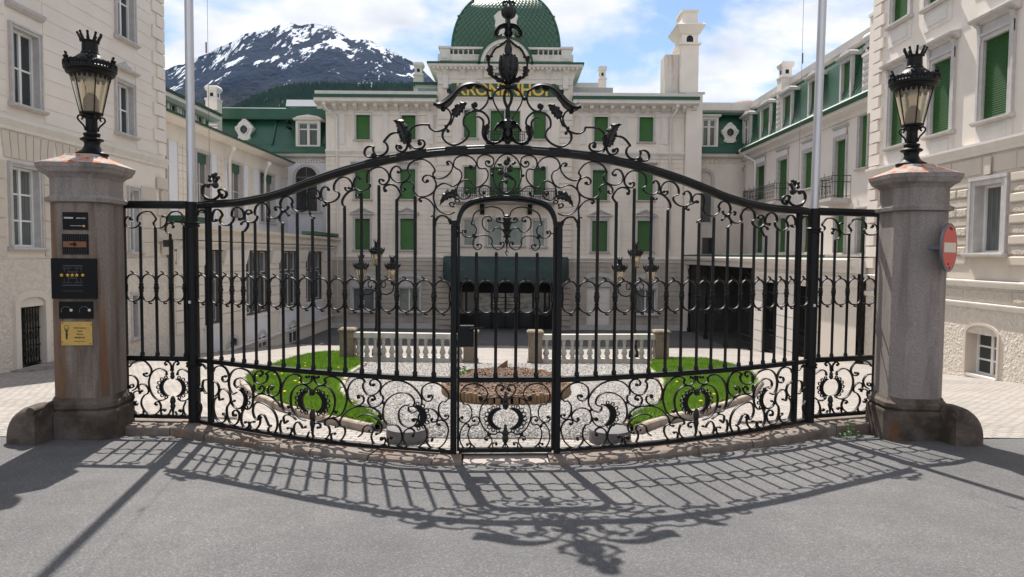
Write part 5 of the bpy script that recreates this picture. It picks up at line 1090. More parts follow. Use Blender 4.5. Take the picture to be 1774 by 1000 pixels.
# gable arch in front of the dome
rc = 1.30; zc = zk1-.05
mb = MB(); mb.fprism(FT, arc_poly(TC, rc, zc, 20), .1, .30); mb.fb(FT, TC-rc, TC+rc, .1, .30, zk0+.15, zc); mb.build('gable', M['stucco_cream'], hotel)
mb = MB(); arch_band(mb, FT, TC, rc, rc+.20, zc, .0, .62, 24); mb.build('gable_moulding', M['trim_light'], hotel)
mb = MB(); arch_band(mb, FT, TC, rc+.20, rc+.34, zc, -.4, .70, 24); mb.build('gable_roof', M['green_fascia'], hotel)
for k in range(25): a = R(4+172*k/24); hbox(hotel, 'dentil', M['trim_light'], FT, TC+(rc-.06)*math.cos(a)-.05, TC+(rc-.06)*math.cos(a)+.05, .301, .42, zc+(rc-.06)*math.sin(a)-.05, zc+(rc-.06)*math.sin(a)+.05)
mb = MB(); mb.fprism(FT, [(TC-.66, zk0+.25), (TC+.66, zk0+.25)]+arc_poly(TC, .66, zk0+.55, 12), .301, .33); mb.build('gable_window', M['glass'], hotel)
mb = MB(); arch_band(mb, FT, TC, .66, .82, zk0+.55, .302, .40, 14); mb.build('gable_window_frame', M['trim_light'], hotel); hbox(hotel, 'gable_window_bar', M['trim_light'], FT, TC-.04, TC+.04, .331, .36, zk0+.25, zk0+1.2)
# ornament standing on the gable
for s in (-1, 1):
    mb = MB(); zo = zc+rc+.3; mb.fprism(FT, [(TC+s*.05, zo), (TC+s*.62, zo), (TC+s*.42, zo+.25), (TC+s*.35, zo+.55), (TC+s*.66, zo+.75), (TC+s*.62, zo+1.1), (TC+s*.72, zo+1.35), (TC+s*.45, zo+1.6), (TC+s*.05, zo+1.75)][::s], -.1, .25); mb.build('ornament', M['trim_light'], hotel)
# the square dome
dr, dzb = atY(971, 79, YF+1).x-TC-.1, zb1-.15; dcy = TD0+.55+dr; db = atY(877, -6, dcy).z-dzb
def dsz(t): return dr*math.sqrt(max(0, 1-t*t))
rings = [[(TC-dsz(t), dcy-dsz(t), dzb+db*t), (TC+dsz(t), dcy-dsz(t), dzb+db*t), (TC+dsz(t), dcy+dsz(t), dzb+db*t), (TC-dsz(t), dcy+dsz(t), dzb+db*t)] for t in [math.sin(math.pi/2*k/18) for k in range(19)][:-1]+[.998]]
mb = MB(); mb.loft(rings); mb.build('dome', M['green_roof'], hotel)
vs = []; fs = []; rows = 30
for j in range(rows):
    t0, t1 = [math.sin(math.pi/2*q/rows) for q in (j, min(j+2, rows-.3))]; r0_, r1_ = dsz(t0), dsz(t1); tm_ = math.sin(math.pi/2*min(j+1, rows-.5)/rows); rm = dsz(tm_)
    nn = max(2, int(2*dr/.30))
    for side in range(3):
        for i in range(nn+1):
            x = (i+(.5 if j % 2 else 0))/nn*2-1; h = 1.0/nn
            if abs(x) > .99: continue
            q = []
            for xx, rr, tt, o in ((x, r0_, t0, .058), (x+h, rm, tm_, .036), (x, r1_, t1, .006), (x-h, rm, tm_, .036)):
                xx = max(-1, min(1, xx)); a_, b_ = xx*dr*(rr/dr), rr+o
                q.append({0: (TC+a_, dcy-b_, dzb+db*tt+o*.5), 1: (TC-b_, dcy-a_, dzb+db*tt+o*.5), 2: (TC+b_, dcy+a_, dzb+db*tt+o*.5)}[side])
            k = len(vs); vs += q; fs.append((k, k+1, k+2, k+3))
me = bpy.data.meshes.new('dome_tiles'); me.from_pydata(vs, [], fs); me.materials.append(M['green_tile']); o = link('dome_tiles', me, hotel); o['kind'] = 'stuff'
for sx in (-1, 1):
    mb = MB(); mb.tube([(TC+sx*(dsz(t)+.03), dcy-dsz(t)-.03, dzb+db*t) for t in [math.sin(math.pi/2*k/20) for k in range(20)]], .06, 6); 
    mb.ball((TC+sx*(dsz(.5)+.08), dcy-dsz(.5)-.05, dzb+db*.5), .09, 6, 4); mb.build('dome_rib', M['green_roof'], hotel)
mb = MB(); mb.loft([[(TC-dr-k, dcy-dr-k, z), (TC+dr+k, dcy-dr-k, z), (TC+dr+k, dcy+dr+k, z), (TC-dr-k, dcy+dr+k, z)] for k, z in ((.02, dzb-.6), (.12, dzb-.1), (.06, dzb+.06))]); mb.build('dome_base', M['green_roof'], hotel)
# sign board
s0, s1, sz0, sz1 = crect(784, 962, 145.5, 167.5)
hbox(hotel, 'sign_board', M['sign_green'], FC, s0, s1, .02, .09, sz0, sz1); sb = bpy.data.objects['sign_board']
mb = MB(); mb.fprism(FC, [(s0-.001, sz0), (s0-.001, sz1), (s0-.2, sz1-.12), (s0-.28, (sz0+sz1)/2), (s0-.2, sz0+.12)], .021, .088); mb.fprism(FC, [(s1+.001, sz1), (s1+.001, sz0), (s1+.2, sz0+.12), (s1+.28, (sz0+sz1)/2), (s1+.2, sz1-.12)], .021, .088); mb.build('sign_end', M['sign_green'], sb)
text('KRONENHOF', .98, M['gold'], sb, FC.pos((s0+s1)/2, .095, (sz0+sz1)/2-.02), (1, 0, 0), ext=.015, bold=.022, sx=.955)
cornice(hotel, FC, TX0+.3, TX1-.3, sz0-.22, .16, .12, M['trim_light'])
for s in (-1, 1):
    mb = MB(); x = TC+s*3.35; mb.tube([(x, TD0, sz0+.1), (x, TD0-.45, sz0+.25)], .03, 5); mb.box(x-.12, x+.12, TD0-.6, TD0-.35, sz0+.1, sz0+.3); mb.build('floodlight', M['iron'], hotel)
# balconies of the centre bay
a0, a1, az, _ = crect(842, 910, 240, 250); balcony(hotel, FC, a0, a1, az, .9, .62)
a0, a1, az, _ = crect(789, 962, 340, 349); balcony(hotel, FC, a0, a1, az, 1.1, .70)
for x in (832, 914): u, _, z, _ = crect(x, x+8, 350, 372); mb = MB(); mb.fprof(FC, [(.0, z), (.15, z), (.6, az-.25), (.6, az-.2), (0, az-.2)], u, u+.26); mb.build('balcony_bracket', M['iron_rough'], hotel)
# entrance under the awning
u0, u1, z0, z1 = ENT
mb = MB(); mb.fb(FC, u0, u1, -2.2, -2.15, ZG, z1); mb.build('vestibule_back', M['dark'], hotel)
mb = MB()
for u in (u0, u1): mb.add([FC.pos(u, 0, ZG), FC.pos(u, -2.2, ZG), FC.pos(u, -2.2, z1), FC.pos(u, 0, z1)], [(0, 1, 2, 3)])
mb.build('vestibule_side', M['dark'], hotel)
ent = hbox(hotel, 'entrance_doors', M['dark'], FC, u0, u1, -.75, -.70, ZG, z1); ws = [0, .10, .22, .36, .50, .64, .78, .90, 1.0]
for i in range(8):
    a, b = u0+(u1-u0)*ws[i]+.06, u0+(u1-u0)*ws[i+1]-.06
    if i in (2, 3, 4, 5): hbox(ent, 'pane', M['glass_pale'], FC, a, b, -.698, -.68, ZG+1.0, z1-.75); hbox(ent, 'pane', M['glass'], FC, a, b, -.698, -.68, ZG+.1, ZG+.9)
    else: hbox(ent, 'pane', M['curtain_glass'] if i in (0, 6) else M['glass'], FC, a, b, -.698, -.68, ZG+.9, z1-.7)
for i in range(9): u = u0+(u1-u0)*ws[i]; hbox(ent, 'mullion', M['iron'], FC, max(u-.05, u0+.004), min(u+.05, u1-.004), -.69, -.60, ZG, z1)
for k in range(4): hbox(ent, 'glazing_strip', M['gold'] if 0 else M['iron'], FC, u0+(u1-u0)*.37, u0+(u1-u0)*.63, -.679, -.66, ZG+1.25+.22*k, ZG+1.29+.22*k)
aw0, aw1, az0, az1 = crect(769, 984, 446, 486)
mb = MB(); ap = [(0, az1+.05), (.5, az1+.02), (1.1, az1-.12), (1.6, az1-.42), (1.85, az1-.82), (1.9, az0-.05), (1.84, az0-.05), (1.8, az0+.2), (1.0, az0+.3), (0, az0+.3)]
prf = lambda k: [FC.pos(0, d*k, az0+(z-az0)*(.92+.08*k)) for d, z in ap]
def aring(u, k): return [FC.pos(u, d*k, z) for d, z in ap]
mb.loft([aring(aw0, .35), aring(aw0+.18, .7), aring(aw0+.5, .92), aring(aw0+1.0, 1)]+[aring(aw0+1.0+(aw1-aw0-2)*k/8, 1+.006*(k % 2)) for k in range(9)]+[aring(aw1-.5, .92), aring(aw1-.18, .7), aring(aw1, .35)]); mb.build('awning', M['awning'], hotel, 'a')
for u in (u0+.2, u1-.2): mb = MB(); mb.tube([FC.pos(u, 1.75, ZG), FC.pos(u, 1.75, az0)], .05, 8); mb.build('awning_post', M['iron'], hotel)
mb = MB()
for k in range(3): mb.fb(FC, u0-.3, u1+.3, -.6, 1.2-.32*k, ZG-.02+.12*k, ZG+.10+.12*k+.001*k)
# ------------------------------------------------------------------ wings round the courtyard
def sx(X, px0, px1, yt, yb):
    """window on a side wall: pixel box -> (u0, u1, z0, z1); yt, yb read at its middle"""
    a = atX(px0, (yt+yb)/2, X).y; b = atX(px1, (yt+yb)/2, X).y; m = (px0+px1)/2
    return min(a, b), max(a, b), atX(m, yb, X).z, atX(m, yt, X).z
# ---- left link with green mansard, facing us
YL = 43.6; FL = front(YL); link_l = thing('link_wing', 'cream link with plain green mansard roof and oval dormer left of the main block', 'building', (-15.5, YL, ZG))
def l2(x, y, Y=YL): p = atY(x, y, Y); return p.x, p.z
lx0, lx1 = l2(355, 240)[0], XL+.5
ze = l2(480, 273)[1]; zt = l2(480, 204)[1]; zr = l2(480, 185)[1]; zf = l2(480, 253)[1]
u0, u1 = l2(513, 330)[0], l2(550, 330)[0]; z0, z1 = l2(531, 366)[1], l2(531, 308)[1]
wall(link_l, FL, lx0, lx1, ZG, ze, [(u0, u1, z0, z1)], M['panel_white']); w = hbox(link_l, 'arched_window', M['glass'], FL, u0, u1, -.16, -.12, z0, z1+.02)
r = (u1-u0)/2; c = (u0+u1)/2; mb = MB(); mb.fprism(FL, [(u0, z1), (u1, z1)]+arc_poly(c, r, z1, 14), .003, .02); mb.build('fanlight', M['glass'], w); mb = MB(); arch_band(mb, FL, c, r, r+.18, z1, .004, .10, 16); mb.fb(FL, u0-.18, u0, -.1, .10, z0, z1); mb.fb(FL, u1, u1+.18, -.1, .10, z0, z1); mb.fb(FL, u0-.3, u1+.3, -.1, .16, z0-.14, z0-.001); mb.build('surround', M['trim'], w); mb = MB(); mb.fb(FL, c-.04, c+.04, -.119, -.05, z0, z1-.05); mb.fb(FL, c-.03, c+.03, .021, .05, z1+.06, z1+r); mb.fb(FL, u0, u1, -.1, .06, z1-.06, z1+.06); mb.build('sash', M['grey_frame'], w)
profile(link_l, 'eaves', M['trim_light'], FL, [(0, ze-.02), (.45, ze+.05), (.5, ze+.2), (0, ze+.2)], lx0, lx1)
n = 26
for k in range(n): u = lx0+4+(lx1-lx0-4.1)*k/n; hbox(link_l, 'dentil', M['trim_light'], FL, u, u+.13, .002, .1, ze-.28, ze-.06)
mb = MB(); mb.fprof(FL, [(.62, ze+.201), (.62, ze+.28), (.05, zf+.1), (-.9, zt), (-1.0, zt), (-1.0, ze+.201)], lx0, lx1); mb.build('mansard', M['green_roof'], link_l)
mb = MB(); mb.fprof(FL, [(-1.0, zt), (-.55, zt), (-.5, zt+.06), (-.5, zr), (-.62, zr+.05), (-6, zr+.3), (-6, zt)], lx0, lx1); mb.build('roof_band', M['green_roof'], link_l)
hbox(link_l, 'roof_seam', M['green_fascia'], FL, lx0, lx1, -.52, -.44, zt-.02, zt+.05)
for px in (470, 560): u = l2(px, 230)[0]; mb = MB(); mb.fprof(FL, [(.10, zf+.12), (.16, zf+.12), (-.78, zt-.02), (-.86, zt-.02)], u, u+.12); mb.build('roof_rib', M['green_roof'], link_l)
mb = MB(); mb.box(lx0, lx1, YL+.4, YL+9, ZG, ze); mb.build('link_core', M['stucco'], link_l)
for o, pts in ((None, ((500, 212), (501, 222))),):
    for px, py in pts: p = l2(px, py, YL+.1); mb = MB(); mb.tube([(p[0], YL-.25, p[1]), (p[0], YL+.4, p[1])], .09, 8); mb.build('roof_vent', M['iron'], link_l)
def oval_dormer(parent, fr, c, z, s, dd, m):
    mb = MB(); out = [(-.62, -.85), (-.35, -1.0), (.35, -1.0), (.62, -.85), (.52, -.55), (.66, -.25), (.82, -.05), (.86, .22), (.62, .38), (.48, .62), (.25, .80), (.12, .98), (-.12, .98), (-.25, .80), (-.48, .62), (-.62, .38), (-.86, .22), (-.82, -.05), (-.66, -.25), (-.52, -.55)]
    mb.fprism(fr, [(c+a*s, z+b*s) for a, b in out], dd-.7, dd+.12); o = mb.build('oval_dormer', m, parent)
    mb = MB(); ring = [(c+.40*s*math.cos(a), z+.42*s*math.sin(a)) for a in [2*math.pi*k/20 for k in range(21)]]; mb.tube([fr.pos(u, dd+.14, q) for u, q in ring], .07*s, 6)
    for a, b in ((-.45, -.8), (.45, -.8), (0, .84), (-.7, .1), (.7, .1)): mb.ball(fr.pos(c+a*s, dd+.13, z+b*s), .11*s, 6, 4)
    mb.build('moulding', m, o, True); mb = MB(); mb.fprism(fr, [(c+.38*s*math.cos(a), z+.40*s*math.sin(a)) for a in [2*math.pi*k/20 for k in range(20)]], dd+.121, dd+.13); mb.build('pane', M['glass'], o)
    mb = MB(); mb.tube([fr.pos(c+.26*s*math.cos(a), dd+.14, z+.27*s*math.sin(a)) for a in [2*math.pi*k/16 for k in range(17)]], .035*s, 5); mb.build('bars', M['iron'], o)
c, z = l2(421.5, 224); oval_dormer(link_l, FL, c, z, .68, -.22, M['trim_light'])
def dormer(parent, fr, u0, u1, z0, z1, dd, kind='sash', m=None, rec=.16, back=.75, head=True, **k):
    m = m or M['trim_light']; t = .15; fd = .14; mb = MB(); mb.fb(fr, u0-t, u0, dd-fd, dd, z0-.12, z1+t); mb.fb(fr, u1, u1+t, dd-fd, dd, z0-.12, z1+t); mb.fb(fr, u0, u1, dd-fd, dd, z1, z1+t); mb.fb(fr, u0, u1, dd-fd, dd, z0-.12, z0); o = mb.build('dormer_window', m, parent)
    hbox(o, 'cheek', M['green_roof'], fr, u0-t+.03, u0-.005, dd-back, dd-fd-.001, z0-.12, z1+t); hbox(o, 'cheek', M['green_roof'], fr, u1+.005, u1+t-.03, dd-back, dd-fd-.001, z0-.12, z1+t)
    mb = MB(); c = (u0+u1)/2; mb.fprof(fr, [(dd-back, z1+t+.001), (dd+.12, z1+t+.001), (dd+.18, z1+t+.07), (dd+.18, z1+t+.12), (dd-back, z1+t+.16)], u0-t-.12, u1+t+.12)
    if head: mb.fprism(fr, [(u0-t-.05, z1+t+.161), (u1+t+.05, z1+t+.161), (u1, z1+t+.26), (c, z1+t+.36), (u0, z1+t+.26)], dd-.3, dd+.06)
    mb.build('hood', m, o)
    if kind == 'sash':
        mb = MB(); mb.fb(fr, u0, u1, dd-rec-.02, dd-rec, z0, z1); mb.build('pane', M['curtain_glass'], o); mb = MB(); c = (u0+u1)/2
        for a, b in ((u0, u0+.07), (u1-.07, u1), (c-.08, c+.08)): mb.fb(fr, a, b, dd-rec+.001, dd-rec+.06, z0, z1)
        zz_ = z0+(z1-z0)*.72; mb.fb(fr, u0+.07, u1-.07, dd-rec+.001, dd-rec+.045, zz_-.04, zz_+.04); mb.fb(fr, u0+.07, u1-.07, dd-rec+.001, dd-rec+.045, z1-.06, z1); mb.build('sash', M['trim_light'], o)
    else:
        mb = MB(); n = int((z1-z0)/.09); p = (z1-z0)/n
        for q in range(n): za = z0+q*p; mb.add([fr.pos(u0, dd-rec+.02, za), fr.pos(u1, dd-rec+.02, za), fr.pos(u1, dd-rec, za+p), fr.pos(u0, dd-rec, za+p)], [(0, 1, 2, 3)])
        s = mb.build('shutter', M['green_shut'], o); s['kind'] = 'stuff'
    return o
u0, u1 = l2(518, 230)[0], l2(552, 230)[0]; dormer(link_l, FL, u0, u1, l2(535, 252)[1], l2(535, 214)[1], .2)
cp = l2(370, 150); chimney(link_l, l2(370.5, 200, YL-.6)[0], YL-.6, .72, .7, l2(370, 238, YL-.6)[1], l2(370, 150, YL-.6)[1]); louvres(link_l, front(YL-.95), l2(362, 200, YL-.95)[0], l2(379, 200, YL-.95)[0], .002, l2(370, 236, YL-.95)[1], l2(370, 188, YL-.95)[1], 9)
tag(SKYL.build('skylight', M['white'], link_l))
# ---- upper left wing
XW = -14.3; FWl = lwall(XW); wing_l = thing('side_wing', 'long cream left wing with paired windows and pale panels under a green eave', 'building', (XW, 34, ZG))
zev = atX(360, 237, XW).z; Y0w, Y1w = 23.5, YL
wh = []
for x0, x1, yt, yb in ((283, 290, 240, 330), (340, 362, 257, 322), (400, 419, 276, 338), (449.5, 474, 294, 340)):
    u0, u1, z0, z1 = sx(XW, x0, x1, yt, yb); z0, z1 = 1.864+1.75, 1.864+4.55; u0, u1 = (26.4, 28.35) if x0 < 300 else (u0, u1)
    wh.append((u0, u1, z0, z1)); win(wing_l, FWl, u0, u1, z0, z1, kind='sash', bars=(1, 1), trim=.12, pane='curtain_glass', frame='trim')
    hbox(wing_l, 'blind', M['green_roof'], FWl, u0+.06, u1-.06, -.149, -.11, z1-.45, z1-.02)
wall(wing_l, FWl, Y0w, Y1w, ZG, zev, wh, M['panel_white'])
wh.sort(); WE = [Y0w]+[v for h in wh for v in h[:2]]+[Y1w]; z0, z1 = wh[0][2], wh[0][3]
for a, b in zip(WE[::2], WE[1::2]):
    g = b-a; pw = min(.36, g*.14); c = (a+b)/2; q = min(.95, (g-2*pw)/2-.22)
    if q > .25:
        if a > Y0w: hbox(wing_l, 'panel', M['panel_white'], FWl, a+.17, a+.17+q-.1, .002, .03, z0-.1, z1+.35)
        hbox(wing_l, 'panel', M['panel_white'], FWl, b-.17-q+.1, b-.17, .002, .03, z0-.1, z1+.35)
    for e in (c-pw-.02, c+.02):
        mb = MB(); z = z0-.9
        while z < z1+.5: mb.fb(FWl, e, e+pw, .002, .04, z, z+.315); z += .33
        o = mb.build('rusticated_pilaster', M['stucco_cream'], wing_l); o['kind'] = 'stuff'
cornice(wing_l, FWl, Y0w, Y1w, 2.65, .3, .15, M['trim_light']); hbox(wing_l, 'frieze', M['stucco_cream'], FWl, Y0w, Y1w, .003, .05, zev-.75, zev-.05)
profile(wing_l, 'eaves', M['trim_light'], FWl, [(0, zev-.05), (.3, zev-.02), (.62, zev+.10), (.62, zev+.16), (0, zev+.16)], Y0w, Y1w-.6); profile(wing_l, 'gutter', M['green_fascia'], FWl, [(.1, zev+.161), (.70, zev+.161), (.72, zev+.235), (.1, zev+.25)], Y0w, Y1w-.6)
mb = MB(); mb.fprof(FWl, [(.60, zev+.215), (-.7, zev+.40), (-3, zev+.5), (-3, zev+.2)], Y0w, Y1w-.6); mb.build('lean_roof', M['green_roof'], wing_l)
mb = MB(); mb.box(XW-8, XW-.5, Y0w, Y1w, ZG, zev); mb.build('wing_core', M['stucco'], wing_l)
for py_, yt in ((404, 258), (466, 284)): p = atX(py_, yt, XW+.7); pipe(wing_l, [tuple(p), (XW+.5, p.y+.1, p.z-.35), (XW+.12, p.y+.9, p.z-.7), (XW+.12, p.y+.95, p.z-1.1), (XW+.12, p.y+.95, 2.7)], .075)
for k in range(5): u = 26+k*3.2; mb = MB(); mb.fprism(FWl, [(u-.22, 2.0), (u+.22, 2.0)]+arc_poly(u, .22, 2.25, 8), .002, .02); mb.build('vent', M['dark'], wing_l)
# attic with little arched dormers in the nearer part
att = thing('attic_roof', 'green attic storey with small arched white dormers above the left wing', 'roof', (XW-.9, 27, zev)); XA = XW-.8; FA = lwall(XA); ya1 = atX(361, 200, XA).y; za = atX(300, 184, XA).z
hbox(att, 'attic_wall', M['green_roof'], FA, 22.6, ya1, -6, 0, zev+.2, za); profile(att, 'attic_eave', M['trim_light'], FA, [(-6, za), (.3, za), (.5, za+.12), (.5, za+.3), (-6, za+.3)], 22.6, ya1+.3); profile(att, 'attic_gutter', M['green_fascia'], FA, [(-6, za+.301), (.55, za+.301), (.58, za+.42), (-6, za+.46)], 22.6, ya1+.3)
for px in (295.5, 317, 342): 
    u = atX(px, 205, XA).y; z = zev+.95; mb = MB(); arch_band(mb, FA, u, .34, .54, z, .002, .14, 12); mb.fb(FA, u-.54, u-.34, .002, .14, z-.5, z); mb.fb(FA, u+.34, u+.54, .002, .14, z-.5, z); o = mb.build('arched_dormer', M['trim_light'], att); mb = MB(); mb.fprism(FA, [(u-.34, z-.5), (u+.34, z-.5)]+arc_poly(u, .34, z, 10), .001, .02); mb.build('pane', M['glass'], o); hbox(o, 'bar', M['white'], FA, u-.03, u+.03, .021, .05, z-.5, z+.34)
# ---- orangery in front of the left wing
XO = -11.1; FO = lwall(XO); orang = thing('garden_room', 'low cream one storey wing with tall dark windows along the left of the courtyard', 'building', (XO, 32, ZG)); yo0, yo1 = 22.4, YF
zcb = 2.25; oh = []
wz0, wz1 = atX(443, 545, XO).z, atX(443, 432, XO).z; bz1 = 0
starts = [atX(353, 490, XO).y, atX(425.5, 490, XO).y, atX(483, 490, XO).y, atX(529, 490, XO).y]; ends = [atX(382, 490, XO).y, atX(465.5, 490, XO).y, atX(515, 490, XO).y, atX(557, 490, XO).y]
for a, b in zip(starts, ends):
    oh.append((a, b, wz0, wz1)); w = hbox(orang, 'window', M['grey_frame'], FO, a, b, -.24, -.20, wz0, wz1); n = 3
    for k in range(n):
        for q in range(2):
            c0 = a+(b-a)*k/n+.07; c1 = a+(b-a)*(k+1)/n-.07; zz0 = wz0+.08 if q == 0 else wz0+(wz1-wz0)*.62+.06; zz1 = wz0+(wz1-wz0)*.62-.06 if q == 0 else wz1-.1
            hbox(w, 'pane', M['glass'] if (k+q) % 3 else M['curtain_glass'], FO, c0, c1, -.199, -.185, zz0, zz1); mb = MB(); mb.fb(FO, c0, c0+.05, -.184, -.15, zz0, zz1); mb.fb(FO, c1-.05, c1, -.184, -.15, zz0, zz1); mb.fb(FO, c0+.05, c1-.05, -.184, -.15, zz0, zz0+.05); mb.fb(FO, c0+.05, c1-.05, -.184, -.15, zz1-.05, zz1); mb.build('sash', M['trim'], w)
    for k in range(n+1): u = min(max(a+(b-a)*k/n, a+.04), b-.04); hbox(w, 'post', M['grey_frame'], FO, u-.04, u+.04, -.199, -.06, wz0, wz1)
    hbox(orang, 'window_sill', M['trim_light'], FO, a-.05, b+.05, -.2, .08, wz0-.14, wz0-.001); hbox(orang, 'apron', M['panel_white'], FO, a, b, .002, .04, wz0-1.05, wz0-.15)
    oh.append((a+.5, b-.5, -99, -98))
wall(orang, FO, yo0, yo1, ZG-.5, zcb, [h for h in oh if h[2] > -50], M['stucco_cream'])
edges = [yo0]+[v for ab in zip(starts, ends) for v in ab]+[yo1]
for a, b in zip(edges[::2], edges[1::2]):
    courses(orang, FO, a+.06, b-.06, -.9, zcb-.35, [], .42, .03, .05, M['stucco_cream'], 'rusticated_courses')
    if b-a > .5: mb = MB(); mb.fprof(FO, [(.06, zcb-.9), (.10, zcb-.86), (.22, zcb-.36), (.22, zcb-.3), (.06, zcb-.3)], a+.1, b-.1); mb.build('capital', M['trim_light'], orang)
cornice(orang, FO, yo0, yo1, zcb-.3, .32, .30, M['trim_light'], 'architrave'); profile(orang, 'cornice', M['stucco_cream'], FO, [(-.3, zcb+.02), (.34, zcb+.02), (.40, zcb+.10), (.40, zcb+.30), (.62, zcb+.40), (.66, zcb+.52), (-.3, zcb+.60)], yo0-.1, yo1-.1)
hbox(orang, 'roof_edge', M['green_fascia'], FO, yo1-5, yo1-.05, -.3, .45, zcb+.601, zcb+.78); hbox(orang, 'roof_edge', M['green_fascia'], FO, yo0-.1, yo0+1.6, -.3, .45, zcb+.601, zcb+.80)
mb = MB(); mb.box(XW+.0, XO-.35, yo0, yo1, ZG-.5, zcb+.55); mb.build('room_core', M['stucco_cream'], orang)
hbox(orang, 'vent_opening', M['dark'], FO, atX(283, 422, XO+.06).y, atX(293, 422, XO+.06).y, .051, .06, atX(288, 428, XO).z, atX(288, 416, XO).z)
cornice(orang, FO, yo0, yo1, wz0-1.3, .18, .12, M['trim_light'], 'plinth_moulding')
for px, yt, yb in ((402, 587, 600), (452, 580, 600), (505, 565, 592)):
    u0, u1, z0, z1 = sx(XO, px-7, px+7, yt, yb); c = (u0+u1)/2; mb = MB(); mb.fprism(FO, [(u0, z0), (u1, z0)]+arc_poly(c, (u1-u0)/2, z1-.2, 10, .6), .002, .03); o = mb.build('cellar_window', M['glass'], orang); mb = MB(); arch_band(mb, FO, c, (u1-u0)/2, (u1-u0)/2+.15, z1-.2, .002, .08, 10, .6); mb.fb(FO, u0-.15, u0, .002, .08, z0, z1-.2); mb.fb(FO, u1, u1+.15, .002, .08, z0, z1-.2); mb.build('surround', M['trim'], o); hbox(o, 'bar', M['white'], FO, c-.04, c+.04, .031, .05, z0, z1)
# ---- near left building
XN = -11.3; FN = lwall(XN); nearl = thing('side_building', 'tall pinkish white building close by on the left, partly behind the stained pillar', 'building', (XN, 15, G(15)))
yn0, yn1 = -3.0, 22.35; nh = []; nex = []
zst = atX(140, 245, XN).z
spec = [((21, 65, 57, 184), 'sash', dict(hood='thin')), ((201, 229, -60, 68), 'sash', {}), ((202, 229, 147, 232), 'sash', dict(hood='shell')), ((20, 66, 292, 428), 'sash', {}), ((224, 239, 330, 436), 'sash', {})]
for (x0, x1, yt, yb), kd, k in spec:
    u0, u1, z0, z1 = sx(XN, x0, x1, yt, yb); win(nearl, FN, u0, u1, z0, z1, kind=kd, bars=(1, 2 if (yb-yt) > 130 else 1), trim=.11, rec=.16, pane='curtain_glass' if yt > 250 else 'glass', **k); nh.append((u0, u1, z0, z1)); nex.append((u0-.2, u1+.2, z0-.14, z1+.2+(.42 if k else 0)))
u0, u1, z0, z1 = sx(XN, 30, 74, 531, 634); DG = (u0, u1, z0, z1); nh.append((u0, u1, z0, z1)); nex.append((u0-.15, u1+.15, z0-.5, z1+.4))
gd = hbox(nearl, 'cellar_door', M['dark'], FN, u0, u1, -.5, -.45, z0, z1)
c = (u0+u1)/2; mb = MB()
for k in range(9): u = u0+.05+(u1-u0-.1)*k/8; mb.tube([FN.pos(u, -.06, z0+.02), FN.pos(u, -.06, z1-.02)], .014, 5)
for z in (z0+.06, z0+(z1-z0)*.33, z0+(z1-z0)*.62, z1-.04): mb.fb(FN, u0, u1, -.075, -.045, z-.012, z+.012)
for k in range(4):
    for zq in (.2, .5, .8): mb.tube([FN.pos(u0+.05+(u1-u0-.1)*(2*k+1)/8+.05*math.cos(a), -.06, z0+(z1-z0)*zq+.12*math.sin(a)) for a in [2*math.pi*j/8 for j in range(9)]], .009, 4)
mb.build('grille', M['iron'], gd); mb = MB(); 
for zq in (.15, .42, .70): mb.fb(FN, u0+.25, u1-.25, -.449, -.43, z0+(z1-z0)*zq, z0+(z1-z0)*(zq+.2))
mb.build('door_panel', M['grey_frame'], gd)
mb = MB(); arch_band(mb, FN, c, (u1-u0)/2, (u1-u0)/2+.16, z1+.08, .03, .10, 12, .35); mb.fprism(FN, [(u0-.0, z1), (u1, z1)]+arc_poly(c, (u1-u0)/2, z1+.08, 10, .35), .002, .045); mb.fb(FN, u1, u1+.16, -.45, .10, z0, z1+.08); mb.fb(FN, u0-.16, u0, -.45, .10, z0, z1+.08); mb.build('door_surround', M['stucco_cream'], gd); hbox(nearl, 'door_step', M['granite'], FN, u0-.3, u1+.4, .0, .35, z0-.4, z0-.01)
u0, u1, z0, z1 = sx(XN, 228, 237, 512, 584); nh.append((u0, u1, z0, z1)); nex.append((u0-.1, u1+.1, z0-.1, z1+.1)); win(nearl, FN, u0, u1, z0, z1, kind='sash', bars=(0, 2), trim=.10, rec=.2, frame='iron')
zrc = atX(45, 440, XN).z-.12
wall(nearl, FN, yn0, yn1, zrc, 12.5, nh, M['stucco']); wall(nearl, FN, yn0, yn1, -3, zrc, nh, M['roughcast'], 'base_wall', d=.04)
mb = MB(); mb.box(XN-9, XN-.55, yn0, yn1, -3, 12.4); mb.build('building_core', M['stucco'], nearl); mb = MB(); mb.add([(XN, yn1, -3), (XN-9, yn1, -3), (XN-9, yn1, 12.5), (XN, yn1, 12.5)], [(0, 1, 2, 3)]); mb.build('end_wall', M['stucco'], nearl)
mb = MB(); mb.fprof(FN, [(-9.2, 12.5), (.5, 12.5), (.5, 12.8), (-9.2, 14)], yn0, yn1+.3); mb.build('roof', M['green_roof'], nearl)
courses(nearl, FN, 9, yn1-.75, zst+.2, 12.4, nex, .36, .022, .012, M['stucco']); cornice(nearl, FN, yn0, yn1+.05, zst-.16, .30, .14, M['trim_light'])
courses(nearl, FN, 9, yn1-.62, zrc+.05, zst-.85, nex, .42, .03, .03, M['stucco_warm'], 'rusticated_courses')
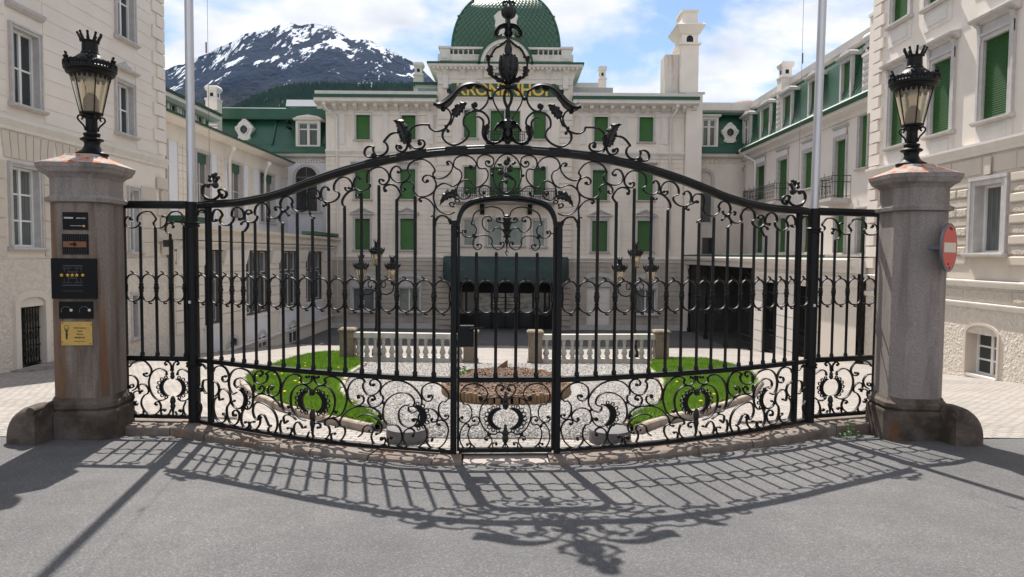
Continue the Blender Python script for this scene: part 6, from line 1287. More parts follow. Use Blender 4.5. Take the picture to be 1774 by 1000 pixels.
for px0, px1, py in ((2, 92, 262), (96, 170, 275)):                # wedge stones over the ground floor windows
    ua, ub = atX(px0, 250, XN).y, atX(px1, 250, XN).y; n = 7
    for k in range(n):
        a = ua+(ub-ua)*k/n; b = ua+(ub-ua)*(k+1)/n; sl = ((k+.5)/n-.5)*.22; zz1 = zst-.2; zz0 = zst-.78; mb = MB(); mb.fprism(FN, [(a+.02-sl*.4, zz0), (b-.02-sl*.4, zz0), (b-.02+sl*.4, zz1), (a+.02+sl*.4, zz1)], .002, .028); mb.build('wedge_stone', M['stucco_warm'], nearl)
z = zst+.25; k = 0
while z < 12:
    w = .72 if k % 2 else .46; mb = MB(); c_ = .02; mb.fb(FN, yn1-w, yn1-.01, .002, .06, z, z+.36); mb.build('quoin', M['stucco'], nearl); z += .40; k += 1
z = zrc+.1; k = 0
while z < zst-.5:
    w = .62 if k % 2 else .4; mb = MB(); mb.fb(FN, yn1-w, yn1-.01, .032, .08, z, z+.36); mb.build('quoin', M['stucco_warm'], nearl); z += .42; k += 1
# ---- near right building
XQ = 10.85; FQ = rwall(XQ); nearr = thing('side_building', 'tall pinkish white building close by on the right with green roller shutters', 'building', (XQ, 15, G(15)))
yq0, yq1 = -3.0, atX(1509, 300, XQ).y; qh = []; qex = []
for (x0, x1, yt, yb), k in (((1705, 1749, 62, 203), {}), ((1616, 1648, 104, 227), {}), ((1544, 1567, 150, 250), {}), ((1550, 1576, -60, 35), {}), ((1700, 1740, -190, -70), {}), ((1612, 1646, -110, 2), {})):
    u0, u1, z0, z1 = sx(XQ, x0, x1, yt, yb)
    if x0 in (1616, 1544): z0, z1 = qs
    if x0 == 1705: qs = (z0, z1)
    win(nearr, FQ, u0, u1, z0, z1, hood='ledge', apron=True, trim=.17, rec=.24, slat=.05, shutd=-.045); qh.append((u0, u1, z0, z1)); qex.append((u0-.3, u1+.3, z0-.7, z1+.6))
u0, u1, z0, z1 = sx(XQ, 1690, 1736, 320, 438); win(nearr, FQ, u0, u1, z0, z1, kind='sash', bars=(0, 0), trim=.20, rec=.24, pane='curtain_glass'); qh.append((u0, u1, z0, z1)); qex.append((u0-.24, u1+.24, z0-.14, z1+.24))
u0, u1, z0, z1 = sx(XQ, 1676, 1730, 580, 652); cq = (u0+u1)/2; qh.append((u0, u1, z0, z1)); qex.append((u0-.2, u1+.2, z0, z1+.5))
cw = hbox(nearr, 'cellar_window', M['glass'], FQ, u0, u1, -.30, -.26, z0, z1+.25); mb = MB(); mb.fb(FQ, u0, u0+.05, -.259, -.22, z0, z1+.2); mb.fb(FQ, u1-.05, u1, -.259, -.22, z0, z1+.2); mb.fb(FQ, cq-.04, cq+.04, -.259, -.22, z0, z1+.2)
for q in (.02, .36, .68, .98): mb.fb(FQ, u0+.05, u1-.05, -.258, -.23, z0+(z1-z0)*q-.02, z0+(z1-z0)*q+.02)
mb.build('sash', M['white'], cw); mb = MB(); 
arch_band(mb, FQ, cq, (u1-u0)/2, (u1-u0)/2+.07, z1-.0, -.258, .06, 12, .4); mb.fb(FQ, u0-.07, u0-.002, -.258, .06, z0, z1); mb.fb(FQ, u1+.002, u1+.07, -.258, .06, z0, z1); mb.build('reveal', M['stucco_warm'], cw); hbox(cw, 'sill', M['trim_light'], FQ, u0, u1, -.25, .05, z0-.06, z0-.001)
AR = (u0, u1, z0, z1)
zq1, zq2, zq3 = atX(1700, 260, XQ).z, atX(1700, 494, XQ).z, atX(1700, 531, XQ).z
holes_q = [h for h in qh]; ah = (AR[0], AR[1], AR[2], AR[3]+.26)
wall(nearr, FQ, yq0, yq1, zq1-.1, 12.5, holes_q, M['stucco']); wall(nearr, FQ, yq0, yq1, zq2, zq1-.1, holes_q, M['stucco_warm'], 'ground_wall'); wall(nearr, FQ, yq0, yq1, -3, zq2, [AR], M['roughcast'], 'base_wall', d=.03)
mb = MB(); mb.box(XQ+.7, XQ+9, yq0, yq1, -3, 12.4); mb.build('building_core', M['stucco'], nearr); mb = MB(); mb.add([(XQ, yq1, -3), (XQ+9, yq1, -3), (XQ+9, yq1, 12.5), (XQ, yq1, 12.5)], [(0, 1, 2, 3)]); mb.build('end_wall', M['stucco'], nearr)
mb = MB(); mb.fprof(FQ, [(-9.2, 12.5), (.5, 12.5), (.5, 12.8), (-9.2, 14)], yq0, yq1+.3); mb.build('roof', M['green_roof'], nearr)
cornice(nearr, FQ, yq0, yq1+.05, zq1-.12, .30, .16, M['trim_light']); cornice(nearr, FQ, yq0, yq1+.05, zq2-.05, .16, .10, M['trim_light'], d=.03); cornice(nearr, FQ, yq0, yq1+.05, zq3-.05, .14, .08, M['trim_light'], d=.03)
courses(nearr, FQ, 11.5, yq1-.6, zq2+.45, zq1-.62, qex, .235, .03, .055, (M['stucco_warm'], M['rockface']), joint=.95, pieces='stone_block'); courses(nearr, FQ, 11.5, yq1-.2, zq1-.58, zq1-.16, [], .42, .03, .03, M['stucco_warm'], joint=1.1, pieces='stone_block'); courses(nearr, FQ, 11.5, yq1-.2, zq3+.12, zq2-.08, [], .4, .06, .05, M['rockface'], joint=1.6, pieces='stone_block', d=.03)
hbox(nearr, 'keystone', M['stucco_warm'], FQ, (sx(XQ, 1690, 1736, 320, 438)[0]+sx(XQ, 1690, 1736, 320, 438)[1])/2-.10, (sx(XQ, 1690, 1736, 320, 438)[0]+sx(XQ, 1690, 1736, 320, 438)[1])/2+.10, .055, .085, zq1-.60, zq1-.2)
z = zq2+.3; k = 0
while z < 12:
    w = .55 if k % 2 else .4; mb = MB(); mb.fb(FQ, yq1-w, yq1-.01, .002, .07, z, z+.30); mb.fb(FQ, yq1-.01, yq1+.05, -.5, .06, z, z+.30); mb.build('quoin', M['stucco'], nearr); z += .34; k += 1
chimney(nearr, XQ+.9, yq1+1.2, .62, .6, 6.5, atX(1495, 4, XQ+.9).z)
# ---- right link and right upper wing
XV = 14.5; FV = rwall(XV); wing_r = thing('side_wing', 'long cream right wing with green tiled mansard, dormers and small balconies', 'building', (XV, 34, ZG)); yv0, yv1 = 21.5, 43.4
zvE, zvT = 8.1, atX(1283, 200, XV+.9).z; vh = []
for x0, x1, yt, yb, kd in ((1276, 1290, 297, 345, 0), (1311, 1325, 288, 345, 0), (1348, 1364, 277, 350, 0), (1393, 1410, 264, 326, 0), (1447, 1465, 243, 345, 0), (1490, 1503, 200, 290, 0), (1310, 1322, 382, 438, 1), (1349, 1362, 378, 437, 1), (1392, 1406, 375, 437, 1), (1448, 1463, 372, 438, 1), (1487, 1500, 365, 438, 1)):
    u0, u1, z0, z1 = sx(XV, x0, x1, yt, yb)
    z1 = 1.864+(3.1+1.05 if not kd else 1.1+.35)*1.15 if 0 else z1
    win(wing_r, FV, u0, u1, z0, z1, trim=.16, rec=.22, slat=.08, sill=(kd == 0 and x0 not in (1311, 1348, 1447)), hood=None); vh.append((u0, u1, z0, z1))
    if not kd: hbox(wing_r, 'lintel', M['trim_light'], FV, u0-.1, u1+.1, .056, .09, z1+.18, z1+.45); cornice(wing_r, FV, u0-.2, u1+.2, z1+.48, .14, .14, M['trim'], 'window_cornice')
wall(wing_r, FV, yv0, yv1, ZG, zvE, vh, M['stucco'])
mb = MB(); mb.box(XV+.45, XV+9, yv0, yv1, ZG, zvE); mb.build('wing_core', M['stucco'], wing_r)
profile(wing_r, 'eaves', M['trim_light'], FV, [(0, zvE-.3), (.08, zvE-.3), (.12, zvE-.1), (.45, zvE-.02), (.5, zvE+.12), (0, zvE+.12)], yv0, yv1); profile(wing_r, 'gutter', M['green_fascia'], FV, [(0, zvE+.121), (.58, zvE+.121), (.6, zvE+.26), (0, zvE+.28)], yv0, yv1); profile(wing_r, 'lead_skirt', M['pale_green'], FV, [(.52, zvE+.281), (.56, zvE+.31), (.02, zvE+.62), (-.05, zvE+.281)], yv0, yv1)
mz0, mz1 = zvE+.55, zvT-.55; mb = MB(); mb.fprof(FV, [(0, zvE+.3), (0, mz0), (-.45, mz1), (-8, mz1), (-8, zvE+.3)], yv0, yv1); mb.build('mansard', M['green_roof'], wing_r)
tiles(wing_r, (FV.pos(yv1-1.2, .0, mz0), FV.pos(yv0, .0, mz0), FV.pos(yv0, -.45, mz1), FV.pos(yv1-1.2, -.45, mz1)), 56, 7, M['green_tile'], 'mansard_tiles', tilt=.07)
profile(wing_r, 'roof_fascia', M['green_fascia'], FV, [(-8, mz1+.02), (-.55, mz1+.02), (-.5, mz1+.14), (-8, mz1+.14)], yv0, yv1+.3); profile(wing_r, 'parapet', M['trim_light'], FV, [(-8, mz1+.141), (-.62, mz1+.141), (-.40, mz1+.3), (-.36, mz1+.62), (-8, mz1+.62)], yv0, yv1+.3)
for x0, x1, yt, yb in ((1283, 1296, 222, 258), (1314, 1330, 202, 240), (1351, 1367, 178, 222), (1396, 1412, 155, 204), (1451, 1470, 122, 178)):
    u0, u1, z0, z1 = sx(XV-.15, x0, x1, yt, yb); dormer(wing_r, FV, u0+.12, u1-.12, mz0+.10, mz1-.50, .06, kind='shutter' if x0 > 1290 else 'sash', m=M['trim'])
for px, yt, yb, w in ((1347.5, 110, 225, .75), (1497, 60, 160, .75)):
    p = atX(px, 200, XV-.1); zt_ = atX(px, yt, XV-.1).z; zb_ = mz0; c = chimney(wing_r, XV+.25, p.y, .64, .62, zb_, zt_); louvres(wing_r, FV, p.y-.24, p.y+.24, .08, zb_+.1, mz1+.1, 8)
    louvres(wing_r, front(p.y-.315), XV+.02, XV+.5, .001, zb_+.1, mz1+.1, 8)
p = atX(1284, 262, XV-.5); pipe(wing_r, [tuple(p), (XV-.3, p.y-.4, p.z-.4), (XV-.12, p.y-1.4, p.z-.8), (XV-.12, p.y-1.5, p.z-1.2), (XV-.12, p.y-1.5, 1.8)], .08)
b0 = vh[1][0]-.2; b1 = vh[2]; u_ = sorted((vh[1][1]+.25, vh[2][0]-.25)); balcony(wing_r, FV, u_[0], u_[1], vh[2][2]-.02, .8, .95)
u0, u1, z0, z1 = vh[4]; balcony(wing_r, FV, u0-.55, u1+.55, z0-.02, .85, .95)
YR = 43.4; FR_ = front(YR); link_r = thing('link_wing', 'cream link with green mansard and oval dormer right of the tall flue', 'building', (13.5, YR, ZG)); rx0, rx1 = XR+.5, XV+.2
rz = lambda x, y: atY(x, y, YR).z; rX = lambda x: atY(x, 300, YR).x
u0, u1 = rX(1186), rX(1232); z0, z1 = rz(1225, 385), rz(1225, 305); u0 = rX(1208)
wall(link_r, FR_, rx0, rx1, ZG, zvE, [], M['stucco']); w = hbox(link_r, 'arched_opening', M['grey_frame'], FR_, u0, u1, .002, .03, z0, rz(1220, 335)); c = (u0+u1)/2; r = (u1-u0)/2; mb = MB(); mb.fprism(FR_, [(u0, rz(1220, 335)), (u1, rz(1220, 335))]+arc_poly(c, r, z1-r*.4, 12), .003, .02); mb.build('niche', M['stucco_cream'], w); mb = MB(); arch_band(mb, FR_, c, r, r+.2, z1-r*.4, .004, .12, 14); mb.fb(FR_, u1, u1+.2, .004, .12, z0, z1-r*.4); mb.build('surround', M['trim'], w)
u0, u1 = rX(1219), rX(1238); hbox(link_r, 'low_window', M['glass'], FR_, u0, u1, .002, .04, rz(1228, 440), rz(1228, 412))
profile(link_r, 'eaves', M['trim_light'], FR_, [(0, zvE-.1), (.4, zvE-.02), (.45, zvE+.15), (0, zvE+.15)], rx0, rx1); mb = MB(); mb.fprof(FR_, [(.55, zvE+.151), (.55, zvE+.25), (.02, mz0+.25), (-.6, mz1), (-6, mz1), (-6, zvE+.151)], rx0, rx1+3); mb.build('mansard', M['green_roof'], link_r); profile(link_r, 'parapet', M['trim_light'], FR_, [(-6, mz1+.02), (-.4, mz1+.02), (-.15, mz1+.2), (-.1, mz1+.66), (-6, mz1+.66)], rx0, rx1+4); profile(link_r, 'roof_fascia', M['green_fascia'], FR_, [(-.6, mz1-.12), (-.06, mz1-.12), (-.06, mz1+.019), (-.6, mz1+.019)], rx0, rx1)
n = 12
for k in range(n): u = rx0+.4+(rx1-rx0-.5)*k/n; hbox(link_r, 'dentil', M['trim_light'], FR_, u, u+.13, .002, .1, zvE-.4, zvE-.16)
mb = MB(); mb.box(rx0, rx1+6, YR+.4, YR+9, ZG, zvE); mb.build('link_core', M['stucco'], link_r)
oval_dormer(link_r, FR_, rX(1263), rz(1263, 230), .64, -.05, M['trim_light']); dormer(link_r, FR_, rX(1214.5), rX(1237), mz0+.15, mz1-.45, .2, head=False)
mb = MB(); p = atY(1290, 190, YR+8); mb.lathe((p.x, YR+8, p.z-.3), [(2.0, 0), (1.7, .45), (1.0, .75), (.1, .85)], 16); mb.build('small_dome', mat('faded_brown_roof', (.22, .12, .09), .8), link_r, True)
# ---- right arcade with flat canopy
XC = 10.6; FC_ = rwall(XC); arc = thing('covered_arcade', 'flat roofed white canopy and arcade with dark porch along the right of the courtyard', 'building', (XC, 32, ZG)); yc0, yc1 = yq1+.1, YF-.3
zca, zcb_ = atX(1330, 466, XC).z, atX(1330, 446, XC).z
mb = MB(); mb.fprof(FC_, [(-3.9, zca), (.0, zca), (.05, zca+.02), (.08, zca+.2), (.28, zca+.3), (.32, zcb_-.06), (.3, zcb_), (-3.9, zcb_+.05)], yc0, yc1); mb.build('canopy', M['trim_light'], arc); hbox(arc, 'canopy_edge', M['green_fascia'], FC_, yc0+2, yc1, .12, .24, zcb_+.003, zcb_+.10); mb = MB(); mb.box(XC+.2, XC+3.8, yc0, yc1, zcb_+.05, zcb_+.12); o = mb.build('gravel_roof', M['gravel'], arc)
yd = atX(1306, 540, XC).y                                      # dark porch from here to the back
wl = [(yd, yc0)]; ps = [(atX(a, 540, XC).y, atX(b, 540, XC).y) for a, b in ((1322, 1306), (1365, 1342), (1388, 1400))]
gates = [(atX(1342, 560, XC).y, atX(1322, 560, XC).y), (atX(1402, 560, XC).y, atX(1381, 560, XC).y)]
op = [(min(g), max(g), -3, zca-.55) for g in gates]
wall(arc, FC_, yc0, yd, -3.2, zca, op, M['stucco_cream'])
for a, b, z0, z1 in op:
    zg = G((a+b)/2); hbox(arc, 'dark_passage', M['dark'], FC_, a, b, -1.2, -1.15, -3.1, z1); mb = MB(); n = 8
    for k in range(n+1): u = a+.03+(b-a-.06)*k/n; mb.tube([FC_.pos(u, -.1, zg+.05), FC_.pos(u, -.1, z1-.1-(0 if k % 2 else .12))], .016, 5)
    for z in (zg+.12, zg+.75, zg+.95, z1-.4): mb.fb(FC_, a, b, -.12, -.08, z-.015, z+.015)
    for k in range(n): u = a+.03+(b-a-.06)*(k+.5)/n; mb.tube([FC_.pos(u+.06*math.cos(q), -.1, zg+.44+.26*math.sin(q)) for q in [2*math.pi*j/8 for j in range(9)]], .011, 4)
    mb.build('iron_gate', M['iron'], arc)
edges = sorted([yc0, yd]+[v for o_ in op for v in o_[:2]])
for a, b in zip(edges[::2], edges[1::2]):
    if b-a < .3: continue
    if a < yc0+.5: courses(arc, FC_, a+2.6 if b-a > 3 else a, b-.05, -1.9, zca-.5, [], .42, .03, .05, M['trim_light'], 'rusticated_courses')
    else: courses(arc, FC_, a+.05, b-.05, -2.6, zca-.5, [], .42, .03, .05, M['trim_light'], 'rusticated_courses')
cornice(arc, FC_, yc0, yd, zca-.42, .3, .12, M['trim_light'])
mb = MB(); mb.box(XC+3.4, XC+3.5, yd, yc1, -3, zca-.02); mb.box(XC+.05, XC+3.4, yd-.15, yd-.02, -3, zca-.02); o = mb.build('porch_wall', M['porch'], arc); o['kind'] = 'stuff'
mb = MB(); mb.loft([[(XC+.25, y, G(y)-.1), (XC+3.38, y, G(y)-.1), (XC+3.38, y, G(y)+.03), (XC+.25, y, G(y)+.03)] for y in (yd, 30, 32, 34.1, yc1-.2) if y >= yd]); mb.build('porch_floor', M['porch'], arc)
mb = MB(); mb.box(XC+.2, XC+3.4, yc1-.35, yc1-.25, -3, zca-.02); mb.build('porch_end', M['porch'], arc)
for k in range(4):
    u = yd+.7+(yc1-yd-1.2)*k/3; mb = MB(); mb.lathe(FC_.pos(u, -.12, ZG), [(.11, 0), (.11, .25), (.07, .32), (.06, 2.2), (.10, 2.3), (.06, 2.38), (.06, zca-ZG-.02)], 10)
    mb.tube([FC_.pos(u+.06, -.12, zca-.9), FC_.pos(u+.35, -.12, zca-.3), FC_.pos(u+.8, -.12, zca-.08)], .03, 5); mb.build('iron_column', M['iron'], arc, 'a')
u0 = yd+.2; mb = MB(); zg = -2.72
for k in range(16): u = u0+.14*k; mb.tube([FC_.pos(u, -.05, zg), FC_.pos(u, -.05, zg+1.0)], .012, 4)
for z in (zg+.1, zg+.7, zg+1.0): mb.fb(FC_, u0, u0+2.15, -.065, -.035, z-.015, z+.015)
o = mb.build('porch_railing', M['iron'], arc); o['kind'] = 'stuff'
hbox(arc, 'porch_window', M['curtain_glass'], rwall(XC+3.39), yd+2, yd+3.4, .0, .02, -1.6, .6)
mb = MB(); mb.box(XC+.15, XC+3.3, yc0, yd-.2, -3, zca-.01); mb.build('arcade_core', M['stucco_cream'], arc) if 0 else None
# ------------------------------------------------------------------ stone gate pillars
def octring(cx, cy, hx, hy, ch, z):
    return [(cx-hx+ch, cy-hy, z), (cx+hx-ch, cy-hy, z), (cx+hx, cy-hy+ch, z), (cx+hx, cy+hy-ch, z), (cx+hx-ch, cy+hy, z), (cx-hx+ch, cy+hy, z), (cx-hx, cy+hy-ch, z), (cx-hx, cy-hy+ch, z)]
def pillar(cx, cy, h, label, shaftmat, rz):
    t = thing('gate_pillar', label, 'pillar', (cx, cy, 0))
    c, s = math.cos(rz), math.sin(rz)
    def ring(hh, ch, z): return [(cx+(x-cx)*c-(y-cy)*s, cy+(x-cx)*s+(y-cy)*c, zz) for x, y, zz in octring(cx, cy, hh, hh, ch, z)]
    mb = MB(); mb.loft([ring(h+.060, .13, -.3), ring(h+.060, .13, .20), ring(h+.055, .13, .22), ring(h+.032, .12, .235), ring(h+.05, .12, .26), ring(h+.045, .12, .30), ring(h+.02, .11, .325), ring(h+.005, .11, .36)])
    mb.build('base', M['granite_base'], t)
    mb = MB(); mb.loft([ring(h, .11, .36), ring(h, .11, 1.35), ring(h, .11, 2.352)]); mb.build('shaft', shaftmat, t)
    mb = MB(); mb.loft([ring(h+.0, .11, 2.355), ring(h+.035, .11, 2.365), ring(h+.04, .11, 2.40), ring(h+.01, .11, 2.42), ring(h+.002, .11, 2.435), ring(h+.002, .11, 2.60), ring(h+.03, .11, 2.635), ring(h+.07, .12, 2.66), ring(h+.085, .12, 2.70), ring(h+.092, .12, 2.705), ring(h+.098, .12, 2.745)])
    mb.build('capital', M['granite'], t)
    mb = MB(); mb.loft([ring(h+.098, .12, 2.747), ring(h+.07, .12, 2.765), ring(.19, .07, 2.835), ring(.165, .06, 2.862)]); mb.build('capstone', M['capstone'], t)
    return t
PLX, PLY, PLH = -4.46, 7.20, .28
PRX, PRY, PRH = 4.37, 7.48, .28
pl = pillar(PLX, PLY, PLH, 'rust stained granite gate pillar carrying dark plaques and a brass plate', M['granite_rust'], R(6))
pr = pillar(PRX, PRY, PRH, 'grey granite gate pillar beside the red no entry sign', M['granite'], R(-4))
# rear block of the right pillar
def guard(cx, cy, face, label):
    """quarter round guard stone: rises to the pillar, falls in a curve to the outside"""
    t = thing('guard_stone', label, 'guard stone', (cx, cy, 0), group='rounded guard stones at the pillars')
    mb = MB(); prof = [(0, -.2)]+[(0, .28), (.03, .325), (.08, .33)]+[(.08+.25*math.sin(a), .02+.31*math.cos(a)) for a in [R(12*k) for k in range(1, 8)]]+[(.34, -.2)]
    rings = []
    for y, k in ((-.19, .72), (-.175, .86), (-.14, .96), (-.08, 1), (.08, 1), (.14, .96), (.175, .86), (.19, .72)):
        rings.append([(cx+face*(x-.2)*k+face*(.2*k), cy+y, z*(k if z > 0 else 1)) for x, z in prof])
    mb.loft(rings); mb.build('stone', M['granite_base'], t, 'a')
    mb = MB(); mb.tube([(cx+face*.045, cy-.185, .29), (cx+face*.045, cy+.185, .29)], .042, 12); mb.build('volute', M['granite_base'], t, 'a')
guard(PLX-.19, PLY-.42, -1, 'rounded guard stone against the left stained pillar')
guard(PRX+.16, PRY-.42, 1, 'rounded guard stone against the right grey pillar')

# ------------------------------------------------------------------ lamps on the pillars
def lantern(parent, c, s, six=8, crown=True, iron=M['iron']):
    """lantern whose bottom ring sits at c; s = scale (1 = pillar lamp)"""
    def L(prof, n=16): return [(r*s, z*s) for r, z in prof]
    mb = MB(); mb.lathe(c, L([(.085, 0), (.115, .0), (.12, .012), (.115, .024), (.085, .024)]), 16); mb.build('bottom_ring', iron, parent, 'a')
    n = 6; mb = MB(); mb.lathe(c, L([(.108, .024), (.20, .43)]), 24, cap=False); mb.build('glass', M['lamp_glass'], parent, True)
    for k in range(n):
        a = 2*math.pi*k/n+.26; mb = MB(); mb.tube([(c[0]+r*s*math.cos(a), c[1]+r*s*math.sin(a), c[2]+z*s) for r, z in ((.113, .01), (.207, .44))], .0065*s, 5); mb.build('glazing_bar', iron, parent)
    mb = MB(); mb.lathe(c, L([(.195, .425), (.235, .44), (.245, .455), (.24, .47), (.262, .485), (.262, .51), (.225, .525), (.20, .535), (.17, .60), (.11, .655), (.09, .66), (.092, .68), (.082, .69), (.078, .80), (.088, .805), (.088, .815)]), 24); mb.build('hood', iron, parent, 'a')
    mb = MB()
    for k in range(24):
        a = 2*math.pi*k/24; b = 2*math.pi*(k+.5)/24; r = .205*s
        mb.add([(c[0]+r*math.cos(a-.13), c[1]+r*math.sin(a-.13), c[2]+.435*s), (c[0]+r*math.cos(a+.13), c[1]+r*math.sin(a+.13), c[2]+.435*s), (c[0]+r*.97*math.cos(a+.06), c[1]+r*.97*math.sin(a+.06), c[2]+.385*s), (c[0]+r*.97*math.cos(a-.06), c[1]+r*.97*math.sin(a-.06), c[2]+.385*s)], [(0, 1, 2, 3)])
    o = mb.build('fringe', iron, parent); o['kind'] = 'stuff'
    mb = MB()
    for k in range(24):                                       # cast crest round the hood
        a = 2*math.pi*k/24; big = k % 4 == 0; h = (.125 if big else .075)*s; r = .255*s; w = (.046 if big else .027)*s
        ca, sa = math.cos(a), math.sin(a); bx, by = c[0]+r*ca, c[1]+r*sa; z0 = c[2]+.505*s
        def q(t, z, d=0): return (bx-sa*t+ca*d, by+ca*t+sa*d, z0+z)
        pr_ = [(-w, 0), (w, 0), (w*1.1, h*.35), (w*.6, h*.5), (w*.75, h*.7), (w*.25, h*.78), (w*.2, h), (-w*.2, h), (-w*.25, h*.78), (-w*.75, h*.7), (-w*.6, h*.5), (-w*1.1, h*.35)]
        m = len(pr_)
        if big:
            mb.add([q(t, z, .010*s) for t, z in pr_]+[q(t, z, -.010*s) for t, z in pr_], [tuple(range(m)), tuple(range(2*m-1, m-1, -1))]+[(i, (i+1) % m, m+(i+1) % m, m+i) for i in range(m)])
            for t, z, rr in ((-w*.7, h*.3, .020), (w*.7, h*.3, .020), (0, h*.62, .022), (-w*.6, h*.72, .013), (w*.6, h*.72, .013), (0, h, .014)): mb.ball(q(t, z, .008*s), rr*s, 6, 4)
        else:
            for e in (-1, 1):
                cur = [(e*w*1.15, 0), (e*w*1.2, h*.45), (e*w*.75, h*.85), (e*w*.25, h*.70), (e*w*.30, h*.35), (e*w*.65, h*.40)]
                mb.tube([q(t, z) for t, z in smooth_pts(cur, 2)], .0085*s, 5); mb.ball(q(e*w*.62, h*.44), .014*s, 5, 3)
            mb.tube([q(0, 0), q(0, h*1.0)], .010*s, 5, .004*s)
    o = mb.build('crest', iron, parent); o['kind'] = 'stuff'
    mb = MB()
    for k in range(9):
        a = 2*math.pi*k/9+.2; ca, sa = math.cos(a), math.sin(a)
        mb.tube([(c[0]+ca*.078*s, c[1]+sa*.078*s, c[2]+.80*s), (c[0]+ca*.090*s, c[1]+sa*.090*s, c[2]+.835*s), (c[0]+ca*.114*s, c[1]+sa*.114*s, c[2]+.885*s)], .019*s, 6, .010*s); mb.ball((c[0]+ca*.116*s, c[1]+sa*.116*s, c[2]+.89*s), .0165*s, 6, 4)
    mb.build('crown', iron, parent, 'a')
    mb = MB(); mb.lathe(c, L([(.072, .02), (.072, .17), (.045, .225), (.02, .235)]), 12); mb.build('ballast', M['lamp_core'], parent, 'a')
    mb = MB(); mb.lathe(c, L([(.03, .235), (.032, .29), (.048, .32), (.055, .36), (.04, .40), (.012, .41)]), 12); mb.build('bulb', M['bulb'], parent, True)
def pillar_lamp(cx, cy, label):
    t = thing('pillar_lamp', label, 'street lamp', (cx, cy, 2.862), group='lamps on the gate pillars'); z = 2.862; s = .93
    mb = MB(); mb.lathe((cx, cy, z), [(a*s, b*s) for a, b in [(.16, 0), (.165, .02), (.14, .035), (.10, .06), (.085, .09), (.075, .12), (.085, .15), (.115, .165), (.12, .18), (.095, .195), (.075, .21), (.085, .225), (.085, .245), (.05, .255), (.06, .29), (.058, .40), (.085, .425), (.09, .44)]], 20); mb.build('foot', M['iron'], t, 'a')
    for k in range(4):
        a = R(45+90*k); ca, sa = math.cos(a), math.sin(a)
        pts = smooth_pts([(.06, .27), (.075, .32), (.11, .36), (.135, .395), (.125, .43), (.095, .43), (.085, .405), (.10, .39)], 3)
        mb = MB(); mb.tube([(cx+r*s*ca, cy+r*s*sa, z+h*s) for r, h in pts], .009, 6); mb.build('bracket', M['iron'], t, True)
    lantern(t, (cx, cy, z+.42), .93)
pillar_lamp(PLX+.06, PLY, 'black crowned lantern on the left rust stained pillar')
pillar_lamp(PRX-.045, PRY, 'black crowned lantern on the right grey pillar')

# ------------------------------------------------------------------ plaques on the left pillar, sign on the right
ca, sa = math.cos(R(6)), math.sin(R(6))
PF = Fr(PLX+sa*PLH, PLY-ca*PLH, ca, sa, sa, -ca)             # front face of the left pillar
def pf(px, py):
    d = ray(px, py); n = Vector((sa, -ca, 0)); o = Vector((PF.o[0], PF.o[1], 0)); t = (o-CO).dot(n)/d.dot(n); p = CO+d*t
    return (p-o).dot(Vector((ca, sa, 0))), p.z
def plaque(px0, py0, px1, py1, m, label, d=.012, name='plaque'):
    u0, z1 = pf(px0, py0); u1, z0 = pf(px1, py1); mb = MB(); mb.fb(PF, u0, u1, .001, d, z0, z1); o = mb.build(name, m); tag(o, label, 'plaque')
    return o, u0, u1, z0, z1
def ptext(o, body, px, py, size, m, bold=0.0, sx=1.0, d=.013): u, z = pf(px, py); return text(body, size, m, o, PF.pos(u, d, z), (ca, sa, 0), bold=bold, sx=sx)
def pbox(o, name, m, px0, py0, px1, py1, d0=.0125, d1=.0145):
    u0, z1 = pf(px0, py0); u1, z0 = pf(px1, py1); mb = MB(); mb.fb(PF, u0, u1, d0, d1, z0, z1); return mb.build(name, m, o)
def pstar(o, px, py, r, m, d=.036):
    u, z = pf(px, py); mb = MB(); mb.fprism(PF, [(u+r*(1 if k % 2 == 0 else .42)*math.sin(k*math.pi/5), z+r*(1 if k % 2 == 0 else .42)*math.cos(k*math.pi/5)) for k in range(10)], d-.002, d); mb.build('star', m, o)
o, *_ = plaque(109, 367.5, 153, 398.5, M['plaque_black'], 'small black plaque with white hotel lettering, topmost on the left pillar')
ptext(o, 'SWISS DELUXE', 119.8, 377.8, .021, M['white_print'], .0008, .62); ptext(o, 'GRAND HOTELS', 141.3, 378.4, .019, M['white_print'], 0, .64); pbox(o, 'line', M['white_print'], 123, 391, 144, 391.8)
u, z = pf(146.5, 391.8); mb = MB(); mb.fprism(PF, [(u+.011*math.cos(a), z+.011*math.sin(a)) for a in [2*math.pi*k/14 for k in range(14)]], .012, .016); mb.build('emblem', M['gold'], o)
o, *_ = plaque(108.5, 405.5, 154, 441, M['plaque_black'], 'black plaque with copper coloured centre band, second from the top on the left pillar')
pbox(o, 'band', M['copper_print'], 110.5, 418.2, 151, 428.6)
for k in range(11):
    x = 112+k*3.8; pbox(o, 'bar', M['grey_print'], x, 407.5, x+.6, 417); pbox(o, 'bar', M['grey_print'], x, 430, x+.6, 438)
pbox(o, 'cross', M['plaque_black'], 128.6, 419.6, 132, 427.2, .0145, .017); pbox(o, 'cross', M['plaque_black'], 122, 422, 134.5, 424.8, .0145, .0168); pbox(o, 'line', M['grey_print'], 110, 439, 152, 439.6)
o, *_ = plaque(91, 447.5, 170, 517.5, M['plaque_black'], 'large black plaque with five gold stars and a dark letter H', .034)
for x in (110, 120.5, 128.5, 136.3, 146.5): pstar(o, x, 476.6, .021, M['gold'], .037)
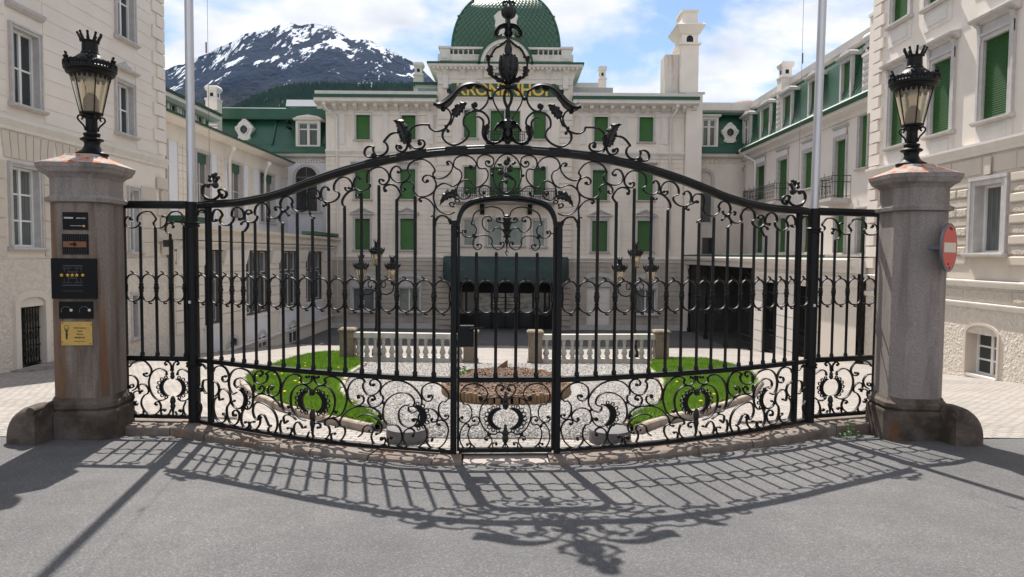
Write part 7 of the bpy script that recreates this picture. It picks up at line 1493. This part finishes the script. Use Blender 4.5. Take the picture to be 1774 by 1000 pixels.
for a, b, c, d in ((112, 459.5, 146, 461.5), (112, 464, 127, 465), (131, 464, 146, 465), (114, 463, 115, 471), (143, 463, 144, 471), (121, 465, 122, 472), (136, 465, 137, 472), (122, 470.5, 136, 472), (112, 493, 146, 495), (112, 489, 127, 490), (131, 489, 146, 490), (114, 482, 115, 490), (143, 482, 144, 490), (121, 481, 122, 489), (136, 481, 137, 489), (122, 481, 136, 482.5)): pbox(o, 'engraving', M['grey_print'], a, b, c, d, .0342, .0352)
ptext(o, 'HOTELLERIE SUISSE', 130, 504, .022, M['grey_print'], 0, 1.0, .0345)
o, *_ = plaque(103, 522.5, 162.5, 552, M['plaque_black'], 'dark plaque with two arc shaped dials below the five star plaque', .014)
for cx_ in (115.5, 147):
    u, z = pf(cx_, 538); mb = MB(); sw = [(u+.045*math.cos(a), z+.04*math.sin(a)) for a in [R(30+k*16) for k in range(12)]]
    for a, b in zip(sw, sw[1:]): mb.tube([PF.pos(a[0], .015, a[1]), PF.pos(b[0], .015, b[1])], .003, 4)
    mb.build('arc', M['sign_rim'], o); u2, z2 = pf(cx_+9.3, 537.3); mb = MB(); mb.fprism(PF, [(u2+.014*math.cos(a), z2+.014*math.sin(a)) for a in [2*math.pi*k/12 for k in range(12)]], .0142, .02); mb.build('button', M['sign_white'], o)
o, *_ = plaque(106.5, 557.5, 161, 598, M['plaque_brass'], 'brass award plate with small standing figure, lowest on the left pillar', .010)
for k, (b, y, s_, w) in enumerate((('World Luxury', 568, .028, .72), ('Hotel', 573.5, .028, .72), ('Awards', 579, .028, .72), ('WINNER 2017', 585, .024, .68), ('worldluxuryhotelawards', 591.3, .013, .85))): ptext(o, b, 139, y, s_, M['dark_print'], .0004 if k == 3 else 0, w, .0108)
fig = [(-.016, -.112), (.016, -.112), (.010, -.10), (.012, -.05), (.016, -.03), (.009, 0), (.014, .02), (.026, .05), (.024, .08), (.03, .082), (.034, .05), (.02, .012)]
u, z = pf(116.4, 577); mb = MB(); mb.fprism(PF, [(u+a*.85, z+b*.62+.005) for a, b in [(-.016, -.112), (.016, -.112), (.008, -.10), (.012, -.05), (.013, -.02), (.008, .0), (.013, .02), (.024, .055), (.020, .085), (.017, .085), (.018, .06), (.007, .035), (.006, .05), (-.006, .05), (-.007, .035), (-.018, .06), (-.017, .085), (-.020, .085), (-.024, .055), (-.013, .02), (-.008, 0), (-.013, -.02), (-.012, -.05), (-.008, -.10)]], .0102, .0112)
mb.build('figure', M['dark_print'], o)
mb = MB(); mb.tube([PF.pos(u+.024*math.cos(a), .011, z+.062+.018*math.sin(a)) for a in [2*math.pi*k/12 for k in range(13)]], .002, 4); mb.build('figure_ring', M['dark_print'], o)
for x, y in ((109.3, 560), (158.6, 562.5), (109, 592.5), (157.5, 595.5)):
    u, z = pf(x, y); mb = MB(); mb.fprism(PF, [(u+.006*math.cos(a), z+.006*math.sin(a)) for a in [2*math.pi*k/8 for k in range(8)]], .010, .013); mb.build('screw', M['dark_print'], o)
# no entry sign on the outer face of the right pillar, seen at a slant
ang = R(42); sc = atY(1643.5, 429, PRY-.40); su_ = (math.cos(ang), math.sin(ang)); sn = (math.sin(ang), -math.cos(ang)) 
SF = Fr(sc.x, sc.y, su_[0], su_[1], sn[0], sn[1]); sg = thing('no_entry_sign', 'round red no entry sign with pale bar at the edge of the right pillar', 'traffic sign', tuple(sc))
def disc(r, d0, d1, n=36): mb = MB(); mb.fprism(SF, [(r*math.cos(2*math.pi*k/n), sc.z+r*math.sin(2*math.pi*k/n)) for k in range(n)], d0, d1); return mb
disc(.252, -.012, .010).build('rim', M['sign_rim'], sg); disc(.226, .0102, .0125).build('face', M['red'], sg)
mb = MB(); mb.fb(SF, -.19, .19, .013, .0145, sc.z-.05, sc.z+.05); mb.build('bar', M['sign_white'], sg)
for a, b in ((-.02, .20), (.03, .19), (-.05, -.17), (0, -.21)): mb = MB(); mb.fprism(SF, [(a+.011*math.cos(k), sc.z+b+.011*math.sin(k)) for k in [2*math.pi*j/8 for j in range(8)]], .0125, .018); mb.build('bolt', M['iron'], sg)
mb = MB(); mb.fb(SF, -.03, .03, -.30, -.012, sc.z-.02, sc.z+.02); mb.build('bracket', M['sign_rim'], sg)

# ------------------------------------------------------------------ drum stones, round bed, stump
for cx, cy, lab in ((-1.05, 6.86, 'low dark round stone behind the gate beside the left lawn tip'), (1.01, 6.88, 'low dark round stone behind the gate beside the right lawn tip')):
    t = MB(); z = G(cy); t.lathe((cx, cy, z), [(.212, -.1), (.215, .10), (.205, .13), (.17, .14)], 22); tag(t.build('drum_stone', M['drumstone'], None, 'a'), lab, 'stone', 'round stones behind the gate')
BX, BY, BRX, BRY = -.09, 12.75, 1.12, 3.0
bed = thing('flower_bed', 'oval bed of bark mulch edged with upright wooden logs', 'flower bed', (BX, BY, G(BY)))
per = []; a = 0.0
while a < 2*math.pi:
    ex, ey = BX+BRX*math.copysign(abs(math.cos(a))**.85, math.cos(a)), BY+BRY*math.copysign(abs(math.sin(a))**.85, math.sin(a)); per.append((ex, ey)); a += .078/math.hypot(BRX*math.sin(a)*.95+.05, BRY*math.cos(a)*.95+.05)*1.05 if True else 0
for i, (x, y) in enumerate(per):
    h = .155+random.uniform(-.018, .018); r = .038; mb = MB(); z = G(y); mb.lathe((x, y, z), [(r, -.1), (r, h-.012), (r*.8, h)], 8); mb.build('log', M['wood_log'], bed, 'a')
vs = []; fs = []; nr, na = 10, 40
for i in range(nr+1):
    for k in range(na):
        s = i/nr; an = 2*math.pi*k/na; x, y = BX+BRX*s*.98*math.copysign(abs(math.cos(an))**.85, math.cos(an)), BY+BRY*s*.98*math.copysign(abs(math.sin(an))**.85, math.sin(an))
        vs.append((x, y, G(y)+.10+.20*(1-s*s)+random.uniform(-.012, .012)))
for i in range(nr):
    for k in range(na): fs.append((i*na+k, i*na+(k+1) % na, (i+1)*na+(k+1) % na, (i+1)*na+k))
me = bpy.data.meshes.new('mulch'); me.from_pydata(vs, [], fs); me.materials.append(M['mulch']); o = link('mulch', me, bed)
n = 5200; an = rng.random(n)*6.283; rr = np.sqrt(rng.random(n))*.97; X = BX+BRX*rr*np.cos(an); Y = BY+BRY*rr*np.sin(an); Z = np.interp(Y, KY, KZ)+.115+.20*(1-rr*rr)
A = rng.random(n)*6.283; l = .018+.026*rng.random(n); w = .008+.009*rng.random(n); T = rng.normal(0, .009, (n, 2))
v = np.zeros((n, 4, 3))
for k, (p, q) in enumerate(((-1, -1), (1, -1), (1, 1), (-1, 1))): v[:, k, 0] = X+np.cos(A)*l*p-np.sin(A)*w*q; v[:, k, 1] = Y+np.sin(A)*l*p+np.cos(A)*w*q; v[:, k, 2] = Z+T[:, 0]*p+T[:, 1]*q*.5
me = bpy.data.meshes.new('bark_chips'); me.from_pydata(v.reshape(-1, 3).tolist(), [], np.arange(n*4).reshape(-1, 4).tolist()); me.materials.append(M['mulch']); o = link('bark_chips', me, bed); o['kind'] = 'stuff'
p = atY(870, 642, 13.7)
st = thing('tree_stump', 'small sawn tree stump with slanted cut on the mulch bed', 'tree stump', (p.x, 13.7, p.z)); mb = MB()
mb.loft([[(p.x+.11*math.cos(k), 13.7+.11*math.sin(k), p.z-.08) for k in [2*math.pi*j/12 for j in range(12)]], [(p.x+.11*math.cos(k), 13.7+.11*math.sin(k), p.z+.13+.085*math.cos(k+.3)) for k in [2*math.pi*j/12 for j in range(12)]]]); mb.build('trunk', M['wood_log'], st)
mb = MB(); mb.add([(p.x+.105*math.cos(k), 13.7+.105*math.sin(k), p.z+.134+.081*math.cos(k+.3)) for k in [2*math.pi*j/12 for j in range(12)]], [tuple(range(12))]); mb.build('cut_face', M['wood_cut'], st)
def bush(cx, cy, z, r, h, n, label, name='small_plant', group=None):
    k = n; a = rng.random(k)*6.283; e = rng.random(k); rr = r*np.sqrt(rng.random(k)); v = np.zeros((k, 4, 3)); bx = cx+rr*np.cos(a); by = cy+rr*np.sin(a); bz = z+h*(1-(rr/r)**2)*(.15+.85*e)
    s = r*(.10+.12*rng.random(k)); t = rng.random(k)*6.283; d = rng.normal(0, .6, (k, 3))
    for i, (p_, q_) in enumerate(((-1, 0), (0, -.4), (1, 0), (0, .4))):
        v[:, i, 0] = bx+s*p_*np.cos(t)-s*q_*np.sin(t); v[:, i, 1] = by+s*p_*np.sin(t)+s*q_*np.cos(t); v[:, i, 2] = bz+s*p_*d[:, 0]+s*q_*d[:, 1]
    me = bpy.data.meshes.new(name); me.from_pydata(v.reshape(-1, 3).tolist(), [], np.arange(k*4).reshape(-1, 4).tolist()); me.materials.append(M['leafgreen'])
    return tag(link(name, me), label, 'plant', group)
p = atY(800, 652, 13.4); bush(p.x, 13.2, G(13.2)+.08, .26, .30, 300, 'low leafy green plant at the left edge of the mulch bed')
p = gpos(3.72, -.05, .36); bush(p.x, p.y, -.08, .10, .16, 90, 'small weed at the foot of the sill near the right pillar')
for i in range(22):                                          # dandelions, mostly on the left lawn
    L_ = i < 18; A, B = (LO, LI) if L_ else (RO_, RI); y = random.uniform(8.4, 17); a, b = fx(A, y), fx(B, y); x = a+(b-a)*random.uniform(.1, .9); z = G(y)+.15
    o = MB().lathe((x, y, z), [(.004, -.08), (.005, -.012), (.024, -.005), (.026, .006), (.012, .016)], 8).build('dandelion', M['yellow']); tag(o, 'yellow dandelion flower in the '+('left' if L_ else 'right')+' lawn behind the gate', 'flower', 'yellow dandelions in the '+('left' if L_ else 'right')+' lawn')

# ------------------------------------------------------------------ balustrade and candelabra
def baluster_mesh(z, h):
    mb = MB(); mb.lathe((0, 0, 0), [(r*1.4, h*t) for r, t in [(.055, 0), (.055, .07), (.035, .10), (.045, .15), (.068, .26), (.060, .36), (.034, .52), (.028, .70), (.042, .74), (.034, .78), (.040, .90), (.055, .93), (.055, 1)]], 10)
    return mb.mesh('baluster', M['balu'], 'a')
def pier(t, x, y, z, w, h):
    mb = MB(); mb.loft([[(x-a, y-a, z+b), (x+a, y-a, z+b), (x+a, y+a, z+b), (x-a, y+a, z+b)] for a, b in ((w*.58, -.3), (w*.58, .08), (w*.5, .10), (w*.5, h-.13), (w*.52, h-.11))]); p_ = mb.build('pier', M['pier'], t)
    mb = MB(); mb.loft([[(x-a, y-a, z+b), (x+a, y-a, z+b), (x+a, y+a, z+b), (x-a, y+a, z+b)] for a, b in ((w*.52, h-.108), (w*.62, h-.08), (w*.62, h-.04), (w*.5, h))]); mb.build('pier_cap', M['pier'], p_)
BH = .84; bm_ = baluster_mesh(0, BH-.26)
for (x0, x1, y0, y1), lab in (((-4.93, -1.22, 20.45, 20.2), 'low pale stone balustrade to the left of the mulch bed'), ((.70, 4.52, 20.2, 20.55), 'low pale stone balustrade to the right of the mulch bed')):
    z = G(20.3)+.02; t = thing('balustrade', lab, 'balustrade', ((x0+x1)/2, 20.3, z), group='stone balustrades across the courtyard')
    pier(t, x0, y0, z, .40, .97); pier(t, x1, y1, z, .40, .97); yy = lambda x: y0+(y1-y0)*(x-x0)/(x1-x0); xa, xb = x0+.2, x1-.2
    def beam(name, za, zb, w):
        mb = MB(); mb.loft([[(x, yy(x)-w, za), (x, yy(x)+w, za), (x, yy(x)+w*.9, zb), (x, yy(x)-w*.9, zb)] for x in (xa, xb)]); mb.build(name, M['balu'], t)
    beam('plinth', z-.2, z+.11, .13); beam('handrail', z+BH-.15, z+BH, .15)
    n = 13
    for k in range(n):
        x = xa+(xb-xa)*(k+.5)/n; o = link('baluster', bm_, t); o.location = (x, yy(x), z+.11)
def candelabrum(cx, cy, label):
    z = G(cy); t = thing('candelabrum_lamp', label, 'street lamp', (cx, cy, z), group='three armed lamps in the courtyard')
    mb = MB(); mb.lathe((cx, cy, z), [(.17, -.1), (.17, .25), (.12, .32), (.10, .55), (.12, .60), (.085, .66), (.075, .9), (.09, .95), (.06, 1.0), (.05, 1.9), (.065, 1.95), (.05, 2.0), (.05, 2.2), (.09, 2.28), (.06, 2.36), (.04, 2.5), (.04, 3.05)], 12); mb.build('post', M['iron'], t, 'a')
    for s in (-1, 1):
        mb = MB(); pts = smooth_pts([(.04, 2.25), (.18, 2.12), (.36, 2.10), (.52, 2.2), (.56, 2.36), (.52, 2.46)], 4); mb.tube([(cx+s*a, cy, z+b) for a, b in pts], .026, 6)
        pts = smooth_pts([(.05, 2.45), (.15, 2.55), (.27, 2.50), (.28, 2.36), (.19, 2.32), (.16, 2.40)], 4); mb.tube([(cx+s*a, cy, z+b) for a, b in pts], .020, 6)
        mb.lathe((cx+s*.52, cy, z+2.42), [(.05, 0), (.075, .05), (.05, .09), (.10, .12)], 10); mb.build('arm', M['iron'], t, 'a')
        lan = bpy.data.objects.new('lantern', None); col.objects.link(lan); lan.parent = t; lan.matrix_parent_inverse = world_of(t).inverted(); lantern(lan, (cx+s*.52, cy, z+2.54), .95)
    lan = bpy.data.objects.new('lantern', None); col.objects.link(lan); lan.parent = t; lan.matrix_parent_inverse = world_of(t).inverted(); lantern(lan, (cx, cy, z+3.05), .95)
p = atY(653, 615, 22.6); candelabrum(p.x, 22.6, 'three armed black lamp behind the left balustrade')
p = atY(1098, 618, 22.6); candelabrum(p.x, 22.6, 'three armed black lamp behind the right balustrade')

# grit and bits of dry leaf gathered along the foot of the sill
n = 380; uu_ = rng.uniform(-4.0, 4.2, n); off = .26+np.abs(rng.normal(0, .07, n)); V = []; F = []
for k in range(n):
    p = gpos(float(uu_[k]), 0, float(off[k])); z = G(p.y)-.044+.004; r = random.uniform(.003, .009); a = random.random()*6.28; b = len(V)
    for j in range(4): V.append((p.x+r*random.uniform(.7, 1.3)*math.cos(a+j*1.57), p.y+r*random.uniform(.7, 1.3)*math.sin(a+j*1.57), z+random.uniform(0, .004)))
    V.append((p.x, p.y, z+r*.6)); F += [(b+j, b+(j+1) % 4, b+4) for j in range(4)]
me = bpy.data.meshes.new('grit'); me.from_pydata(V, [], F); me.materials.append(M['wood_log']); o = link('grit', me); o['kind'] = 'stuff'
# ------------------------------------------------------------------ mountain, wooded hill
from mathutils import noise as mnoise
def hn(x, y, sc, o=5): return mnoise.fractal(Vector((x*sc, y*sc, 3.7)), 1.0, 2.1, o)
SIL = [(150, 190), (230, 152), (282, 124), (340, 102), (370, 90), (400, 74), (421, 58), (446, 54), (463, 52), (487, 41), (505, 38), (523, 44), (532, 42), (559, 43), (580, 47), (595, 58), (607, 67), (631, 67), (655, 75), (688, 94), (724, 112), (757, 146), (800, 185), (860, 230), (960, 290)]
DM = 5200.0
vs = []; cols = 380; rows = 100; X0, X1 = 150, 960
for j in range(rows+1):
    t = j/rows; Y = 2300+(DM-2300)*t if t <= .80 else None
    for i in range(cols+1):
        px = X0+(X1-X0)*i/cols; py = float(np.interp(px, [s[0] for s in SIL], [s[1] for s in SIL])); top = atY(px, py, DM)
        s = min(t/.8, 1); Yq = 2300+(DM-2300)*s; X = top.x*Yq/DM
        if t <= .8:
            base = 80+(top.z-80)*(s**1.25); nn = hn(X, Yq, .0011, 6)*300*s*(1-s)*1.5+((1-abs(hn(X+900, Yq*.6, .0016, 4)))*260+(1-abs(hn(X*1.0, Yq*.5, .0045, 4)))*120)*s*(1-s)
            lim = EYE+(top.z-EYE)/DM*Yq*.985; z = base+nn-90*s*(1-s)*4*.3; z = min(z, lim) if s < 1 else top.z+hn(X, Yq, .008, 5)*16
        else:
            q = (t-.8)/.2; Yq = DM+1800*q; X = top.x*Yq/DM; z = top.z-900*q+hn(X, Yq, .002)*60*q
        vs.append((X, Yq, z))
w = cols+1; fs = [(j*w+i, j*w+i+1, (j+1)*w+i+1, (j+1)*w+i) for j in range(rows) for i in range(cols)]
def rock(t, b, co):
    geo = nd(t, 'ShaderNodeNewGeometry'); sp = nd(t, 'ShaderNodeSeparateXYZ'); t.links.new(geo.outputs['Position'], sp.inputs[0])
    def noi(scale, st, d=7.0, rough=.6):
        mp = nd(t, 'ShaderNodeMapping'); mp.inputs['Scale'].default_value = st; t.links.new(geo.outputs['Position'], mp.inputs[0]); n = nd(t, 'ShaderNodeTexNoise', Scale=scale, Detail=d, Roughness=rough); t.links.new(mp.outputs[0], n.inputs['Vector']); return n.outputs['Fac']
    c = ramp(t, noi(.006, (1, 1, 1)), [(.3, (.005, .010, .025)), (.7, (.014, .022, .046))])  # dark rock, with the blue of the hazy air put into its colour
    low = nd(t, 'ShaderNodeMapRange'); low.inputs[1].default_value = 780; low.inputs[2].default_value = 1050; low.inputs[3].default_value = 1; low.inputs[4].default_value = 0
    ad = nd(t, 'ShaderNodeMath', operation='MULTIPLY_ADD'); t.links.new(noi(.003, (1, 1, 1), 5.0), ad.inputs[0]); ad.inputs[1].default_value = 500; ad2 = nd(t, 'ShaderNodeMath', operation='SUBTRACT'); t.links.new(sp.outputs[2], ad.inputs[2]); t.links.new(ad.outputs[0], ad2.inputs[0]); ad2.inputs[1].default_value = 250; t.links.new(ad2.outputs[0], low.inputs[0])
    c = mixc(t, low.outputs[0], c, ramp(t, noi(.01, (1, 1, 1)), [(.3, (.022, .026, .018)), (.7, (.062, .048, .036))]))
    # snow lies in gullies and on ledges, more of it higher up
    a = noi(.0062, (1.0, .5, .50), 10.0, .66); a2 = noi(.015, (1.9, .35, .26), 8.0, .6)
    s1 = nd(t, 'ShaderNodeMath', operation='MULTIPLY_ADD'); t.links.new(a2, s1.inputs[0]); s1.inputs[1].default_value = .55; t.links.new(a, s1.inputs[2])
    hgt = nd(t, 'ShaderNodeMapRange'); hgt.inputs[1].default_value = 850; hgt.inputs[2].default_value = 1750; hgt.inputs[3].default_value = -.10; hgt.inputs[4].default_value = .10; t.links.new(sp.outputs[2], hgt.inputs[0])
    s2 = nd(t, 'ShaderNodeMath', operation='ADD'); t.links.new(s1.outputs[0], s2.inputs[0]); t.links.new(hgt.outputs[0], s2.inputs[1])
    mk = nd(t, 'ShaderNodeMapRange'); mk.inputs[1].default_value = .845; mk.inputs[2].default_value = .872; t.links.new(s2.outputs[0], mk.inputs[0])
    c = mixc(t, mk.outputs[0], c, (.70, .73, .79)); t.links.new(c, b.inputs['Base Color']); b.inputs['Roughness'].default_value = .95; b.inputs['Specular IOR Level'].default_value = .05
    bumpn(t, b, noi(.02, (1, 1, 1), 6.0), 1.0, 30.0)
M['rock'] = ground_mat('mountain_rock', rock)
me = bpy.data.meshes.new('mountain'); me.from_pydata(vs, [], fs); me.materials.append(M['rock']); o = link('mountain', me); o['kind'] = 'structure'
# wooded hill in front of it
HIL = [(150, 300), (330, 250), (370, 210), (400, 192), (440, 172), (480, 156), (520, 150), (560, 148), (600, 150), (650, 150), (700, 150), (760, 150), (800, 160), (900, 200), (1000, 260)]
DH = 2100.0; vs = []; cols = 90; rows = 22
def hill(px, s):
    py = float(np.interp(px, [q[0] for q in HIL], [q[1] for q in HIL])); top = atY(px, py, DH); Yq = 900+(DH-900)*s; return top.x*Yq/DH, Yq, 40+(top.z-40)*s**1.15+hn(top.x*Yq/DH, Yq, .004, 4)*22*s*(1-s)*2
for j in range(rows+1):
    for i in range(cols+1):
        px = 150+850*i/cols; s = j/rows*1.25
        if s <= 1: p = hill(px, s)
        else: a = hill(px, 1); q = (s-1)/.25; p = (a[0]*(1+.15*q), a[1]+300*q, a[2]-120*q)
        vs.append(p)
w = cols+1; fs = [(j*w+i, j*w+i+1, (j+1)*w+i+1, (j+1)*w+i) for j in range(rows) for i in range(cols)]
me = bpy.data.meshes.new('wooded_hill'); me.from_pydata(vs, [], fs); me.materials.append(M['tree']); o = link('wooded_hill', me); o['kind'] = 'structure'
V = []; F = []; n = 9500
for k in range(n):
    px = 330+random.random()*470; s = .55+.47*random.random()**.8; x, y, z = hill(px, min(s, 1)); h = random.uniform(9, 19); r = h*random.uniform(.16, .24); b = len(V); a0 = random.random()*6
    for q in range(2):
        zz_ = z-2+h*.42*q; rr = r*(1-.3*q)
        for m_ in range(5): a = a0+2*math.pi*m_/5+q*.6; V.append((x+rr*math.cos(a)*random.uniform(.8, 1.2), y+rr*math.sin(a), zz_))
        V.append((x, y, z+h*(.62+.38*q)))
        e = b+q*6; F += [(e+m_, e+(m_+1) % 5, e+5) for m_ in range(5)]
me = bpy.data.meshes.new('conifer_forest'); me.from_pydata(V, [], F); me.materials.append(M['tree']); o = link('conifer_forest', me); o['kind'] = 'stuff'

HAZE = 0.000014
haze = MB().box(-9100, 9100, -500, 9200, -4.5, 1900).build('haze', M['earth']); haze['kind'] = 'stuff'
hm = bpy.data.materials.new('air_haze'); hm.use_nodes = True; hm.node_tree.nodes.clear(); pv = hm.node_tree.nodes.new('ShaderNodeVolumePrincipled'); ho_ = hm.node_tree.nodes.new('ShaderNodeOutputMaterial')
pv.inputs['Color'].default_value = (.30, .56, 1.0, 1); pv.inputs['Density'].default_value = HAZE; pv.inputs['Anisotropy'].default_value = .0
hm.node_tree.links.new(pv.outputs[0], ho_.inputs['Volume']); haze.data.materials.clear(); haze.data.materials.append(hm)
